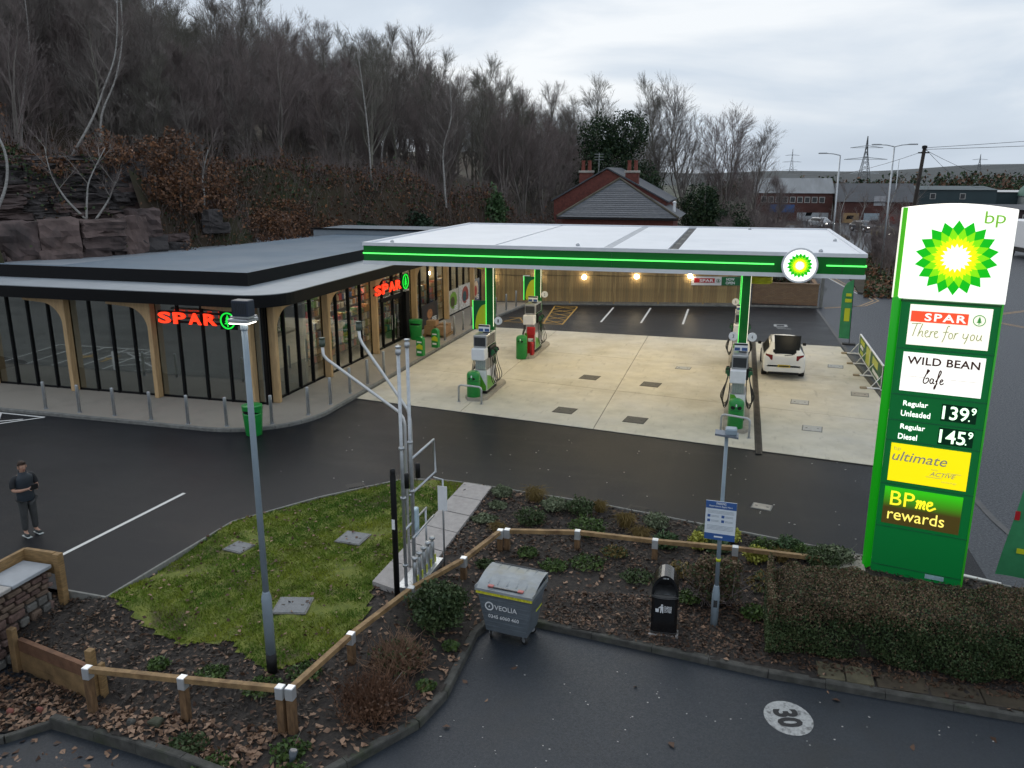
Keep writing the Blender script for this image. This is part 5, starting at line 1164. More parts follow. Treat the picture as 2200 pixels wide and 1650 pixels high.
brm = bpy.data.materials.new('buff brickwork'); brm.use_nodes = True; bt_ = brm.node_tree; br_ = bt_.nodes.new('ShaderNodeTexBrick'); bc_ = bt_.nodes.new('ShaderNodeTexCoord'); bm_ = bt_.nodes.new('ShaderNodeMapping'); bm_.inputs['Rotation'].default_value = (R(90), 0, 0)
br_.inputs['Scale'].default_value = 1.0; br_.inputs['Brick Width'].default_value = .225; br_.inputs['Row Height'].default_value = .075; br_.inputs['Mortar Size'].default_value = .010
br_.inputs['Color1'].default_value = (.20, .115, .062, 1); br_.inputs['Color2'].default_value = (.255, .160, .085, 1); br_.inputs['Mortar'].default_value = (.11, .09, .075, 1)
bt_.links.new(bc_.outputs['Object'], bm_.inputs[0]); bt_.links.new(bm_.outputs[0], br_.inputs[0]); bt_.links.new(br_.outputs[0], bt_.nodes['Principled BSDF'].inputs['Base Color']); bt_.nodes['Principled BSDF'].inputs['Roughness'].default_value = .9
MB().box(0, 3.85, 0, .24, .12, 1.36).build('front_wall', brm, bw); MB().bbox(-.03, 3.9, -.03, .27, 1.36, 1.43, .01).build('coping', mat('brick coping', (.21, .14, .085), .85, vary=.2, scale=6), bw); MB().box(0, 3.85, -.05, .2, 0, .119).build('footing', mat('dark footing', (.05, .04, .035), .9, vary=.4, scale=4), bw)
MB().box(.05, 3.8, .28, 3.0, .9, 1.25).build('planter_soil', M['soil'], bw); MB().box(3.6, 3.85, .241, 3.2, .12, 1.36).build('side_wall', brm, bw)
for k in range(12): MB().box(.02 + k * .32, .30 + k * .32, -.004, .0, .14, .20).build('brick', mat('weathered brick %d' % k, (.15 + .02 * (k % 3), .10, .065), .9, vary=.2), bw)
t = thing('concrete_post', (5.02, 53.15, 0), 'tall grey post at the right end of the brick planter wall', 'post'); MB().bbox(-.09, .09, -.09, .09, 0, 2.6, .015).build('shaft', M['kerb'], t); MB().bbox(-.11, .11, -.11, .11, 2.6, 2.68, .02).build('cap', M['kerb'], t)
kerb_run([(-12.4, 49.55), (.8, 52.3), (4.9, 52.75)], 'kerb', .12, lambda p: -.05, lambda p: .10, M['kerb'])

# ------------------------------------------------------------ feather flags and banner frame
def flag(loc, ht, wd, label, rz, lean=0.0, prints=()):
    t = thing('feather_flag', loc, label, 'flag', None, rz)
    gcl = mat('green flag cloth', (.035, .24, .095), .6, vary=.12, scale=3)
    P = []; n = 18
    for i in range(n + 1):
        u = i / n; z = .28 + u * (ht - .28); w0 = wd * (1 if u < .72 else max(.04, math.sqrt(max(0, 1 - ((u - .72) / .28) ** 2)))); x0 = lean * u
        P.append([(x0 - w0 + w0 * j / 5, .03 * math.sin(u * 9 + j) * (1 - j / 5), z) for j in range(6)])
    c = MB(); c.grid(P); c.grid([[(q[0], q[1] + .006, q[2]) for q in r__] for r__ in P]); cl = c.build('cloth', gcl, t, True)
    for (u0_, u1_, x0_, x1_, m_) in prints: MB().box(-wd * x1_, -wd * x0_, -.05, -.042, .28 + u0_ * (ht - .28), .28 + u1_ * (ht - .28)).build('print', m_, cl)
    MB().tube([(lean * u + .01, 0, u * ht) for u in np.linspace(0, 1, 12)], [.016 - .008 * u for u in np.linspace(0, 1, 12)], 8).build('pole', M['black'], t, True)
    MB().bbox(-.30, .30, -.18, .18, 0, .07, .02).build('base', M['rubber'], t)
    return t
flag((5.35, 41.6, .004), 3.1, .48, 'green feather flag standing behind the banner frame by the far road', R(-4), -.05, ((.30, .52, .2, .7, M['bp_yellow']), (.62, .68, .15, .75, M['bp_yellow']), (.72, .77, .2, .7, M['bp_yellow'])))
flag((6.15, 16.75, .004), 2.9, .85, 'large green feather flag cut off by the right edge beside the price sign', R(-10), .36, ((.36, .55, .02, .55, M['bp_yellow']), (.46, .53, .70, .80, M['red']), (.20, .24, .50, .66, M['bp_yellow']), (.17, .19, .05, .45, M['white'])))
t = thing('banner_frame', (5.52, 39.3, .004), 'long green and yellow advertising board in a white frame on feet beside the road', 'banner', None, R(-90))
MB().box(0, 6.6, -.02, .02, .10, .92).build('board', mat('board green', (.012, .10, .03), .5, vary=.15, scale=2), t)
for a in ((0, 6.6, .90, .95), (0, 6.6, .06, .11)): MB().box(a[0], a[1], -.03, .03, a[2], a[3]).build('frame_bar', M['white'], t)
for x in (0, 3.3, 6.57): MB().box(x - .03, x + .03, -.035, .035, .0, .95).build('upright', M['white'], t)
for x in (.05, 2.2, 4.4, 6.5): f_ = MB().tube([(x, -.55, .05), (x, .35, .05)], .035, 8).build('foot', M['white'], t, True); MB().tube([(x, -.38, .07), (x, -.02, .55)], .02, 8).build('strut', M['white'], f_, True); MB().bbox(x - .09, x + .09, -.75, -.5, .0, .09, .02).build('sandbag', mat('tan weight', (.30, .24, .16), .9), f_)
for k, (a, b, z0, z1, m_) in enumerate(((.3, 1.6, .62, .82, M['bp_yellow']), (.4, 1.3, .42, .55, M['white']), (.5, 1.4, .18, .34, M['bp_yellow']), (2.2, 3.4, .15, .85, M['bp_yellow']), (4.0, 5.4, .5, .8, M['bp_yellow']), (4.2, 5.8, .2, .35, M['white']))): MB().box(a, b, -.026, -.02, z0, z1).build('print', m_, t)

# ------------------------------------------------------------ white hatchback
def make_car(loc, rz, label, paint, parked=True, group=None, lights=False):
    t = thing('car', loc, label, 'car', group, rz)
    ST = [(-2.12, .40, .66, .62, .66, .50), (-2.10, .30, .82, .88, .92, .60), (-2.04, .26, .88, .96, 1.02, .63), (-1.90, .25, .895, .98, 1.16, .62), (-1.66, .24, .90, .98, 1.38, .585), (-1.45, .24, .905, .97, 1.455, .58), (-.8, .23, .905, .96, 1.50, .585), (.0, .23, .905, .95, 1.505, .59), (.45, .23, .90, .94, 1.43, .57), (1.05, .24, .895, .93, 1.08, .62), (1.30, .25, .88, .90, .95, .66), (1.75, .27, .84, .80, .82, .60), (2.05, .32, .74, .66, .68, .52), (2.16, .42, .55, .55, .57, .40)]
    st = catmull([(s[0], s[1], s[2]) for s in ST], 4); s2 = catmull([(s[3], s[4], s[5]) for s in ST], 4)
    def section(i, off=0.0):
        y, zb_, w_0 = st[i]; be, ro, wr = s2[i]; w_0 += off; ro += off; wr += off * .6
        mid = (be + ro) / 2
        pts = [(0, zb_), (w_0 * .80, zb_), (w_0 * .96, zb_ + .05), (w_0, zb_ + .18), (w_0 * 1.0, (zb_ + be) / 2), (w_0 * .985, be - .08), (w_0 * .955, be)]
        pts += [(w_0 * .955 + (wr - w_0 * .955) * q, be + (ro - .05 - be) * q) for q in (.25, .5, .75, 1.0)] + [(wr * .86, ro - .015), (wr * .55, ro), (0, ro + .008)]
        return y, pts
    N = len(st); mb = MB(); rows = []
    for i in range(N):
        y, p = section(i); rows.append([(-x, y, z) for x, z in p[::-1]][:-1] + [(x, y, z) for x, z in p])
    mb.grid(rows); n_ = len(rows[0]); mb.add(rows[0], [tuple(range(n_))]); mb.add(rows[-1], [tuple(range(n_))[::-1]])
    body = mb.build('body', paint, t, True)
    gm2 = mat('tinted car glass', (.012, .014, .016), .30, vary=0, spec=.08)
    def patch2(i0, i1, fn_, name):
        g = MB(); rr = []
        for i in range(i0, i1 + 1): y, p = section(i, .006); rr.append([q for q in fn_(p, y)])
        g.grid(rr); return g.build(name, gm2, t, True)
    patch2(9, 13, lambda p, y: [(x * (.98 if y > -1.98 else .86), y - .008, p[12][1] + .004 - .10 * x * x * (1 if y < -1.8 else .3)) for x in (-.50, -.42, -.2, 0, .2, .42, .50)], 'rear_window')
    patch2(33, 37, lambda p, y: [(-p[11][0], y + .006, p[11][1] + .003)] + [(x, y + .006, p[12][1] + .006) for x in (-.3, 0, .3)] + [(p[11][0], y + .006, p[11][1] + .003)], 'windscreen')
    for s in (-1, 1):
        patch2(16, 34, lambda p, y: [(s * (p[q][0] + .004), y, p[q][1]) for q in (6, 7, 8, 9)] if not (s == 1) else [(s * (p[q][0] + .004), y, p[q][1]) for q in (9, 8, 7, 6)], 'side_window')
        MB().bbox(min(s*.93, s*1.08), max(s*.93, s*1.08), .70, .84, .93, 1.06, .02).build('mirror', M['black'], t)
        # tail and head lamps
        e = MB(); 
        P = [[(s * (.50 + .30 * a), -2.115 + .05 * a ** 2 * 1.6, .80 + .20 * b - .02 * a + (.06 * a if b > .5 else -.03 * a)) for b in (0, .5, 1)] for a in (0, .33, .66, 1)]
        e.grid(P if s > 0 else P[::-1]); e.grid([[(x, y_ + .03, z) for x, y_, z in r__] for r__ in P]); e.build('tail_lamp', mat('red lamp lens', (.16, .008, .012), .15, vary=.1), t, True)
        MB().bbox(min(s*.50, s*.78), max(s*.50, s*.78), 1.93, 2.04, .60, .72, .03).build('headlamp', emat('lit headlamp', (1, .95, .85), 8.0) if lights else mat('lamp glass', (.5, .5, .5), .1), t)
        for y in (-1.30, 1.32):
            wh = bpy.data.objects.new('wheel', None); COL.objects.link(wh); wh.parent = t; wh.location = (s * .80, y, .315)
            MB().cyl((-.11, 0, 0), (.115, 0, 0), .315, n=24).build('tyre', M['rubber'], wh, True)
            r_m = MB().cyl((s * .10, 0, 0), (s * .125, 0, 0), .21, n=20).build('rim', M['galv'], wh, True)
    MB().bbox(-.66, .66, -2.11, -2.00, .20, .31, .03).build('rear_bumper', M['black'], t)
    pl_ = MB().box(-.26, .26, -2.145, -2.118, .50, .61).build('number_plate', mat('yellow plate', (.55, .40, .04), .5, vary=.1), t); MB().box(-.21, .21, -2.150, -2.146, .53, .58).build('plate_print', M['black'], pl_)
    MB().lathe([(.05, 0), (.05, .012)], 16, (0, 0, 0)).build('badge', M['galv'], t); t.children[-1].rotation_euler = (R(90), 0, 0); t.children[-1].location = (0, -2.115, .90)
    MB().beam((0, -2.10, 1.0), (.35, -2.06, 1.04), .02, .02).build('wiper', M['black'], t)
    MB().beam((-.45, -1.58, 1.43), (.45, -1.58, 1.43), .10, .02).build('spoiler', paint, t); MB().tube([(0, -1.3, 1.48), (.0, -1.45, 1.66)], .008, 6).build('aerial', M['black'], t)
    for s in (-1, 1): MB().tube([(s * .56, -1.4, 1.465), (s * .575, 0, 1.50), (s * .55, .4, 1.43)], .012, 6).build('roof_rail', M['black'], t)
    return t
wp = mat('white car paint', (.72, .72, .70), .25, vary=.02, coat=.5)
wc = make_car((2.0, 35.4, .034), R(0), 'white hatchback seen from behind at the right pump', wp); wc.scale = (.90, .90, .95)
for k, (x, y, rz, c, lb_) in enumerate(((11.6, 133, 172, (.32, .34, .36), 'silver car with headlamps on, farthest on the road behind the birches'), (16.4, 125, 168, (.03, .035, .045), 'dark car with headlamps on in the far road queue'), (17.4, 112.5, 160, (.28, .23, .10), 'gold car with bright headlamps in the far road queue'))):
    make_car((x, y, .01), R(rz + 40), lb_, mat('car paint %d' % k, c, .3, vary=.05, coat=.5), lights=True, group='cars in the far road queue')
lo_ = thing('lorry', (27.6, 88.0, .01), 'white box lorry on the road at the far right edge of the picture', 'lorry', None, R(10))
MB().bbox(-1.2, 1.2, 0, 6.0, .95, 3.5, .06).build('box_body', M['white'], lo_); MB().bbox(-1.15, 1.15, -1.8, -.1, .5, 2.5, .15).build('cab', M['white'], lo_); MB().box(-1.0, 1.0, -1.82, -1.79, 1.5, 2.3).build('windscreen', M['black'], lo_); MB().box(-1.1, 1.1, -1.6, 5.9, .55, .94).build('chassis', M['black'], lo_)
for x in (-1.05, 1.05):
    for y in (-1.0, 4.2): MB().cyl((x - .14, y, .48), (x + .14, y, .48), .48, n=20).build('wheel', M['rubber'], lo_, True)

# ------------------------------------------------------------ the person
def skin(name, verts, edges, radii, m, parent, sub=2):
    me = bpy.data.meshes.new(name); me.from_pydata(verts, edges, []); o = bpy.data.objects.new(name, me); COL.objects.link(o)
    md = o.modifiers.new('s', 'SKIN'); md.use_smooth_shade = True; md.branch_smoothing = .3
    for i, r__ in enumerate(radii): me.skin_vertices[0].data[i].radius = r__ if isinstance(r__, tuple) else (r__, r__); me.skin_vertices[0].data[i].use_root = (i == 0)
    o.modifiers.new('u', 'SUBSURF').levels = sub; o.modifiers['u'].render_levels = sub
    dg = bpy.context.evaluated_depsgraph_get(); dg.update(); nm = bpy.data.meshes.new_from_object(o.evaluated_get(dg)); bpy.data.objects.remove(o)
    nm.materials.clear(); nm.materials.append(m); nm.polygons.foreach_set('use_smooth', [True] * len(nm.polygons)); nm.name = name
    return link(name, nm, parent)
pe = thing('person', (-15.15, 13.85, .0), 'person in a dark gilet and grey trousers standing on the asphalt holding a controller', 'person', None, R(72))
sk = mat('skin', (.42, .24, .17), .55, vary=.08, scale=8)
V_ = [(0, 0, .95), (0, .01, 1.14), (0, .01, 1.34), (0, 0, 1.47), (0, -.015, 1.545), (0, -.03, 1.615), (0, -.03, 1.70)]; E_ = [(i, i + 1) for i in range(6)]; Rr = [(.15, .11), (.15, .11), (.16, .12), (.065, .06), (.058, .06), (.078, .092), (.070, .085)]
def addv(p, r__, par): V_.append(p); Rr.append(r__); E_.append((par, len(V_) - 1)); return len(V_) - 1
for s in (-1, 1):
    a = addv((s * .17, .01, 1.42), .065, 2); a = addv((s * .235, .02, 1.30), .055, a); a = addv((s * .255, -.02, 1.13), .043, a); a = addv((s * .17, -.19, 1.15), .038, a); a = addv((s * .09, -.31, 1.19), .028, a); hnd = addv((s * .068, -.36, 1.21), (.030, .020), a)
    for q in range(4): f1 = addv((s * (.045 + .012 * q), -.415 - .006 * (q in (1, 2)), 1.225 - .014 * q), .010, hnd); addv((s * (.022 + .010 * q), -.435, 1.215 - .014 * q), .008, f1)
    th = addv((s * .035, -.37, 1.245), .011, hnd); addv((s * .018, -.395, 1.262), .009, th)
    l = addv((s * .09, 0, .88), .085, 0); l = addv((s * .105, -.015, .50), .058, l); l = addv((s * .115, .015, .10), .042, l); addv((s * .13, -.13, .05), (.04, .03), l)
skin('body', V_, E_, Rr, sk, pe)
RG = [(.84, .178, .135), (.87, .186, .143), (.98, .182, .140), (1.12, .178, .136), (1.26, .192, .142), (1.36, .208, .142), (1.415, .196, .126), (1.45, .135, .104), (1.475, .092, .088), (1.515, .086, .086), (1.52, .078, .078)]
gl2 = MB(); gl2.grid([[(rx * math.cos(q) * (1 + .02 * math.sin(z * 60)), ry * math.sin(q), z) for q in np.linspace(0, 2 * math.pi, 25)] for z, rx, ry in RG]); gl2.build('gilet', mat('navy quilted gilet', (.016, .024, .034), .6, vary=.25, scale=6), pe, True)
for s in (-1, 1): skin('sleeve', [(s * .08, .01, 1.41), (s * .18, .012, 1.415), (s * .235, .02, 1.31), (s * .26, .0, 1.16)], [(0, 1), (1, 2), (2, 3)], [.062, .080, .070, .062], mat('black sleeve', (.010, .012, .016), .7), pe)
tr2 = mat('grey trousers', (.045, .047, .048), .8, vary=.2, scale=10)
skin('trousers', [(0, 0, .93), (-.085, 0, .84), (.085, 0, .84), (-.105, -.015, .50), (.105, -.015, .50), (-.115, .012, .12), (.115, .012, .12)], [(0, 1), (0, 2), (1, 3), (2, 4), (3, 5), (4, 6)], [(.165, .125), .115, .115, .082, .082, .068, .068], tr2, pe)
shm2 = mat('dark trainer', (.03, .035, .036), .6, vary=.3, scale=20); som = mat('pale sole', (.42, .45, .44), .6)
for s in (-1, 1):
    sh_ = skin('shoe', [(s * .115, .04, .055), (s * .125, -.06, .055), (s * .14, -.16, .045)], [(0, 1), (1, 2)], [(.055, .05), (.058, .045), (.048, .035)], shm2, pe)
    MB().bbox(s * .127 - .055, s * .127 + .055, -.20, .085, 0, .022, .01).build('sole', som, sh_)
hm = mat('dark hair', (.035, .018, .010), .7, vary=.3, scale=20)
P = []
for i in range(9):
    ph = math.pi * .56 * i / 8; P.append([(.088 * math.sin(ph) * math.cos(q), -.022 + .104 * math.sin(ph) * math.sin(q) + (.012 if ph > 1.2 else 0), 1.672 + .108 * math.cos(ph) + (.05 if ph > 1.25 and math.sin(q) < -.3 else 0)) for q in np.linspace(0, 2 * math.pi, 17)])
MB().grid(P).build('hair', hm, pe, True)
for s in (-1, 1): MB().lathe([(.004, -.004), (.010, 0), (.004, .004)], 8, (s * .032, -.115, 1.645)).build('eye', M['black'], pe); MB().bbox(min(s*.080, s*.098), max(s*.080, s*.098), -.04, -.005, 1.60, 1.665, .006).build('ear', sk, pe)
MB().add([(-.016, -.112, 1.605), (.016, -.112, 1.605), (0, -.14, 1.608), (0, -.112, 1.655)], [(0, 2, 1), (0, 3, 2), (1, 2, 3)]).build('nose', sk, pe); MB().bbox(-.028, .028, -.118, -.10, 1.568, 1.580, .004).build('mouth', mat('lips', (.25, .09, .08), .5), pe)
co_ = thing('drone_controller', (-15.15, 13.85, 0), 'small dark remote controller held in the hands of the person', 'controller', None, R(72)); MB().bbox(-.085, .085, -.45, -.40, 1.19, 1.245, .01).build('body', M['black'], co_); MB().bbox(-.075, .075, -.475, -.462, 1.245, 1.325, .004).build('phone', M['black'], co_); MB().tube([(-.05, -.42, 1.245), (-.06, -.44, 1.31)], .004, 6).build('antenna', M['black'], co_)
# ------------------------------------------------------------ hillside behind the shop
HC = np.array([(-15,52,-.6),(-10,56,-.6),(0,57,-.6),(5,62,-.6),(-25,30,-.6),(-27,28,-.6),(-25,36,-.6),(-24.5,42,-.5),(-20,50,-.4),(-33,24,-.6),(-40,20,-.6),(-20,30,-.6),(-18,40,-.6),(-12,46,-.6),(0,46,-.6),
    (-30,28.5,.3),(-28.5,32,.6),(-27,37,1.2),(-25.8,41,1.4),
    (-34,31,8.6),(-36,33,9.3),(-31.5,36.5,8.6),(-42,27,9),(-39,24.5,8.6),(-31.5,40.5,7.6),(-29,42.5,5.8),
    (-27,45,2.6),(-23.5,50,2.2),(-18,54,1.8),(-12,59,.4),(-31,50,8.5),(-27.5,53.5,8),(-24,56.5,7.5),(-19,60.5,6.0),(-14,63,3.6),(-5,68,.8),
    (-45,45,11),(-40,60,10.5),(-32,72,8.7),(-21,78,6),(-10,80,3),(0,76,.3),(10,75,-.6),(-72,70,16),(-60,60,14),(-60,40,13),(-52,25,11),(-52,85,12),(-40,92,9.8),(-26,97,6.5),(-10,100,3),(5,100,-.6),
    (-100,90,22),(-80,120,18),(-40,130,11),(-10,130,4),(15,130,-.6),(-120,60,24),(-70,30,14),(-90,45,18)], float)
def hz(x, y):
    d = (HC[:, 0] - x) ** 2 + (HC[:, 1] - y) ** 2 + .3
    k = 1 / d ** 1.9; return float((k * HC[:, 2]).sum() / k.sum())
hm_ = mat('leaf strewn hillside', (.030, .022, .014), .95, scale=.35, col2=(.060, .042, .026), bump=1.0, bscale=4)
add_layer(hm_, (.030, .034, .012), .22, .50, .64, .9)
mb = MB(); xs_h = np.concatenate([np.arange(-130, -50, 5), np.arange(-50, -8, 1.1), np.arange(-8, 14, 3)]); ys_h = np.concatenate([np.arange(20, 70, 1.1), np.arange(70, 145, 5)])
P = [[(x, y, hz(x, y) + .25 * math.sin(x * 1.3 + y * .7) * math.cos(y * 1.1 - x * .4) * (1 if hz(x, y) > 1 else 0)) for y in ys_h] for x in xs_h]
CULL1 = [(-44.5, 24.2), (-27.2, 24.2), (-25.2, 34), (-24.2, 44), (-20.4, 49.6), (-15.4, 50.2), (.8, 53.2), (14, 62), (14, 10), (-44.5, 10)]
CULL2 = [(-41.3, 19.5), (-28.0, 34.4), (-30.6, 37.6), (-33.2, 34.9), (-39.4, 28.6), (-43.3, 25.0)]
nv_ = len(ys_h); base = len(mb.v); mb.v += [q for row in P for q in row]
for i in range(len(xs_h) - 1):
    for j in range(nv_ - 1):
        cx_, cy_ = (xs_h[i] + xs_h[i+1]) / 2, (ys_h[j] + ys_h[j+1]) / 2
        if inside(cx_, cy_, CULL1) or inside(cx_, cy_, CULL2): continue
        mb.f.append((i*nv_+j, (i+1)*nv_+j, (i+1)*nv_+j+1, i*nv_+j+1)); mb.mi.append(0)
struct('hillside', mb, hm_, True)
from mathutils import noise as mnoise
# quarried rock face, block by block
rf_ = thing('rock_face', (-31, 32, 0), 'dark red quarried rock face of large blocks and thin ledges behind the shop roof', 'rock face'); RFO = Vector((-31, 32, 0))
rk = [mat('purple sandstone', (.100, .072, .068), .92, vary=.4, scale=.9, bump=1.0, bscale=5, stretch=(1, 1, .5)), mat('dark grey sandstone', (.062, .055, .055), .92, vary=.4, scale=.9, bump=1.0, bscale=5, stretch=(1, 1, 2.5)), mat('pinkish sandstone', (.130, .092, .084), .92, vary=.35, scale=.9, bump=1.0, bscale=5)]
for m_ in rk: add_layer(m_, (.034, .029, .029), .8, .5, .66, .8, stretch=(1, 1, .35))
def rblock(c, s, rz, m, jit=.15):
    n = 6; g = MB(); cz, sz = math.cos(rz), math.sin(rz); o1 = Vector((random.uniform(0, 99), random.uniform(0, 99), 0))
    def pt(u, v, ax, sg):
        q = [0, 0, 0]; q[ax] = sg; q[(ax + 1) % 3] = u; q[(ax + 2) % 3] = v
        ln = max(1, (abs(q[0]) ** 22 + abs(q[1]) ** 22 + abs(q[2]) ** 22) ** (1 / 22)); q = Vector([a / ln for a in q])
        nz = mnoise.noise(q * 1.1 + o1) * 1.3 + mnoise.noise(q * 2.9 + o1 * 2) * .9 + .5 * mnoise.noise(Vector((q[0] * .6, q[1] * .6, q[2] * 5)) + o1); nq = mnoise.noise(q * 1.7 - o1)
        x, y, z = q[0] * s[0] / 2 * (1 + jit * nq), q[1] * s[1] / 2 * (1 + jit * 1.5 * nz), q[2] * s[2] / 2 * (1 + jit * .8 * nz)
        return (c[0] + x * cz - y * sz - RFO.x, c[1] + x * sz + y * cz - RFO.y, c[2] + z)
    for ax in range(3):
        for sg in (-1, 1):
            P = [[pt(-1 + 2 * i / n, -1 + 2 * j / n, ax, sg) for j in range(n + 1)] for i in range(n + 1)]
            g.grid(P if sg > 0 else P[::-1])
    o = g.build('rock_block', m, rf_); return o
FP = [Vector((-40, 22.8)), Vector((-36.2, 26.2)), Vector((-32.4, 29.9)), Vector((-29.9, 33.0)), Vector((-28.6, 35.4))]
def face_pts(z, back): return [p + Vector((-.75, .66)) * back for p in FP]
for z0, z1, back, lmin, lmax, dp, ms in ((-.2, 1.6, .2, 1.8, 3.0, 2.0, (0, 1)), (1.5, 3.0, .3, 1.6, 2.8, 2.0, (0, 1, 2)), (2.9, 4.3, .45, 1.3, 2.4, 2.0, (0, 0, 1, 2)), (4.2, 5.75, .7, 1.3, 2.6, 2.2, (0, 2, 2, 1))):
    path = face_pts(z0, back); tot = sum((b - a).length for a, b in zip(path[:-1], path[1:])); u = 0
    while u < tot:
        l = random.uniform(lmin, lmax); l = min(l, tot - u + .2); c = u + l / 2; acc = 0
        for a, b in zip(path[:-1], path[1:]):
            L_ = (b - a).length
            if acc + L_ >= c or b == path[-1]:
                p = a.lerp(b, min(1, (c - acc) / L_)); d = (b - a).normalized(); break
            acc += L_
        nn = Vector((-d.y, d.x)); p = p + nn * (dp / 2 + random.uniform(-.45, .35))
        ang = math.atan2(d.y, d.x) + random.uniform(-.10, .10); hh = z1 - z0; sp_ = random.random()
        if sp_ < .40:      # split into two courses of uneven height
            c1 = random.uniform(.35, .65); rblock((p.x, p.y, z0 + hh * c1 / 2), (l * 1.03, dp, hh * c1 * 1.04), ang, rk[random.choice(ms)]); p2 = p + nn * random.uniform(-.2, .3); rblock((p2.x, p2.y, z0 + hh * (1 + c1) / 2), (l * 1.0, dp, hh * (1 - c1) * 1.06), ang + random.uniform(-.08, .08), rk[random.choice(ms)])
        else: rblock((p.x, p.y, (z0 + z1) / 2 + random.uniform(-.15, .25)), (l * 1.03, dp, hh * random.uniform(1.0, 1.25)), ang, rk[random.choice(ms)])
        u += l
z = 5.75
while z < 8.7:
    h = random.uniform(.30, .55); back = 2.1 + (z - 5.7) * .55; path = face_pts(z, back); tot = sum((b - a).length for a, b in zip(path[:-1], path[1:])); u = 0
    while u < tot:
        l = random.uniform(.9, 2.6); c = min(u + l / 2, tot - .05); acc = 0
        for a, b in zip(path[:-1], path[1:]):
            L_ = (b - a).length
            if acc + L_ >= c: p = a.lerp(b, (c - acc) / L_); d = (b - a).normalized(); break
            acc += L_
        nn = Vector((-d.y, d.x)); p = p + nn * (1.0 + random.uniform(-.25, .25)); rblock((p.x, p.y, z + h / 2), (l * 1.02, 2.0, h * 1.05), math.atan2(d.y, d.x) + random.uniform(-.05, .05), rk[random.choice((1, 1, 0))], .16); u += l
    z += h
for zq in np.arange(.4, 8.2, 1.25):
    for dx_, dy_ in ((-.2, 0), (-1.5, 1.0), (-2.8, 2.0)):
        if dx_ < -1 or zq < 6.4: rblock((-28.9 + dx_ - zq * .12 + random.uniform(-.3, .3), 36.6 + dy_ + random.uniform(-.3, .3), zq), (random.uniform(1.5, 2.1), random.uniform(1.5, 2.1), random.uniform(1.2, 1.6)), random.uniform(.5, 1.1), rk[random.choice((0, 1, 2))], .17)
for k in range(16):      # broken ledges along the overgrown bank to the right
    x, y = [(-29.4, 38.5), (-28.5, 41), (-26.8, 44.5), (-26, 45.8), (-24.8, 47.5), (-24.2, 48.6), (-22.5, 50.2), (-21.2, 51.5)][k // 2]; x += random.uniform(-.6, .6); y += random.uniform(-.5, .5)
    rblock((x, y, hz(x, y) + random.uniform(-.1, 1.1)), (random.uniform(1.0, 2.0), random.uniform(.8, 1.3), random.uniform(.4, .9)), random.uniform(.6, 1.2), rk[random.choice((1, 1, 0))], .16)

# ------------------------------------------------------------ bare trees
def segs_to_mesh(segs, n, m, name):
    """segments (p0, p1, r0, r1) as n-sided prisms"""
    p0 = np.array([s[0] for s in segs]); p1 = np.array([s[1] for s in segs]); r0 = np.array([s[2] for s in segs]); r1 = np.array([s[3] for s in segs])
    d = p1 - p0; d /= np.linalg.norm(d, axis=1, keepdims=True) + 1e-9
    ref = np.where(np.abs(d[:, 2:3]) < .9, np.array([[0, 0, 1.]]), np.array([[1., 0, 0]])); a = np.cross(d, ref); a /= np.linalg.norm(a, axis=1, keepdims=True); b = np.cross(d, a)
    N = len(segs); vs = np.zeros((N, 2 * n, 3))
    for k in range(n):
        t = 2 * math.pi * k / n; off = a * math.cos(t) + b * math.sin(t)
        vs[:, k] = p0 + off * r0[:, None]; vs[:, n + k] = p1 + off * r1[:, None]
    base = (np.arange(N) * 2 * n)[:, None, None]
    q = np.array([[k, (k + 1) % n, n + (k + 1) % n, n + k] for k in range(n)])[None]
    f = (base + q).reshape(-1, 4); vs = vs.reshape(-1, 3)
    me = bpy.data.meshes.new(name); me.vertices.add(len(vs)); me.vertices.foreach_set('co', vs.ravel()); me.loops.add(f.size); me.loops.foreach_set('vertex_index', f.ravel().astype(np.int32))
    me.polygons.add(len(f)); me.polygons.foreach_set('loop_start', (np.arange(len(f)) * 4).astype(np.int32)); me.polygons.foreach_set('loop_total', np.full(len(f), 4, np.int32))
    me.materials.append(m); me.update(calc_edges=True); return me
def rot_dir(d, ang, rr):
    d = Vector(d).normalized(); ax = d.orthogonal().normalized(); ax.rotate(Matrix.Rotation(rr.uniform(0, 2 * math.pi), 3, d)); v = d.copy(); v.rotate(Matrix.Rotation(ang, 3, ax)); return v
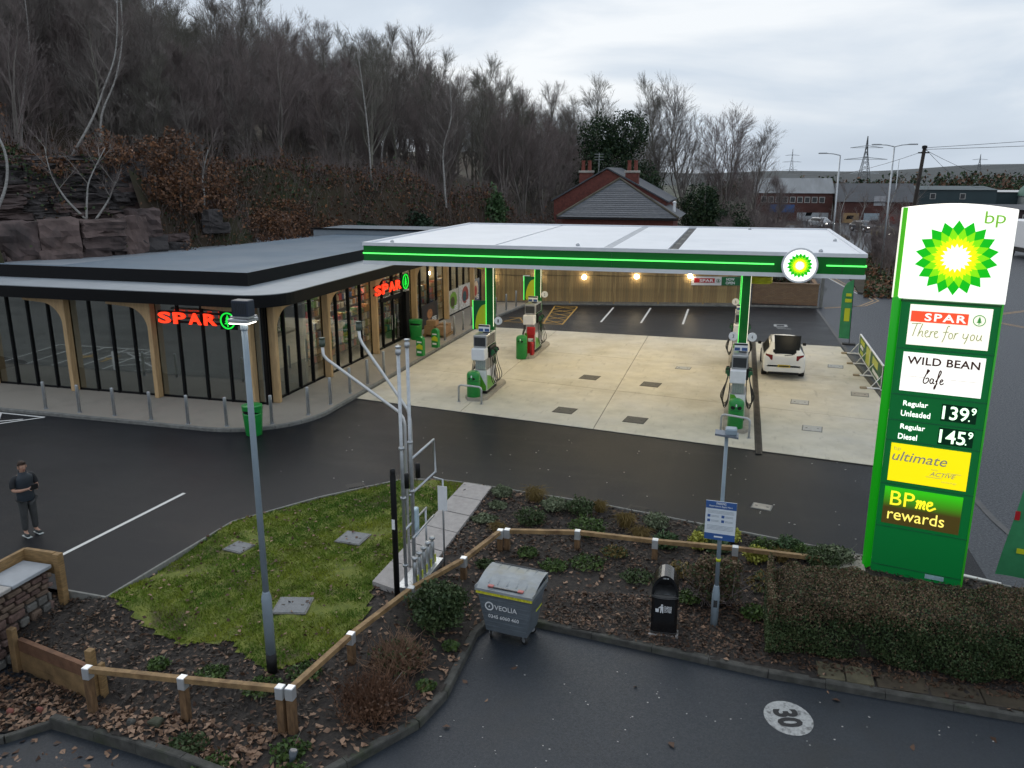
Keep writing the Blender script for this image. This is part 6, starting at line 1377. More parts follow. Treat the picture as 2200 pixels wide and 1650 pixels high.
def bare_tree(seed, H, spread=.44, start=.16, n1=26, n2=7, n3=6, n4=3, lean=0.0, multi=1, r0=.165, twig=.0080, up=.30):
    rr = random.Random(seed); trunk = []; br = []; tw = []
    stems = []
    for sidx in range(multi):
        p = Vector((0, 0, -.3)); az = rr.uniform(0, 6.28); dv = Vector((math.cos(az) * (lean + (.16 if multi > 1 else 0)), math.sin(az) * (lean + (.16 if multi > 1 else 0)), 1)).normalized(); pts = [(p.copy(), r0 / math.sqrt(multi))]
        for i in range(9):
            dv = (dv + Vector((rr.gauss(0, .07), rr.gauss(0, .07), .10))).normalized(); p = p + dv * ((H * .86 + .3) / 9); pts.append((p.copy(), r0 / math.sqrt(multi) * (1 - .9 * (i + 1) / 9) + .006))
        for (a, ra), (b, rb_) in zip(pts[:-1], pts[1:]): trunk.append((a, b, ra, rb_))
        stems.append(pts)
    def grow(p, d, L, r, k, lst, gn):
        out_ = [(p.copy(), r)]
        for i in range(k):
            d = (d + Vector((rr.gauss(0, .10), rr.gauss(0, .10), up * gn))).normalized(); q = p + d * (L / k); r2 = max(r * (1 - .75 * (i + 1) / k), .004); lst.append((p.copy(), q.copy(), out_[-1][1], r2)); p = q; out_.append((p.copy(), r2))
        return out_, d
    for pts in stems:
        for j in range(n1 // multi):
            u = start + (1 - start) * (j + rr.random()) / (n1 // multi); i = min(8, int(u * 9)); fr = u * 9 - i; p = pts[i][0].lerp(pts[i + 1][0], fr)
            L = H * spread * (1.0 - .62 * u) * rr.uniform(.65, 1.15) + .3; d1 = rot_dir((0, 0, 1), rr.uniform(.32, .80), rr); b1, _ = grow(p, d1, L, pts[i][1] * .55, 4, br, .30)
            for _2 in range(n2):
                v = rr.uniform(.25, 1); i2 = min(3, int(v * 4)); p2 = b1[i2][0].lerp(b1[i2 + 1][0], v * 4 - i2); dd = (b1[i2 + 1][0] - b1[i2][0]).normalized(); L2 = L * .5 * rr.uniform(.6, 1.1) * (1.2 - v * .5); b2, _ = grow(p2, rot_dir(dd, rr.uniform(.28, .62), rr), L2, max(.010, b1[i2][1] * .5), 3, br, .25)
                for _3 in range(n3):
                    v3 = rr.uniform(.15, 1); i3 = min(2, int(v3 * 3)); p3 = b2[i3][0].lerp(b2[i3 + 1][0], v3 * 3 - i3); d3 = (b2[i3 + 1][0] - b2[i3][0]).normalized(); L3 = L2 * .60 * rr.uniform(.5, 1.2) + .15; b3, dl = grow(p3, rot_dir(d3, rr.uniform(.25, .6), rr), L3, twig, 2, tw, .2)
                    for _4 in range(n4): p4 = b3[1][0].lerp(b3[2][0], rr.random()); e4 = rot_dir(dl, rr.uniform(.2, .6), rr); tw.append((p4, p4 + e4 * (L3 * rr.uniform(.4, .8) + .08), twig * .8, twig * .4))
    return trunk, br, tw
barks = [mat('grey brown bark', (.205, .185, .168), .95, vary=.35, scale=3, stretch=(1, 1, .3)), mat('olive bark', (.190, .182, .150), .95, vary=.35, scale=3), mat('reddish twigs', (.205, .165, .145), .95, vary=.3, scale=2)]
twm = [mat('brown twigs', (.190, .168, .154), .95, vary=.25, scale=1), mat('olive twigs', (.175, .165, .140), .95, vary=.25, scale=1), mat('purple brown twigs', (.195, .160, .152), .95, vary=.25, scale=1)]
birch = mat('white birch bark', (.40, .39, .37), .8, scale=5, col2=(.22, .21, .20), stretch=(1, 1, 3))
def proto(seed, H, mt, mtw, **k):
    tk, br, tw = bare_tree(seed, H, **k); a = segs_to_mesh(tk, 7, mt, 'trunk'); b = segs_to_mesh(br, 4, mtw, 'branches'); c = segs_to_mesh(tw, 3, mtw, 'twigs'); 
    return a, b, c
PR = [proto(11, 11.5, barks[0], twm[0]), proto(12, 12.5, barks[1], twm[1], spread=.34), proto(13, 10.5, barks[0], twm[2], spread=.36, multi=2), proto(14, 13, barks[1], twm[0], spread=.36, start=.25), proto(15, 11.0, barks[0], twm[2], spread=.40, multi=3), proto(16, 9.5, barks[2], twm[2], spread=.38)]
def place_tree(pm_, x, y, z, s, rz, label, group=None, sz=None, name='bare_tree'):
    t = thing(name, (x, y, z), label, 'tree', group, rz); t.scale = (s, s, sz or s)
    tr_o = link('trunk', pm_[0], t); cr_o = link('crown', pm_[1], t); link('twigs', pm_[2], cr_o); return t
WOOD = [(-46,30),(-39.5,36),(-34.5,41.5),(-33.5,50),(-28.5,54.5),(-24.5,57.8),(-19.5,61.5),(-16,64.5),(-13,70),(-9,79),(-9,92),(-26,104),(-50,96),(-68,80),(-80,62),(-72,42),(-60,27)]
pts_ = []; rr_ = random.Random(3)
tries = 0
while len(pts_) < 270 and tries < 30000:
    tries += 1; x = rr_.uniform(-82, -8); y = rr_.uniform(26, 105)
    if not inside(x, y, WOOD): continue
    md_ = 1.9 if math.hypot(x, y) < 72 else 2.5
    if any((x - a) ** 2 + (y - b) ** 2 < md_ ** 2 for a, b in pts_): continue
    pts_.append((x, y))
for x, y in pts_:
    s = rr_.uniform(.66, .96) * (1.20 if x < -42 else 1.0) * (.95 if x > -24 else 1.0)
    place_tree(PR[rr_.randrange(6)], x, y, hz(x, y) - .1, s, rr_.uniform(0, 6.28), 'leafless brown tree in the dense wood on the hillside', 'leafless trees of the hillside wood')
SAP = [proto(41, 5.5, barks[0], twm[0], n1=16, n2=6, n3=5, n4=2, multi=2, r0=.06, twig=.011, spread=.34, start=.10), proto(42, 6.5, barks[2], twm[2], n1=16, n2=6, n3=5, n4=2, multi=3, r0=.06, twig=.011, spread=.30, start=.15)]
q_ = []; 
while len(q_) < 130:
    x = rr_.uniform(-60, -12); y = rr_.uniform(30, 76)
    if not inside(x, y, WOOD) or hz(x, y) < 3 or math.hypot(x, y) > 78: continue
    if any((x - a) ** 2 + (y - b) ** 2 < 1.2 for a, b in q_): continue
    q_.append((x, y)); place_tree(SAP[rr_.randrange(2)], x, y, hz(x, y) - .1, rr_.uniform(.6, 1.1), rr_.uniform(0, 6.28), 'thin leafless sapling under the taller trees of the hillside wood', 'saplings of the hillside wood', name='sapling')
# named trees beside the house and along the road
for k, (pi_, x, y, s, lab) in enumerate(((0, -4.6, 79, 1.18, 'large leafless tree right of the dark evergreen behind the house'), (4, -1.4, 82, 1.10, 'spreading leafless tree at the right end of the wood behind the house'), (2, .6, 76, .72, 'small leafless tree right of the wood above the canopy'), (1, -14.2, 83, 1.10, 'leafless tree left of the dark evergreen behind the house'), (1, -7.8, 84, 1.12, 'tall leafless tree rising directly behind the dark evergreen'), (2, -2.6, 85, 1.12, 'leafless tree between the two largest trees right of the evergreen'), (0, 1.0, 88, .95, 'far leafless tree at the right end of the wood'), (5, 3.0, 84, .74, 'thin leafless tree leaning over the canopy roof by the road'), (4, -17.0, 66, .92, 'leafless tree at the foot of the hill left of the red brick house'))):
    place_tree(PR[pi_], x, y, max(-.3, hz(x, y) - .1), s, k * 1.3, lab)
SCR = proto(31, 4.2, barks[2], twm[2], n1=14, n2=5, n3=5, n4=2, multi=3, r0=.07, twig=.009, spread=.35, start=.12)
rs = random.Random(5); k2 = 0
for k in range(74):
    x = rs.uniform(-3.5, 16.5) if k < 46 else rs.uniform(-3.0, 6.0); y = rs.uniform(64, 90) if x < 6 else rs.uniform(76, 97)
    if x < 6 and y < 64 + (x + 3) * 1.2: y += 7
    if 34 < k < 46: x = rs.uniform(8.2, 12.5); y = rs.uniform(62, 73) + (x - 8) * 1.5
    if 5 < x and abs(x - (6.3 + (y - 55) * .12)) < 2.2 and y < 85: x += 3.2
    t = place_tree(SCR, x, y, 0, rs.uniform(.6, 1.15), rs.uniform(0, 6), 'leafless scrub bush in the thicket between canopy and road', 'leafless scrub by the road', name='scrub_bush')
# white birches
def birch_tree(pts, r0, label, x, y, z, sd, tw_n=10):
    t = thing('birch_tree', (x, y, z), label, 'tree', 'white barked birches'); P = catmull(pts, 5)
    MB().tube(P, [r0 * (1 - .8 * i / (len(P) - 1)) + .008 for i in range(len(P))], 7).build('trunk', birch, t, True)
    rr = random.Random(sd); br = []; tw = []
    for j in range(tw_n):
        i = int(len(P) * rr.uniform(.35, .98)); p = P[min(i, len(P) - 1)]; d = rot_dir((0, 0, 1), rr.uniform(.4, .8), rr); L = rr.uniform(.8, 1.9); q = p + d * L; br.append((p, q, .022, .010))
        for _ in range(14): u = rr.uniform(.2, 1); s_ = p.lerp(q, u); e_ = s_ + rot_dir(d, rr.uniform(.3, .9), rr) * rr.uniform(.3, .9) ; tw.append((s_, e_, .008, .003)); 
    link('branches', segs_to_mesh(br, 4, barks[0], 'branches'), t); link('twigs', segs_to_mesh(tw, 3, twm[2], 'twigs'), t.children[-1])
birch_tree([(0, 0, -.4), (.6, .5, 1.2), (.7, .6, 2.8), (.2, .2, 4.6), (.1, .1, 6), (.7, .6, 9)], 0.072, 'pale birch trunk curving up at the far left edge above the rock face', -33.6, 31.2, 6.2, 1)
birch_tree([(0, 0, -.3), (.9, .8, 1.6), (1.5, 1.4, 3.4), (2.0, 1.9, 5.2), (2.3, 2.1, 8)], 0.066, 'white birch leaning right on the mossy slope above the rock face', -33.9, 36.8, 9.0, 2)
birch_tree([(0, 0, -.3), (.2, .2, 2), (.9, .8, 4), (1.3, 1.2, 6.2), (1.4, 1.3, 8.5)], 0.061, 'tall white birch rising behind the brown bushes on the slope', -34.6, 39.8, 9.0, 3)
birch_tree([(0, 0, -.3), (.3, .3, 2.5), (.8, .7, 5), (.9, .8, 8)], 0.055, 'slender white birch left of the leaning birch on the slope', -38.6, 38.4, 9.3, 4)
for k, pp in enumerate(([(0, 0, 0), (-.6, -.5, 1.0), (-1.0, -.8, 2.2), (-1.05, -.9, 3.4)], [(0, 0, 0), (.1, .1, 1.0), (.3, .2, 1.9), (.9, .8, 3.4)], [(.3, .3, 0), (.8, .7, .9), (1.1, 1.0, 1.8)])): birch_tree(pp, .055, ['left stem of the small birches on the rock ledge', 'middle forked stem of the small birches on the rock ledge', 'short right stem of the small birches on the rock ledge'][k], -31.1, 34.3, 5.75, 5 + k, 5)
birch_tree([(0, 0, -.3), (.2, .1, 1.4), (.15, .2, 2.6), (.5, .4, 4.0)], .06, 'thin pale birch on the bracken bank right of the rock face', -28.9, 40.4, 5.2, 9, 6)
birch_tree([(0, 0, -.4), (-.1, 0, 3), (-.3, -.1, 6), (-.6, -.2, 9)], 0.061, 'straight white birch at the wood edge above the grey shop roof', -25.2, 54.8, 7.3, 10, 12)
birch_tree([(0, 0, -.4), (-.2, 0, 2.8), (-.25, .1, 5), (.3, .3, 7.2), (.2, .3, 9.6)], 0.077, 'tall forked white birch rising above the canopy corner', -20.6, 57.6, 4.6, 11, 22)
birch_tree([(0, 0, 0), (-.1, 0, 2), (.5, .4, 4)], .06, 'small pale birch behind the straight birch above the shop roof', -26.0, 58.8, 7.6, 12, 6)
for k, (x, y, h_) in enumerate(((8.6, 82, 6.0), (10.6, 84, 5.2), (13.6, 88, 6.2), (15.2, 86, 5.4), (12.3, 83, 4.2))):
    birch_tree([(0, 0, -.2), (.25, 0, h_ * .4), (.1, .2, h_ * .7), (.5, .2, h_)], .09, f'{ORD[k]} pale birch of the group beside the far road', x, y, 0, 20 + k, 16)
# ------------------------------------------------------------ leafy things
def leaf_cloud(fn_, n, size, mats, seed=1, flat=.0, asp=1.6):
    """n small folded leaf faces whose centres come from fn_(rng)"""
    g_ = np.random.default_rng(seed); c = np.array([fn_(g_) for _ in range(n)]); a = g_.normal(size=(n, 3)); a[:, 2] *= (1 - flat); a /= np.linalg.norm(a, axis=1, keepdims=True); b = g_.normal(size=(n, 3)); b[:, 2] *= (1 - flat); b -= a * (a * b).sum(1, keepdims=True); b /= np.linalg.norm(b, axis=1, keepdims=True)
    s = size * g_.uniform(.6, 1.4, (n, 1)); nn = np.cross(a, b) * s * .25
    vs = np.stack([c - a * s * asp / 2, c + b * s / 2 + nn, c + a * s * asp / 2, c - b * s / 2 + nn], 1).reshape(-1, 3); f = (np.arange(n)[:, None] * 4 + np.array([[0, 1, 2, 3]]))
    me = bpy.data.meshes.new('leaves'); me.vertices.add(len(vs)); me.vertices.foreach_set('co', vs.ravel()); me.loops.add(f.size); me.loops.foreach_set('vertex_index', f.ravel().astype(np.int32)); me.polygons.add(n); me.polygons.foreach_set('loop_start', (np.arange(n) * 4).astype(np.int32)); me.polygons.foreach_set('loop_total', np.full(n, 4, np.int32))
    ms = mats if isinstance(mats, list) else [mats]
    for m_ in ms: me.materials.append(m_)
    if len(ms) > 1: me.polygons.foreach_set('material_index', g_.integers(0, len(ms), n).astype(np.int32))
    me.update(calc_edges=True); return me
def blob(c, r, shell=.55):
    def f(g_):
        v = g_.normal(size=3); v /= np.linalg.norm(v); k = g_.uniform(shell, 1) ; w_b = 1 + .22 * math.sin(v[0] * 5 + c[0]) * math.cos(v[1] * 4 + v[2] * 3 + c[1]); return (c[0] + v[0] * r[0] * k * w_b, c[1] + v[1] * r[1] * k * w_b, c[2] + v[2] * r[2] * k * w_b)
    return f
def multi_blob(blobs):
    wts = np.array([b[1][0] * b[1][1] for b in blobs]); wts /= wts.sum(); fs = [blob(*b) for b in blobs]
    return lambda g_: fs[g_.choice(len(fs), p=wts)](g_)
LM = {k: mat('leaves ' + k, c, .6, scale=1.3, col2=c2, spec=.3) for k, c, c2 in (('dark green', (.016, .036, .013), (.045, .076, .026)), ('holly', (.010, .026, .014), (.028, .055, .028)), ('rhododendron', (.030, .070, .024), (.085, .15, .062)), ('copper', (.13, .058, .026), (.26, .12, .055)), ('bracken', (.085, .042, .026), (.17, .088, .050)), ('privet', (.032, .058, .020), (.078, .108, .042)), ('brown privet', (.105, .070, .042), (.175, .118, .070)), ('lime', (.26, .27, .03), (.42, .42, .09)), ('sage', (.10, .13, .07), (.20, .23, .14)), ('bright green', (.042, .085, .018), (.10, .155, .038)), ('gold grass', (.14, .10, .03), (.24, .17, .06)), ('dead leaf', (.17, .098, .060), (.33, .21, .14)), ('dead leaf dark', (.055, .030, .020), (.11, .060, .038)), ('chip', (.050, .028, .018), (.16, .095, .060)), ('dark chip', (.022, .017, .014), (.085, .060, .042)))}
# dark evergreen behind the house
t = thing('evergreen_tree', (-11.2, 74, .5), 'dense dark evergreen tree behind the red brick house', 'tree'); MB().tube([(0, 0, -.5), (.1, 0, 4), (0, .1, 9)], [.3, .22, .1], 9).build('trunk', barks[1], t, True)
link('crown', leaf_cloud(multi_blob([((0, 0, 7.5), (2.9, 2.6, 3.2)), ((-1.2, .4, 10.2), (1.9, 1.8, 2.2)), ((1.4, -.2, 10.8), (1.8, 1.7, 1.9)), ((2.2, 0, 6.0), (2.3, 2.0, 2.4)), ((-2.0, 0, 6.2), (1.8, 1.8, 2.2)), ((.4, 0, 4.2), (3.0, 2.4, 1.8))]), 30000, .125, [LM['dark green'], LM['holly']], 3), t)
t = thing('conifer', (-3.0, 71, 0), 'dark drooping conifer right of the house roof', 'tree'); MB().tube([(0, 0, -.2), (0, 0, 6.5)], [.2, .05], 8).build('trunk', barks[0], t, True)
link('crown', leaf_cloud(multi_blob([((0, 0, 2.0), (2.1, 2.0, 1.8)), ((0, 0, 4.0), (1.6, 1.5, 1.6)), ((.2, 0, 5.8), (1.0, 1.0, 1.3)), ((-1.6, .3, 1.6), (1.3, 1.3, 1.6)), ((1.8, 1.0, 3.0), (2.0, 1.6, 2.6)), ((3.6, 1.5, 2.2), (1.8, 1.5, 2.0)), ((-.6, 1.5, 5.0), (1.8, 1.5, 2.0))]), 26000, .11, [LM['dark green'], LM['holly']], 4), t)
# shrubs on the bank
for k, (x, y, z, r_b, nm, n, lab) in enumerate(((-25.1, 47.8, 3.3, (1.5, 1.1, .8), 'rhododendron', 2600, 'rounded green rhododendron on the bank behind the shop roof'), (-20.5, 52.8, 3.2, (1.9, 1.2, 1.0), 'rhododendron', 3000, 'green laurel bush behind the shop roof left of the canopy'), (-18.3, 54.6, 2.9, (1.5, 1.1, .9), 'holly', 2200, 'dark green laurel bush against the canopy corner'), (-17.2, 58.4, 4.8, (.7, .7, 2.3), 'rhododendron', 2200, 'ivy clad stump of trees left of the red brick house'), (-21.8, 54.4, 4.4, (1.1, 1.0, 1.0), 'holly', 1600, 'small holly on the bank above the laurel'), (-23.9, 50.8, 4.2, (1.0, .8, .6), 'holly', 1200, 'low evergreen bush on the bracken bank'))):
    t = thing('shrub', (x, y, z), lab, 'shrub', 'evergreen shrubs on the bank'); MB().tube([(0, 0, -r_b[2] - .8), (0, 0, 0)], .05, 6).build('stem', barks[0], t)
    link('foliage', leaf_cloud(multi_blob([((0, 0, 0), r_b), ((r_b[0] * .5, 0, -.2), (r_b[0] * .7, r_b[1], r_b[2] * .8)), ((-r_b[0] * .6, 0, -.25), (r_b[0] * .6, r_b[1] * .8, r_b[2] * .7))]), n, .15, LM[nm], 40 + k), t)
# copper-leaved young oaks and bracken covering the bank
for k, (x, y, dz, r_b, n) in enumerate(((-29.6, 42.0, .6, (2.0, 1.6, 1.5), 2600), (-27.2, 44.3, .9, (2.4, 1.5, 1.4), 3000), (-33.0, 38.6, .2, (1.8, 1.5, 1.3), 2200), (-28.2, 47.6, .2, (2.2, 1.6, 1.2), 2400), (-25.8, 49.2, .6, (2.0, 1.4, 1.0), 2000), (-30.2, 38.4, 1.2, (1.3, 1.0, 1.0), 1500), (-37.6, 35.0, 1.0, (1.5, 1.4, 1.2), 1000), (-41.5, 33.5, 1.5, (2.0, 1.6, 1.6), 1200), (-27.6, 37.6, .3, (1.5, 1.4, 1.6), 2000), (-29.6, 39.6, 1.5, (1.6, 1.4, 1.5), 1800), (-33.2, 34.6, -2.2, (1.3, 1.0, .7), 900), (-36.6, 31.6, -2.6, (1.4, 1.0, .7), 800), (-31.6, 37.0, -1.2, (1.1, .9, .8), 900))):
    z = hz(x, y); t = thing('copper_shrub', (x, y, z), f'{ORD[k]} brown leaved oak shrub from the right on the bank beside the rock face', 'shrub', 'brown leaved shrubs on the bank'); MB().tube([(0, 0, -.6), (.1, 0, r_b[2])], .05, 6).build('stem', barks[0], t)
    link('foliage', leaf_cloud(multi_blob([((0, 0, r_b[2] * .8 + dz), r_b), ((.7, -.5, r_b[2] * .4), (r_b[0] * .8, r_b[1], r_b[2] * .8)), ((-.8, .4, r_b[2] * .5), (r_b[0] * .7, r_b[1], r_b[2] * .7))]), n, .115, [LM['copper'], LM['bracken'], LM['bracken'], LM['dead leaf dark']], 60 + k), t)
BANK = [(-43,26),(-35,33.5),(-31.5,37),(-27,37.5),(-24.3,44.5),(-21,49.5),(-14.5,54),(-11,58),(-12,64),(-16,66),(-21,62.5),(-27,58),(-33,53),(-36,42),(-48,32)]
bp_ = []
rb2 = random.Random(9)
while len(bp_) < 30000:
    x = rb2.uniform(-48, -10); y = rb2.uniform(26, 66)
    if inside(x, y, BANK): bp_.append((x, y, hz(x, y) + abs(rb2.gauss(0, .32)) * (1.6 if math.sin(x * .8 + y * .6) > 0 else .7)))
it_ = iter(bp_); o = link('undergrowth', leaf_cloud(lambda g_: next(it_), 30000, .13, [LM['bracken'], LM['copper'], LM['dead leaf dark'], LM['bracken'], LM['dark green'], LM['dead leaf dark']], 77)); tag(o, 'brown bracken and bramble undergrowth covering the bank behind the shop', 'undergrowth', kind='stuff')
sg2 = []; rb3 = random.Random(4)
for _ in range(9000):
    while True:
        x = rb3.uniform(-48, -10); y = rb3.uniform(28, 66)
        if inside(x, y, BANK): break
    z = hz(x, y); p = Vector((x, y, z)); d = rot_dir((0, 0, 1), rb3.uniform(.1, .7), rb3); sg2.append((p, p + d * rb3.uniform(.5, 1.9), .010, .004))
o = link('brambles', segs_to_mesh(sg2, 3, twm[2], 'brambles')); tag(o, 'thin leafless stems and brambles growing over the bank', 'brambles', kind='stuff')
o = link('moss', leaf_cloud(lambda g_: (lambda x, y: (x, y, hz(x, y) + .12))(g_.normal(-36.2, 2.6), g_.normal(35.0, 1.7)), 5000, .10, [LM['privet'], LM['dark green'], LM['bracken']], 78)); tag(o, 'mossy green growth on the slope above the rock face', 'moss', kind='stuff')
# ------------------------------------------------------------ red brick house
hs = thing('brick_house', (-9, 62, 0), 'red brick house with grey slate roof and two chimneys behind the canopy', 'house'); HO = Vector((-9, 62, 0))
def h_(mb, n_, m, par=None): o = mb.build(n_, m, par or hs); o.location = -HO if par is None else (0, 0, 0); return o
rb_m = mat('red brick', (.135, .042, .033), .9, vary=.25, scale=6, bump=.3, bscale=30); sl_m = [mat('slate %d' % k, c, .6, vary=.2, scale=5) for k, c in enumerate(((.085, .092, .105), (.070, .077, .090), (.098, .105, .118)))]
h_(MB().box(-12.2, -4.5, 58.3, 62.4, -.3, 4.95), 'front_wall', rb_m)
GB = [(-13.8, -.3), (-5.4, -.3), (-5.4, 5.95), (-9.8, 8.2), (-13.8, 5.95)]
h_(MB().xz(GB, 62.45, 70.0), 'gable_block', rb_m)
for s_, (xa, za, xb, zb2) in enumerate(((-14.0, 5.85, -9.8, 8.25), (-9.8, 8.25, -5.2, 5.85))): h_(MB().add([(xa, 62.3, za), (xb, 62.3, zb2), (xb, 70.2, zb2), (xa, 70.2, za), (xa, 62.3, za + .10), (xb, 62.3, zb2 + .10), (xb, 70.2, zb2 + .10), (xa, 70.2, za + .10)], [(0,3,2,1), (4,5,6,7), (0,1,5,4), (1,2,6,5), (2,3,7,6), (3,0,4,7)]), 'verge_roof', sl_m[1])
ap = Vector((-8.8, 62.2, 7.5)); e0, e1 = Vector((-12.6, 58.0, 4.92)), Vector((-4.15, 58.0, 4.92)); n = 20
hroof = bpy.data.objects.new('hipped_roof', None); COL.objects.link(hroof); hroof.parent = hs; hroof.location = -HO
for k in range(n):      # slate courses, each lapping the one below
    a0, a1 = k / n, (k + 1.15) / n; a1 = min(a1, 1)
    q = [e0.lerp(ap, a0), e1.lerp(ap, a0), e1.lerp(ap, a1), e0.lerp(ap, a1)]; up_ = Vector((0, -.02, .035)); lo2 = Vector((0, -.035, .055))
    MB().add([q[0] + lo2, q[1] + lo2, q[2] + up_, q[3] + up_, q[0], q[1], q[2], q[3]], [(0, 1, 2, 3), (4, 5, 1, 0), (5, 6, 2, 1), (7, 4, 0, 3)]).build('slate_course', sl_m[k % 3], hroof)
for a, b in ((e0, ap), (e1, ap)): MB().tube([a + Vector((0, 0, .07)), b + Vector((0, 0, .07))], .09, 8).build('hip_tile', mat('mossy hip tile', (.085, .075, .055), .9, vary=.3, scale=2), hroof)
for xa, sx in ((e0, -1), (e1, 1)): MB().add([xa, ap, Vector((ap.x, 66, ap.z)), Vector((xa.x, 66, xa.z))], [(0, 1, 2, 3)]).build('side_slope', sl_m[0], hroof)
h_(MB().box(-12.6, -4.15, 57.92, 58.02, 4.80, 4.90), 'gutter', M['black'])
for k, x in enumerate((-11.45, -8.0)):
    yc = 63.0; c = h_(MB().bbox(x - .48, x + .48, yc - .35, yc + .35, 5.2, 7.95, .02), 'chimney', rb_m); h_(MB().bbox(x - .54, x + .54, yc - .41, yc + .41, 7.95, 8.12, .03), 'chimney_cap', mat('pale chimney cap', (.36, .33, .30), .9, vary=.2), c)
    for q in (-.24, .24): h_(MB().lathe([(.15, 8.12), (.13, 8.75), (.16, 8.78), (.15, 8.84)], 12, (x + q, yc, 0)), 'chimney_pot', mat('terracotta pot', (.19, .055, .04), .85, vary=.2), c)
t = thing('television_aerial', (-10.55, 63.2, 7.9), 'thin television aerial beside the left chimney of the brick house', 'aerial'); MB().tube([(0, 0, -1.2), (0, 0, 1.5)], .02, 6).build('mast', M['galv'], t)
for z in (1.0, 1.2, 1.4): MB().tube([(-.35, 0, z), (.35, 0, z)], .012, 6).build('element', M['galv'], t)
t = thing('white_pipe', (-4.75, 61.9, 5.1), 'short white flue pipe at the right eave of the brick house', 'flue'); MB().tube([(0, 0, -.3), (0, 0, .75)], .10, 10).build('pipe', M['white'], t); MB().lathe([(.14, .75), (.14, .82), (.03, .88)], 10).build('cowl', M['white'], t)
# ------------------------------------------------------------ far road: lamps, poles, pylon, sheds
def street_lamp(x, y, h, arms, lab):
    t = thing('street_lamp', (x, y, 0), lab, 'street lamp', 'street lamps by the far road'); MB().tube([(0, 0, -.3), (0, 0, h)], [.09, .055], 10).build('column', M['galv'], t, True)
    for s in arms:
        MB().tube([(0, 0, h), (s * .5, 0, h + .12), (s * 1.0, 0, h + .16)], .035, 8).build('arm', M['galv'], t, True); MB().bbox(min(s*.95, s*1.6), max(s*.95, s*1.6), -.12, .12, h + .12, h + .22, .03).build('lantern', M['galv'], t)
street_lamp(7.0, 70, 9.25, (-1,), 'single armed grey street lamp beside the far road'); street_lamp(10.7, 69.5, 9.85, (-1, 1), 'double armed grey street lamp beside the far road'); street_lamp(24.0, 150, 10.0, (), 'slim distant lamp column in front of the dark shed')
t = thing('telegraph_pole', (10.35, 59.3, 0), 'dark leaning wooden telegraph pole beside the price sign', 'pole'); MB().tube([(0, 0, -.3), (.55, 0, 9.5)], [.15, .11], 10).build('pole', mat('creosoted wood', (.028, .021, .017), .9, vary=.3), t, True); MB().beam((.2, 0, 9.2), (.85, 0, 9.2), .08, .08).build('crossbar', M['black'], t); MB().lathe([(.16, 9.45), (.16, 9.62), (.02, 9.66)], 10, (.55, 0, 0)).build('cap', M['black'], t)
for k, (a, b) in enumerate((((10.9, 59.3, 9.5), (60, 75, 15)), ((10.9, 59.3, 9.4), (55, 30, 12.5)), ((10.9, 59.3, 9.4), (45, 150, 7.0)), ((10.9, 59.3, 9.3), (7.0, 140, 8)), ((10.9, 59.3, 9.5), (35, 140, 6.0)))):
    a = Vector(a); b = Vector(b); t = thing('overhead_wire', a, f'{ORD[k]} thin overhead wire running from the telegraph pole', 'wire', 'overhead wires'); MB().tube([(b - a) * u + Vector((0, 0, -3.0 * u * (1 - u) * (b - a).length / 60)) for u in np.linspace(0, 1, 16)], .014, 5).build('wire', M['rubber'], t)
def pylon(x, y, h, lab, rz):
    t = thing('electricity_pylon', (x, y, -1.3), lab, 'pylon', 'distant pylons', rz); st = M['galv']; mb = MB(); wdt = lambda z: .5 + 3.2 * max(0, 1 - z / (h * .72)) * .8 + (.0 if z < h * .72 else -.45 * (z / h - .72) / .28); zs = np.linspace(0, h, 13)
    for s1 in (-1, 1):
        for s2 in (-1, 1): mb.tube([(s1 * wdt(z), s2 * wdt(z), z) for z in zs], .16, 4)
    for z0, z1 in zip(zs[:-1], zs[1:]):
        for s in (-1, 1):
            mb.tube([(-wdt(z0), s * wdt(z0), z0), (wdt(z1), s * wdt(z1), z1)], .09, 3); mb.tube([(wdt(z0), s * wdt(z0), z0), (-wdt(z1), s * wdt(z1), z1)], .09, 3); mb.tube([(s * wdt(z0), -wdt(z0), z0), (s * wdt(z1), wdt(z1), z1)], .09, 3)
    tag(mb.build('lattice_tower', mat('pylon steel', (.13, .14, .15), .7), t), kind='stuff')
    for z, L in ((h * .36, 6.0), (h * .60, 9.0), (h * .80, 6.8)): m2 = MB(); m2.tube([(-L, 0, z), (0, 0, z + .9), (L, 0, z)], .2, 4).tube([(-L, 0, z), (L, 0, z)], .14, 4); m2.build('cross_arm', st, t)
pylon(50.5, 400, 24.5, 'lattice electricity pylon on the skyline above the far road', R(8)); pylon(45, 900, 32, 'very distant pylon on the skyline left of the tall pylon', 0); pylon(215, 900, 26, 'very distant pylon on the skyline at the right', 0)
def shed(x, y, w_0, d_0, eave, ridge, lab, wallm, roofm, rz=0, wins=0, doors=()):
    t = thing('industrial_building', (x, y, -.2), lab, 'building', 'far industrial buildings', rz)
    MB().box(0, w_0, 0, d_0, -1, eave).build('wall', wallm, t)
    r2 = MB(); r2.yz([(-.3, eave - .02), (d_0 + .3, eave - .02), (d_0 * .5, ridge)], -.3, w_0 + .3); r2.build('roof', roofm, t)
    for k in range(wins): wn_ = MB().box(1 + k * (w_0 - 2) / wins, 1.9 + k * (w_0 - 2) / wins, -.06, -.005, eave - 1.6, eave - .6).build('window', mat('pale far window', (.45, .44, .42), .3), t); MB().box(1.1 + k * (w_0 - 2) / wins, 1.8 + k * (w_0 - 2) / wins, -.08, -.061, eave - 1.5, eave - .7).build('pane', M['darkgrey'], wn_)
    for (a, b, z0, z1, m_) in doors: MB().box(a, b, -.08, -.005, z0, z1).build('panel', m_, t)
    return t
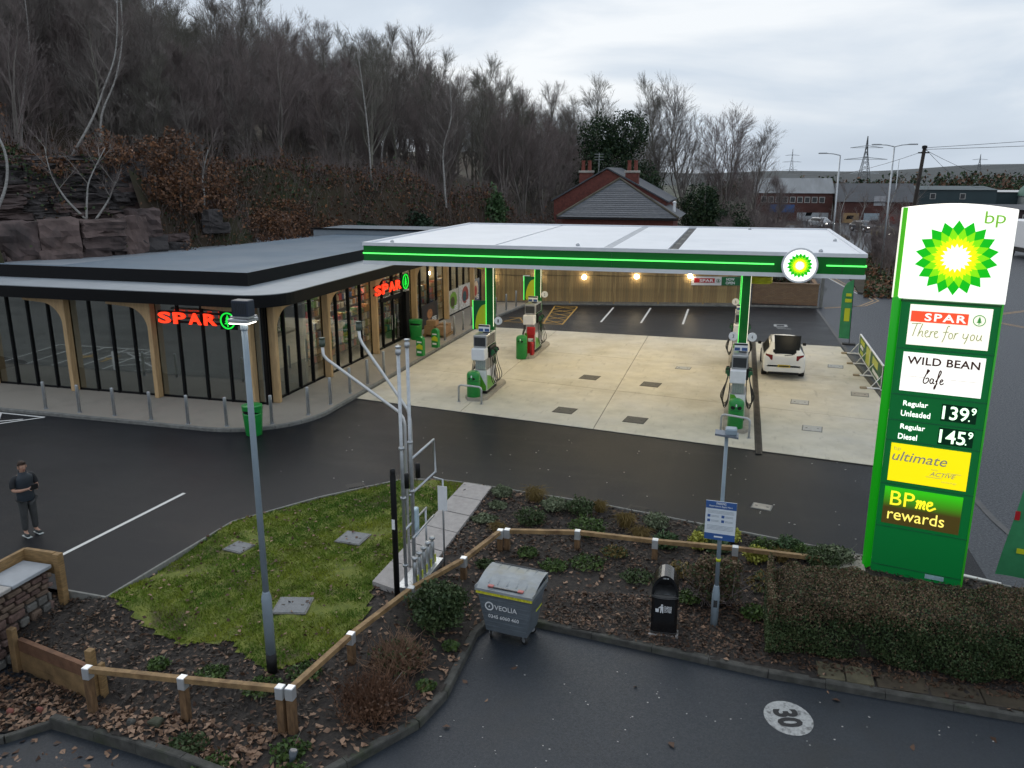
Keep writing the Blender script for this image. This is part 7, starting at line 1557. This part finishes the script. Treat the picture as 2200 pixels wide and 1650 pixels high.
rdb = mat('far red brick', (.10, .042, .035), .9, vary=.25, scale=.6); grf = mat('far grey roof', (.16, .175, .19), .6, vary=.2, scale=.3, stretch=(3, .3, 1)); dkr = mat('far dark roof', (.05, .055, .065), .7, vary=.2, scale=.4); tl_m = mat('dark teal cladding', (.030, .055, .062), .6, vary=.1, scale=.3)
shed(2.0, 150, 12.5, 16, 4.8, 7.2, 'brick works building with grey sheet roof behind the bare trees', rdb, grf, 0, 9, ((2.5, 6.5, 1.6, 2.9, mat('blue sign', (.03, .09, .26), .5)), (7, 12, 0, 1.6, mat('pale panels', (.40, .42, .44), .6))))
shed(14.8, 146, 11.5, 14, 3.6, 6.4, 'low dark roofed brick unit beside the works building', rdb, dkr, R(-3), 0, ((1, 3.5, .1, 1.8, mat('lit shop window', (.35, .22, .10), .5)), (4.2, 6.5, .1, 1.8, mat('pale shutter', (.34, .40, .44), .6)), (7, 10.5, .1, 1.7, mat('red shutter', (.22, .04, .03), .6)), (5.5, 7.2, 3.0, 4.5, mat('white sign panel', (.4, .4, .42), .6))))
shed(25.5, 160, 16, 20, 5.3, 5.8, 'dark teal flat roofed warehouse right of the street lamps', tl_m, tl_m, 0, 3); shed(27, 120, 40, 16, 3.6, 4.0, 'long low dark brick warehouse behind the price sign', mat('dark plum brick', (.05, .035, .038), .9, vary=.2, scale=.5), dkr, R(-2), 6); shed(43, 168, 14, 15, 4.8, 5.0, 'white edged flat roofed unit right of the teal warehouse', tl_m, mat('white roof edge', (.5, .5, .5), .6), 0)
t = thing('green_roofed_hall', (47, 152, 0), 'hall with curved pale green roof at the far right', 'building', None); MB().box(0, 22, 0, 16, -1, 4.0).build('wall', mat('pale wall', (.25, .28, .28), .7), t); r2 = MB(); r2.yz([(0, 4.0)] + [(8 - 8 * math.cos(R(a)), 4.0 + 2.3 * math.sin(R(a))) for a in range(15, 166, 15)] + [(16, 4.0)], -.2, 22.2); r2.build('roof', mat('pale green roof', (.13, .26, .21), .5, vary=.15, scale=.4), t)
# far ridge and woods
mb = MB(); rg = random.Random(2); P = []
for i in range(90):
    x = -500 + i * 22; top = 9.0 + 3.5 * math.sin(i * .21) + 2.0 * math.sin(i * .53 + 1) + (max(0, (x - 260)) * .035); P.append([(x, 620, -1.4), (x, 760, top * .4), (x + rg.uniform(-5, 5), 900 + 40 * math.sin(i), top), (x, 1300, top + 2), (x, 1800, -3)])
mb.grid(P); struct('hills', mb, mat('far wooded hills', (.028, .035, .038), .95, scale=.02, col2=(.055, .064, .066)), True)
fb = []; rg = random.Random(8)
for k in range(150):
    u = rg.random(); x = rg.uniform(-10, 230); y = rg.uniform(235, 420); h = rg.uniform(3.5, 7.2) + (1.8 if x > 60 else 0); fb.append(((x, y, h * .5 - 1.0), (rg.uniform(3, 6), 3, h * .62)))
o = link('distant_trees', leaf_cloud(multi_blob(fb), 26000, .75, [LM['dark green'], LM['holly'], LM['bracken']], 90)); tag(o, 'dark band of distant trees below the skyline at the right', 'trees', kind='stuff')
# verge and kerb beyond the canopy
o = link('road_verge', leaf_cloud(lambda g_: (lambda v: (9.3 + v * .13 * 1 + g_.uniform(-1.2, 2.4), 58 + v, abs(g_.normal(0, .3))))(g_.uniform(0, 30)), 5200, .16, [LM['bracken'], LM['copper'], LM['privet'], LM['dark green']], 91)); tag(o, 'rough brown grass and weeds on the verge beside the far road', 'verge', kind='stuff')
struct('verge_ground', slab([(8.0, 60), (9.4, 58.4), (11.5, 60), (17, 88), (11.5, 90), (8.6, 75)], 0, .12), hm_)
kerb_run([(8.0, 60), (9.4, 58.3), (11.6, 60), (17.1, 88)], 'kerb', .14, lambda p: -.05, lambda p: .14, M['kerb_old'], step=2.0)
# soil and shrubs in the brick planter
t = thing('planter_shrub', (2.8, 54.2, 1.3), 'dark low shrub in the brick planter under the canopy edge', 'shrub'); MB().tube([(0, 0, -.2), (0, 0, .4)], .03, 6).build('stem', barks[0], t); link('foliage', leaf_cloud(multi_blob([((0, 0, .25), (1.6, .9, .45)), ((-1.0, 0, .2), (.8, .7, .4))]), 2500, .10, [LM['dark green'], LM['dead leaf dark']], 92), t)
# ------------------------------------------------------------ foreground planting
# lawn blades
rg = np.random.default_rng(12); n = 0; B = []
while len(B) < 52000:
    x = rg.uniform(-11.5, -6.2); y = rg.uniform(10.7, 19.5)
    if math.sin(x * 2.1 + math.sin(y * 1.7) * 2) * math.cos(y * 1.9 - x * .6) > .62 + rg.uniform(-.1, .35): continue
    if inside(x, y, LAWN) and not any(abs(x - a) < .33 and abs(y - b) < .33 for a, b in ((-10.2, 14.5), (-7.96, 15.55), (-7.76, 12.55))): B.append((x, y))
B = np.array(B); zz = np.array([zb(x, y) for x, y in B]) + .02; N = len(B); az = rg.uniform(0, 2 * math.pi, N); h = rg.uniform(.025, .065, N); ln = rg.uniform(.01, .05, N); wd_ = .006
c0 = np.stack([B[:, 0], B[:, 1], zz], 1); tx = np.stack([-np.sin(az), np.cos(az), np.zeros(N)], 1) * wd_; fw_ = np.stack([np.cos(az), np.sin(az), np.zeros(N)], 1); tip = c0 + fw_ * ln[:, None]; tip[:, 2] += h; midp = c0 + fw_ * ln[:, None] * .35; midp[:, 2] += h * .6
vs = np.stack([c0 - tx, c0 + tx, midp + tx * .8, tip, midp - tx * .8], 1).reshape(-1, 3); f = (np.arange(N)[:, None] * 5 + np.array([[0, 1, 2, 3, 4]]))
me = bpy.data.meshes.new('grass'); me.vertices.add(len(vs)); me.vertices.foreach_set('co', vs.ravel()); me.loops.add(f.size); me.loops.foreach_set('vertex_index', f.ravel().astype(np.int32)); me.polygons.add(N); me.polygons.foreach_set('loop_start', (np.arange(N) * 5).astype(np.int32)); me.polygons.foreach_set('loop_total', np.full(N, 5, np.int32)); me.materials.append(M['grass']); me.update(calc_edges=True)
tag(link('grass', me), 'short mossy green grass of the lawn around the lamp post', 'grass', kind='stuff')
# fallen leaves and wood chips over the bed
def scatter(n, size, mats, seed, test, name, label, cat, lift=.02, flat=.75, asp=1.5, poly=BED):
    rg_ = random.Random(seed); pts = []; xs = [p[0] for p in poly]; ys = [p[1] for p in poly]; tr = 0
    while len(pts) < n and tr < n * 60:
        tr += 1; x = rg_.uniform(min(xs), max(xs)); y = rg_.uniform(min(ys), max(ys))
        if inside(x, y, poly) and rg_.random() < test(x, y): pts.append((x, y, zb(x, y) + lift + rg_.random() * .03))
    it2 = iter(pts); o = link(name, leaf_cloud(lambda g_: next(it2), len(pts), size, mats, seed, flat, asp)); tag(o, label, cat, kind='stuff')
inl = lambda x, y: inside(x, y, LAWN)
scatter(2700, .070, [LM['dead leaf'], LM['dead leaf'], LM['dead leaf dark']], 1, lambda x, y: (0 if inl(x, y) else 1) * (1.0 if (y < 9.6 and x < -6.3) else (.75 if (x < -10.3 and y < 10.2) else (.05 if (y < 13 and x < -6.2) else (.20 if y < 11 else (.0 if x > -4 else .10))))), 'fallen_leaves', 'pale brown fallen leaves heaped below the knee rail at the lower left', 'leaves')
scatter(1700, .060, [LM['dead leaf dark'], LM['dead leaf dark'], LM['dead leaf']], 2, lambda x, y: (.03 if inl(x, y) else 1) * (.12 if y > 16.6 else (1 if y > 13.6 else .4)) * (0 if inside(x, y, PATH) else 1), 'leaf_litter', 'scattered dark leaf litter over the planted bank', 'leaves')
scatter(9000, .034, [LM['chip'], LM['chip'], LM['dark chip'], LM['dead leaf dark']], 3, lambda x, y: 1 if (x > -3.2 and 13.3 < y < 15.2 + .15 * x) else 0, 'wood_chips', 'reddish brown wood chips around the black litter bin', 'wood chips', asp=2.4)
scatter(11000, .036, [LM['dark chip'], LM['dark chip'], M['soil'], LM['chip']], 4, lambda x, y: 0 if inl(x, y) else (1 if (y > 15.6 or (x < -6 and 9.6 < y < 12.5)) else .12) * (0 if inside(x, y, PATH) else 1), 'bark_mulch', 'dark bark mulch covering the planting beds', 'mulch', asp=2.6)
scatter(420, .05, [LM['dead leaf dark'], LM['dead leaf'], LM['dead leaf dark']], 5, lambda x, y: 1, 'lawn_leaves', 'few brown leaves lying on the lawn', 'leaves', lift=.06, poly=LAWN)
# loose leaves on the car park
rg_ = random.Random(21); LV = [(-6.6, 8.3), (-8.0, 8.1), (-8.8, 8.4), (-9.6, 8.6), (-9.2, 8.0), (-3.5, 11.2), (-3.9, 10.4), (-4.0, 11.6), (-1.2, 12.2), (1.9, 12.9), (2.0, 12.7), (-.5, 10.9), (3.0, 11.8), (-3.3, 12.2), (4.2, 12.3), (-9.9, 8.9), (-10.3, 8.5), (-10.8, 8.3)] + [(rg_.uniform(-11.5, -8.6), rg_.uniform(7.9, 8.9)) for _ in range(90)]
def cz_(x): return -0.78 if x < -10 else (-0.35 if x > -5 else -0.35 - 0.43 * (-5 - x) / 5)
it3 = iter(LV); o = link('loose_leaves', leaf_cloud(lambda g_: (lambda p: (p[0], p[1], cz_(p[0]) + .015))(next(it3)), len(LV), .075, [LM['dead leaf'], LM['dead leaf dark']], 22, .85)); tag(o, 'loose brown leaves lying on the lower asphalt along the kerb', 'leaves', kind='stuff')
gr = MB(); rg_ = random.Random(33)
for _ in range(170):
    x, y = rg_.uniform(-4, 6), rg_.uniform(8.2, 12.6); s = rg_.uniform(.006, .016); gr.box(x, x + s * 1.6, y, y + s, -.349, -.349 + s * .5)
for _ in range(60):
    x, y = rg_.uniform(-12, 4), rg_.uniform(18.5, 24); s = rg_.uniform(.01, .025)
    if not inside(x, y, BED): gr.box(x, x + s * 1.6, y, y + s, .003, .003 + s * .4)
tag(gr.build('grit', mat('pale grit', (.45, .44, .42), .9)), 'tiny pale bits of litter scattered on the asphalt', 'litter', kind='stuff')
# weeds and little green clumps
def clump(x, y, r, h, mats, n, label, cat='plant', grp=None, size=.045, blade=False, sd=0, name='plant'):
    z = zb(x, y); t = thing(name, (x, y, z), label, cat, grp); rr = random.Random(sd + int(x * 100) + int(y * 37))
    if blade:
        for_b = []
        for k in range(n):
            a = rr.uniform(0, 6.28); q = rr.uniform(.2, 1) * r; p0_ = Vector((rr.gauss(0, r * .2), rr.gauss(0, r * .2), 0)); p1_ = p0_ + Vector((math.cos(a) * q * .5, math.sin(a) * q * .5, h * rr.uniform(.6, 1))); p2_ = p1_ + Vector((math.cos(a) * q * .6, math.sin(a) * q * .6, -h * rr.uniform(0, .5))); for_b += [(p0_, p1_, .006, .005), (p1_, p2_, .005, .0015)]
        link('blades', segs_to_mesh(for_b, 3, mats, 'blades'), t)
    else:
        ms = [(Vector((0, 0, 0)), Vector((rr.gauss(0, r * .5), rr.gauss(0, r * .5), h * .9)), .006, .003) for _ in range(7)]; link('stems', segs_to_mesh(ms, 3, barks[1], 'stems'), t)
        link('foliage', leaf_cloud(multi_blob([((0, 0, h * .5), (r, r, h * .55)), ((r * .4, r * .2, h * .4), (r * .7, r * .7, h * .4)), ((-r * .4, -r * .1, h * .45), (r * .6, r * .7, h * .42))]), n, size, mats, sd + 5), t)
    return t
beds = [(-5.42, 18.85, .22, .26, 'sage', 0, 'pale sage tuft at the path end of the bed'), (-5.35, 18.2, .20, .12, 'sage', 0, 'flat pale green mat plant beside the path'), (-5.45, 17.4, .26, .10, 'sage', 0, 'low light green mat plant beside the concrete path'), (-5.0, 16.95, .22, .20, 'gold grass', 1, 'small yellow green grass tuft near the rail corner'),
  (-4.55, 18.85, .34, .34, 'gold grass', 1, 'bronze grass tuft at the left of the bed by the kerb'), (-3.95, 18.45, .30, .26, 'sage', 0, 'silvery variegated shrub between bronze grass and dark shrub'), (-3.3, 18.3, .28, .38, 'privet', 0, 'upright dark green shrub in the back row of the bed'), (-4.35, 17.55, .32, .36, 'privet', 0, 'rounded dark green shrub nearest the rail corner'), (-2.95, 17.35, .38, .38, 'bright green', 0, 'broad green rosemary like shrub in the middle of the bed'),
  (-2.85, 18.55, .20, .26, 'gold grass', 1, 'small yellowish tuft behind the green shrub'), (-2.15, 17.95, .30, .32, 'gold grass', 1, 'brown grass tuft left of the round green shrub'), (-1.75, 17.4, .28, .26, 'gold grass', 1, 'bronze grass tuft in the front row of the bed'), (-1.45, 18.05, .26, .34, 'sage', 0, 'grey green shrub close to the kerb'), (-1.15, 17.15, .26, .32, 'rhododendron', 0, 'round mid green shrub in front of the bed'),
  (-.42, 17.25, .22, .34, 'lime', 0, 'left bright yellow shrub in the bed'), (.18, 17.75, .26, .30, 'lime', 0, 'right bright yellow shrub beside the gully'), (-.05, 17.2, .24, .26, 'rhododendron', 0, 'grey green shrub between the yellow shrubs'), (-.3, 17.85, .2, .24, 'sage', 0, 'pale twiggy shrub behind the yellow shrubs'), (.78, 16.95, .22, .32, 'lime', 0, 'small yellow green shrub behind the rail left of the notice'), (.95, 17.4, .26, .30, 'bright green', 0, 'leafy green shrub left of the blue notice'),
  (1.45, 17.55, .26, .30, 'rhododendron', 0, 'leafy shrub just left of the blue notice board'), (1.3, 17.1, .22, .25, 'gold grass', 1, 'brown tuft beneath the blue notice'), (2.1, 17.0, .34, .34, 'privet', 0, 'dark green shrub right of the blue notice'), (2.45, 17.25, .28, .30, 'sage', 0, 'pale green shrub by the hedge end'), (1.75, 17.35, .22, .22, 'bright green', 0, 'small green shrub behind the notice post')]
for k, (x, y, r_b, h, nm, bl_, lab) in enumerate(beds): clump(x, y, r_b * 1.12, h * 1.1, LM[nm] if bl_ else [LM[nm], LM[nm], LM['privet']] if nm not in ('lime', 'sage') else LM[nm], 170 if bl_ else 900, lab, 'plant', 'plants in the mulched bed', .040, bool(bl_), k * 3)
wd2 = [(-4.0, 15.9, .22, .22, 'bright green', 'fern like weed left of the grass patch behind the refuse container'), (-3.35, 15.6, .30, .14, 'bright green', 'low weed patch between container and rail'), (-2.7, 15.9, .40, .14, 'bright green', 'broad bright green weed patch below the rail'), (-1.6, 15.6, .35, .16, 'privet', 'dull green weeds in the middle of the bank'), (-.75, 15.9, .32, .28, 'gold grass', 'dry straw tuft beneath the rail left of the round bush'), (-.5, 15.0, .24, .22, 'bright green', 'weed clump behind the black litter bin'), (1.0, 15.9, .45, .30, 'gold grass', 'straggly yellow leaved shrub under the rail by the round bush'), (.72, 14.75, .26, .22, 'bright green', 'bright green weed right of the lamp column'), (-2.2, 16.5, .3, .16, 'gold grass', 'dry grass under the rail fence'),
  (-4.75, 15.2, .2, .16, 'privet', 'small weed beside the rail near the path'), (-9.2, 10.5, .18, .16, 'bright green', 'small fern weed in the dark mulch at the left'), (-8.2, 10.6, .28, .12, 'bright green', 'yellow green weed patch in the mulch near the lawn'), (-7.1, 10.35, .34, .12, 'bright green', 'bright weeds at the foot of the tall lamp post'), (-6.6, 10.9, .3, .12, 'bright green', 'grassy weeds between the lamp post and the rail'), (-5.9, 9.15, .28, .16, 'bright green', 'green weeds below the double rail post'), (-6.9, 8.75, .34, .12, 'bright green', 'moss and weeds on the kerb edge at the bottom'), (-5.6, 8.7, .30, .10, 'bright green', 'low bright weed at the bottom kerb corner'), (-7.6, 9.1, .3, .14, 'privet', 'trailing weeds among the fallen leaves'), (-4.5, 12.3, .14, .14, 'bright green', 'small weed on the kerb left of the container'), (-4.5, 11.1, .16, .12, 'bright green', 'small weed by the kerb bend')]
for k, (x, y, r_b, h, nm, lab) in enumerate(wd2): clump(x, y, r_b, h, [LM[nm], LM[nm], LM['privet']], 420, lab, 'weed', 'weeds on the bank', .042, False, 200 + k * 3, 'weed')
# larger shrubs
def bush(x, y, r_b, h, mats, n, lab, size=.05, sd=0, twigs=0, tm_b=None):
    z = zb(x, y); t = thing('shrub', (x, y, z), lab, 'shrub'); rr = random.Random(sd); st = [(Vector((0, 0, 0)), Vector((rr.gauss(0, r_b[0] * .35), rr.gauss(0, r_b[1] * .35), h * .8)), .014, .005) for _ in range(12)]; link('stems', segs_to_mesh(st, 4, barks[0], 'stems'), t)
    link('foliage', leaf_cloud(multi_blob([((0, 0, h * .5), (r_b[0], r_b[1], h * .5)), ((r_b[0] * .35, 0, h * .62), (r_b[0] * .6, r_b[1] * .7, h * .42)), ((-r_b[0] * .4, .1, h * .45), (r_b[0] * .6, r_b[1] * .7, h * .42))]), n, size, mats, sd), t)
    if twigs:
        sgs = []
        for _ in range(twigs): p = Vector((rr.gauss(0, r_b[0] * .4), rr.gauss(0, r_b[1] * .4), rr.uniform(0, h * .5))); d = rot_dir((0, 0, 1), rr.uniform(.2, 1.2), rr); sgs.append((p, p + d * rr.uniform(.2, .55), .006, .002))
        link('twigs', segs_to_mesh(sgs, 3, tm_b or twm[2], 'twigs'), t)
    return t
bush(-4.92, 12.85, (.55, .55), .85, [LM['privet'], LM['dark green'], LM['privet']], 5200, 'bushy dark green conifer like shrub left of the refuse container', .042, 301, 260, LM['privet'])
bush(-5.15, 11.55, (.55, .5), .36, [LM['bracken'], LM['privet'], LM['dead leaf dark']], 1100, 'straggly brown and green shrub between the rail and the kerb', .040, 302, 420, LM['dead leaf'])
bush(-5.1, 10.35, (.62, .62), .42, [LM['bracken'], LM['dead leaf dark']], 900, 'tangle of reddish bare stems inside the kerb bend', .036, 303, 750, LM['bracken'])
bush(-.02, 15.15, (.52, .48), .95, [LM['brown privet'], LM['privet'], LM['brown privet']], 6500, 'clipped brownish round bush behind the lamp column', .036, 304, 500)
bush(2.35, 17.5, (.4, .2), .22, [LM['sage'], LM['privet']], 700, 'grey leaved low shrub behind the hedge end', .04, 305)
# long clipped hedge
hd = thing('hedge', (4.6, 14.5, -.2), 'long clipped hedge, green below and brown on top, in front of the price sign', 'hedge')
def hedge_pt(g_):
    while True:
        u = g_.random(); x = -3.7 + 8.2 * u; face = g_.random(); yf = -.80 - .012 * (x + 3.7) + .08 * math.sin(x * 2.3) + .05 * math.sin(x * 5.7 + 1); yb = .85; zt = 1.06 + .06 * math.sin(x * 1.7) + .04 * math.sin(x * 5.1) + .03 * math.sin(x * 11) - (.0 if x > -3.2 else (-3.2 - x) * .5)
        if face < .46: y = g_.uniform(yf, yb); z = zt - abs(g_.normal(0, .045)) - .28 * max(0, (abs((y - (yf + yb) / 2)) / ((yb - yf) / 2)) ** 6)
        elif face < .86: z = g_.uniform(.02, zt); y = yf + abs(g_.normal(0, .05)) + .10 * math.exp(-((z - zt) / .12) ** 2) + .14 * max(0, .3 - z) + .05 * math.sin(x * 6 + z * 7)
        else: z = g_.uniform(.02, zt); y = g_.uniform(yf, yb); x = -3.7 + abs(g_.normal(0, .05)) + .25 * (max(0, abs(y) - .5)) ** 1.5
        return (x, y, z)
g_ = np.random.default_rng(55); PTS = [hedge_pt(g_) for _ in range(84000)]
top = [p for p in PTS if g_.random() < min(.95, max(.04, (p[2] - .62 - .12 * math.sin(p[0] * 1.1 + 2)) * 3.0 - max(0, p[0] - 1.2) * .35))]; st_ = set(top); low = [p for p in PTS if p not in st_]
i1 = iter(top); link('brown_foliage', leaf_cloud(lambda q: next(i1), len(top), .024, [LM['brown privet'], LM['brown privet'], LM['brown privet'], LM['privet']], 56), hd); i2 = iter(low); link('green_foliage', leaf_cloud(lambda q: next(i2), len(low), .026, [LM['privet'], LM['dark green'], LM['privet']], 57), hd)
rh = random.Random(71); shs = []
for _ in range(900):
    q = PTS[rh.randrange(len(PTS))]; p = Vector(q); d = rot_dir((0, -.2, 1), rh.uniform(.0, .7), rh); shs.append((p, p + d * rh.uniform(.05, .16), .004, .0015))
link('stray_shoots', segs_to_mesh(shs, 3, LM['brown privet'], 'stray_shoots'), hd)
MB().box(-3.5, 4.4, -.62, .72, .02, .90).build('shade_core', mat('hedge shade', (.016, .014, .009), .95, vary=.3, scale=8), hd)  # solid dark core whose colour stands in for the shade inside the hedge
# stones and odd litter at the lower left
for k, (x, y, sx_s, m_) in enumerate(((-8.75, 9.25, .20, 0), (-8.35, 9.35, .30, 1), (-11.2, 9.3, .14, 2), (-10.75, 9.45, .14, 2))):
    z = zb(x, y); g2 = rock(MB(), (0, 0, .05), (sx_s, sx_s * .7, .14), .5, k + 5); o = g2.build('loose_stone', [M['kerb_old'], mat('mossy boulder', (.05, .055, .035), .9, vary=.4, scale=8), mat('red brick bit', (.24, .085, .065), .85)][m_], loc=(x, y, z)); o.modifiers.new('b', 'BEVEL').width = .02
    tag(o, ['grey stone among the fallen leaves near the left kerb', 'mossy boulder among the fallen leaves below the rail', 'left red brick fragment in the leaves below the stone wall', 'right red brick fragment in the leaves below the stone wall'][k], 'stone', 'loose stones')
for k, (x, y, lab) in enumerate(((-11.35, 8.85, 'crumpled white litter in the leaves at the lower left corner'), (-5.75, 8.95, 'upturned blue grey ground spike light below the double rail post'))):
    z = zb(x, y)
    if k == 0: t = thing('litter', (x, y, z + .02), lab, 'litter'); MB().add([(0, 0, 0), (.16, .02, .03), (.18, .14, .06), (.05, .2, .02), (.08, .08, .07)], [(0, 1, 4), (1, 2, 4), (2, 3, 4), (3, 0, 4)]).build('paper', M['white'], t)
    else: t = thing('ground_light', (x, y, z), lab, 'light'); MB().cyl((0, 0, 0), (.02, .05, .20), .03, .065, n=14).build('shade', mat('slate blue plastic', (.06, .075, .09), .4), t, True); MB().cyl((.02, .05, .20), (.022, .055, .215), .05, n=14).build('lens', M['path'], t)
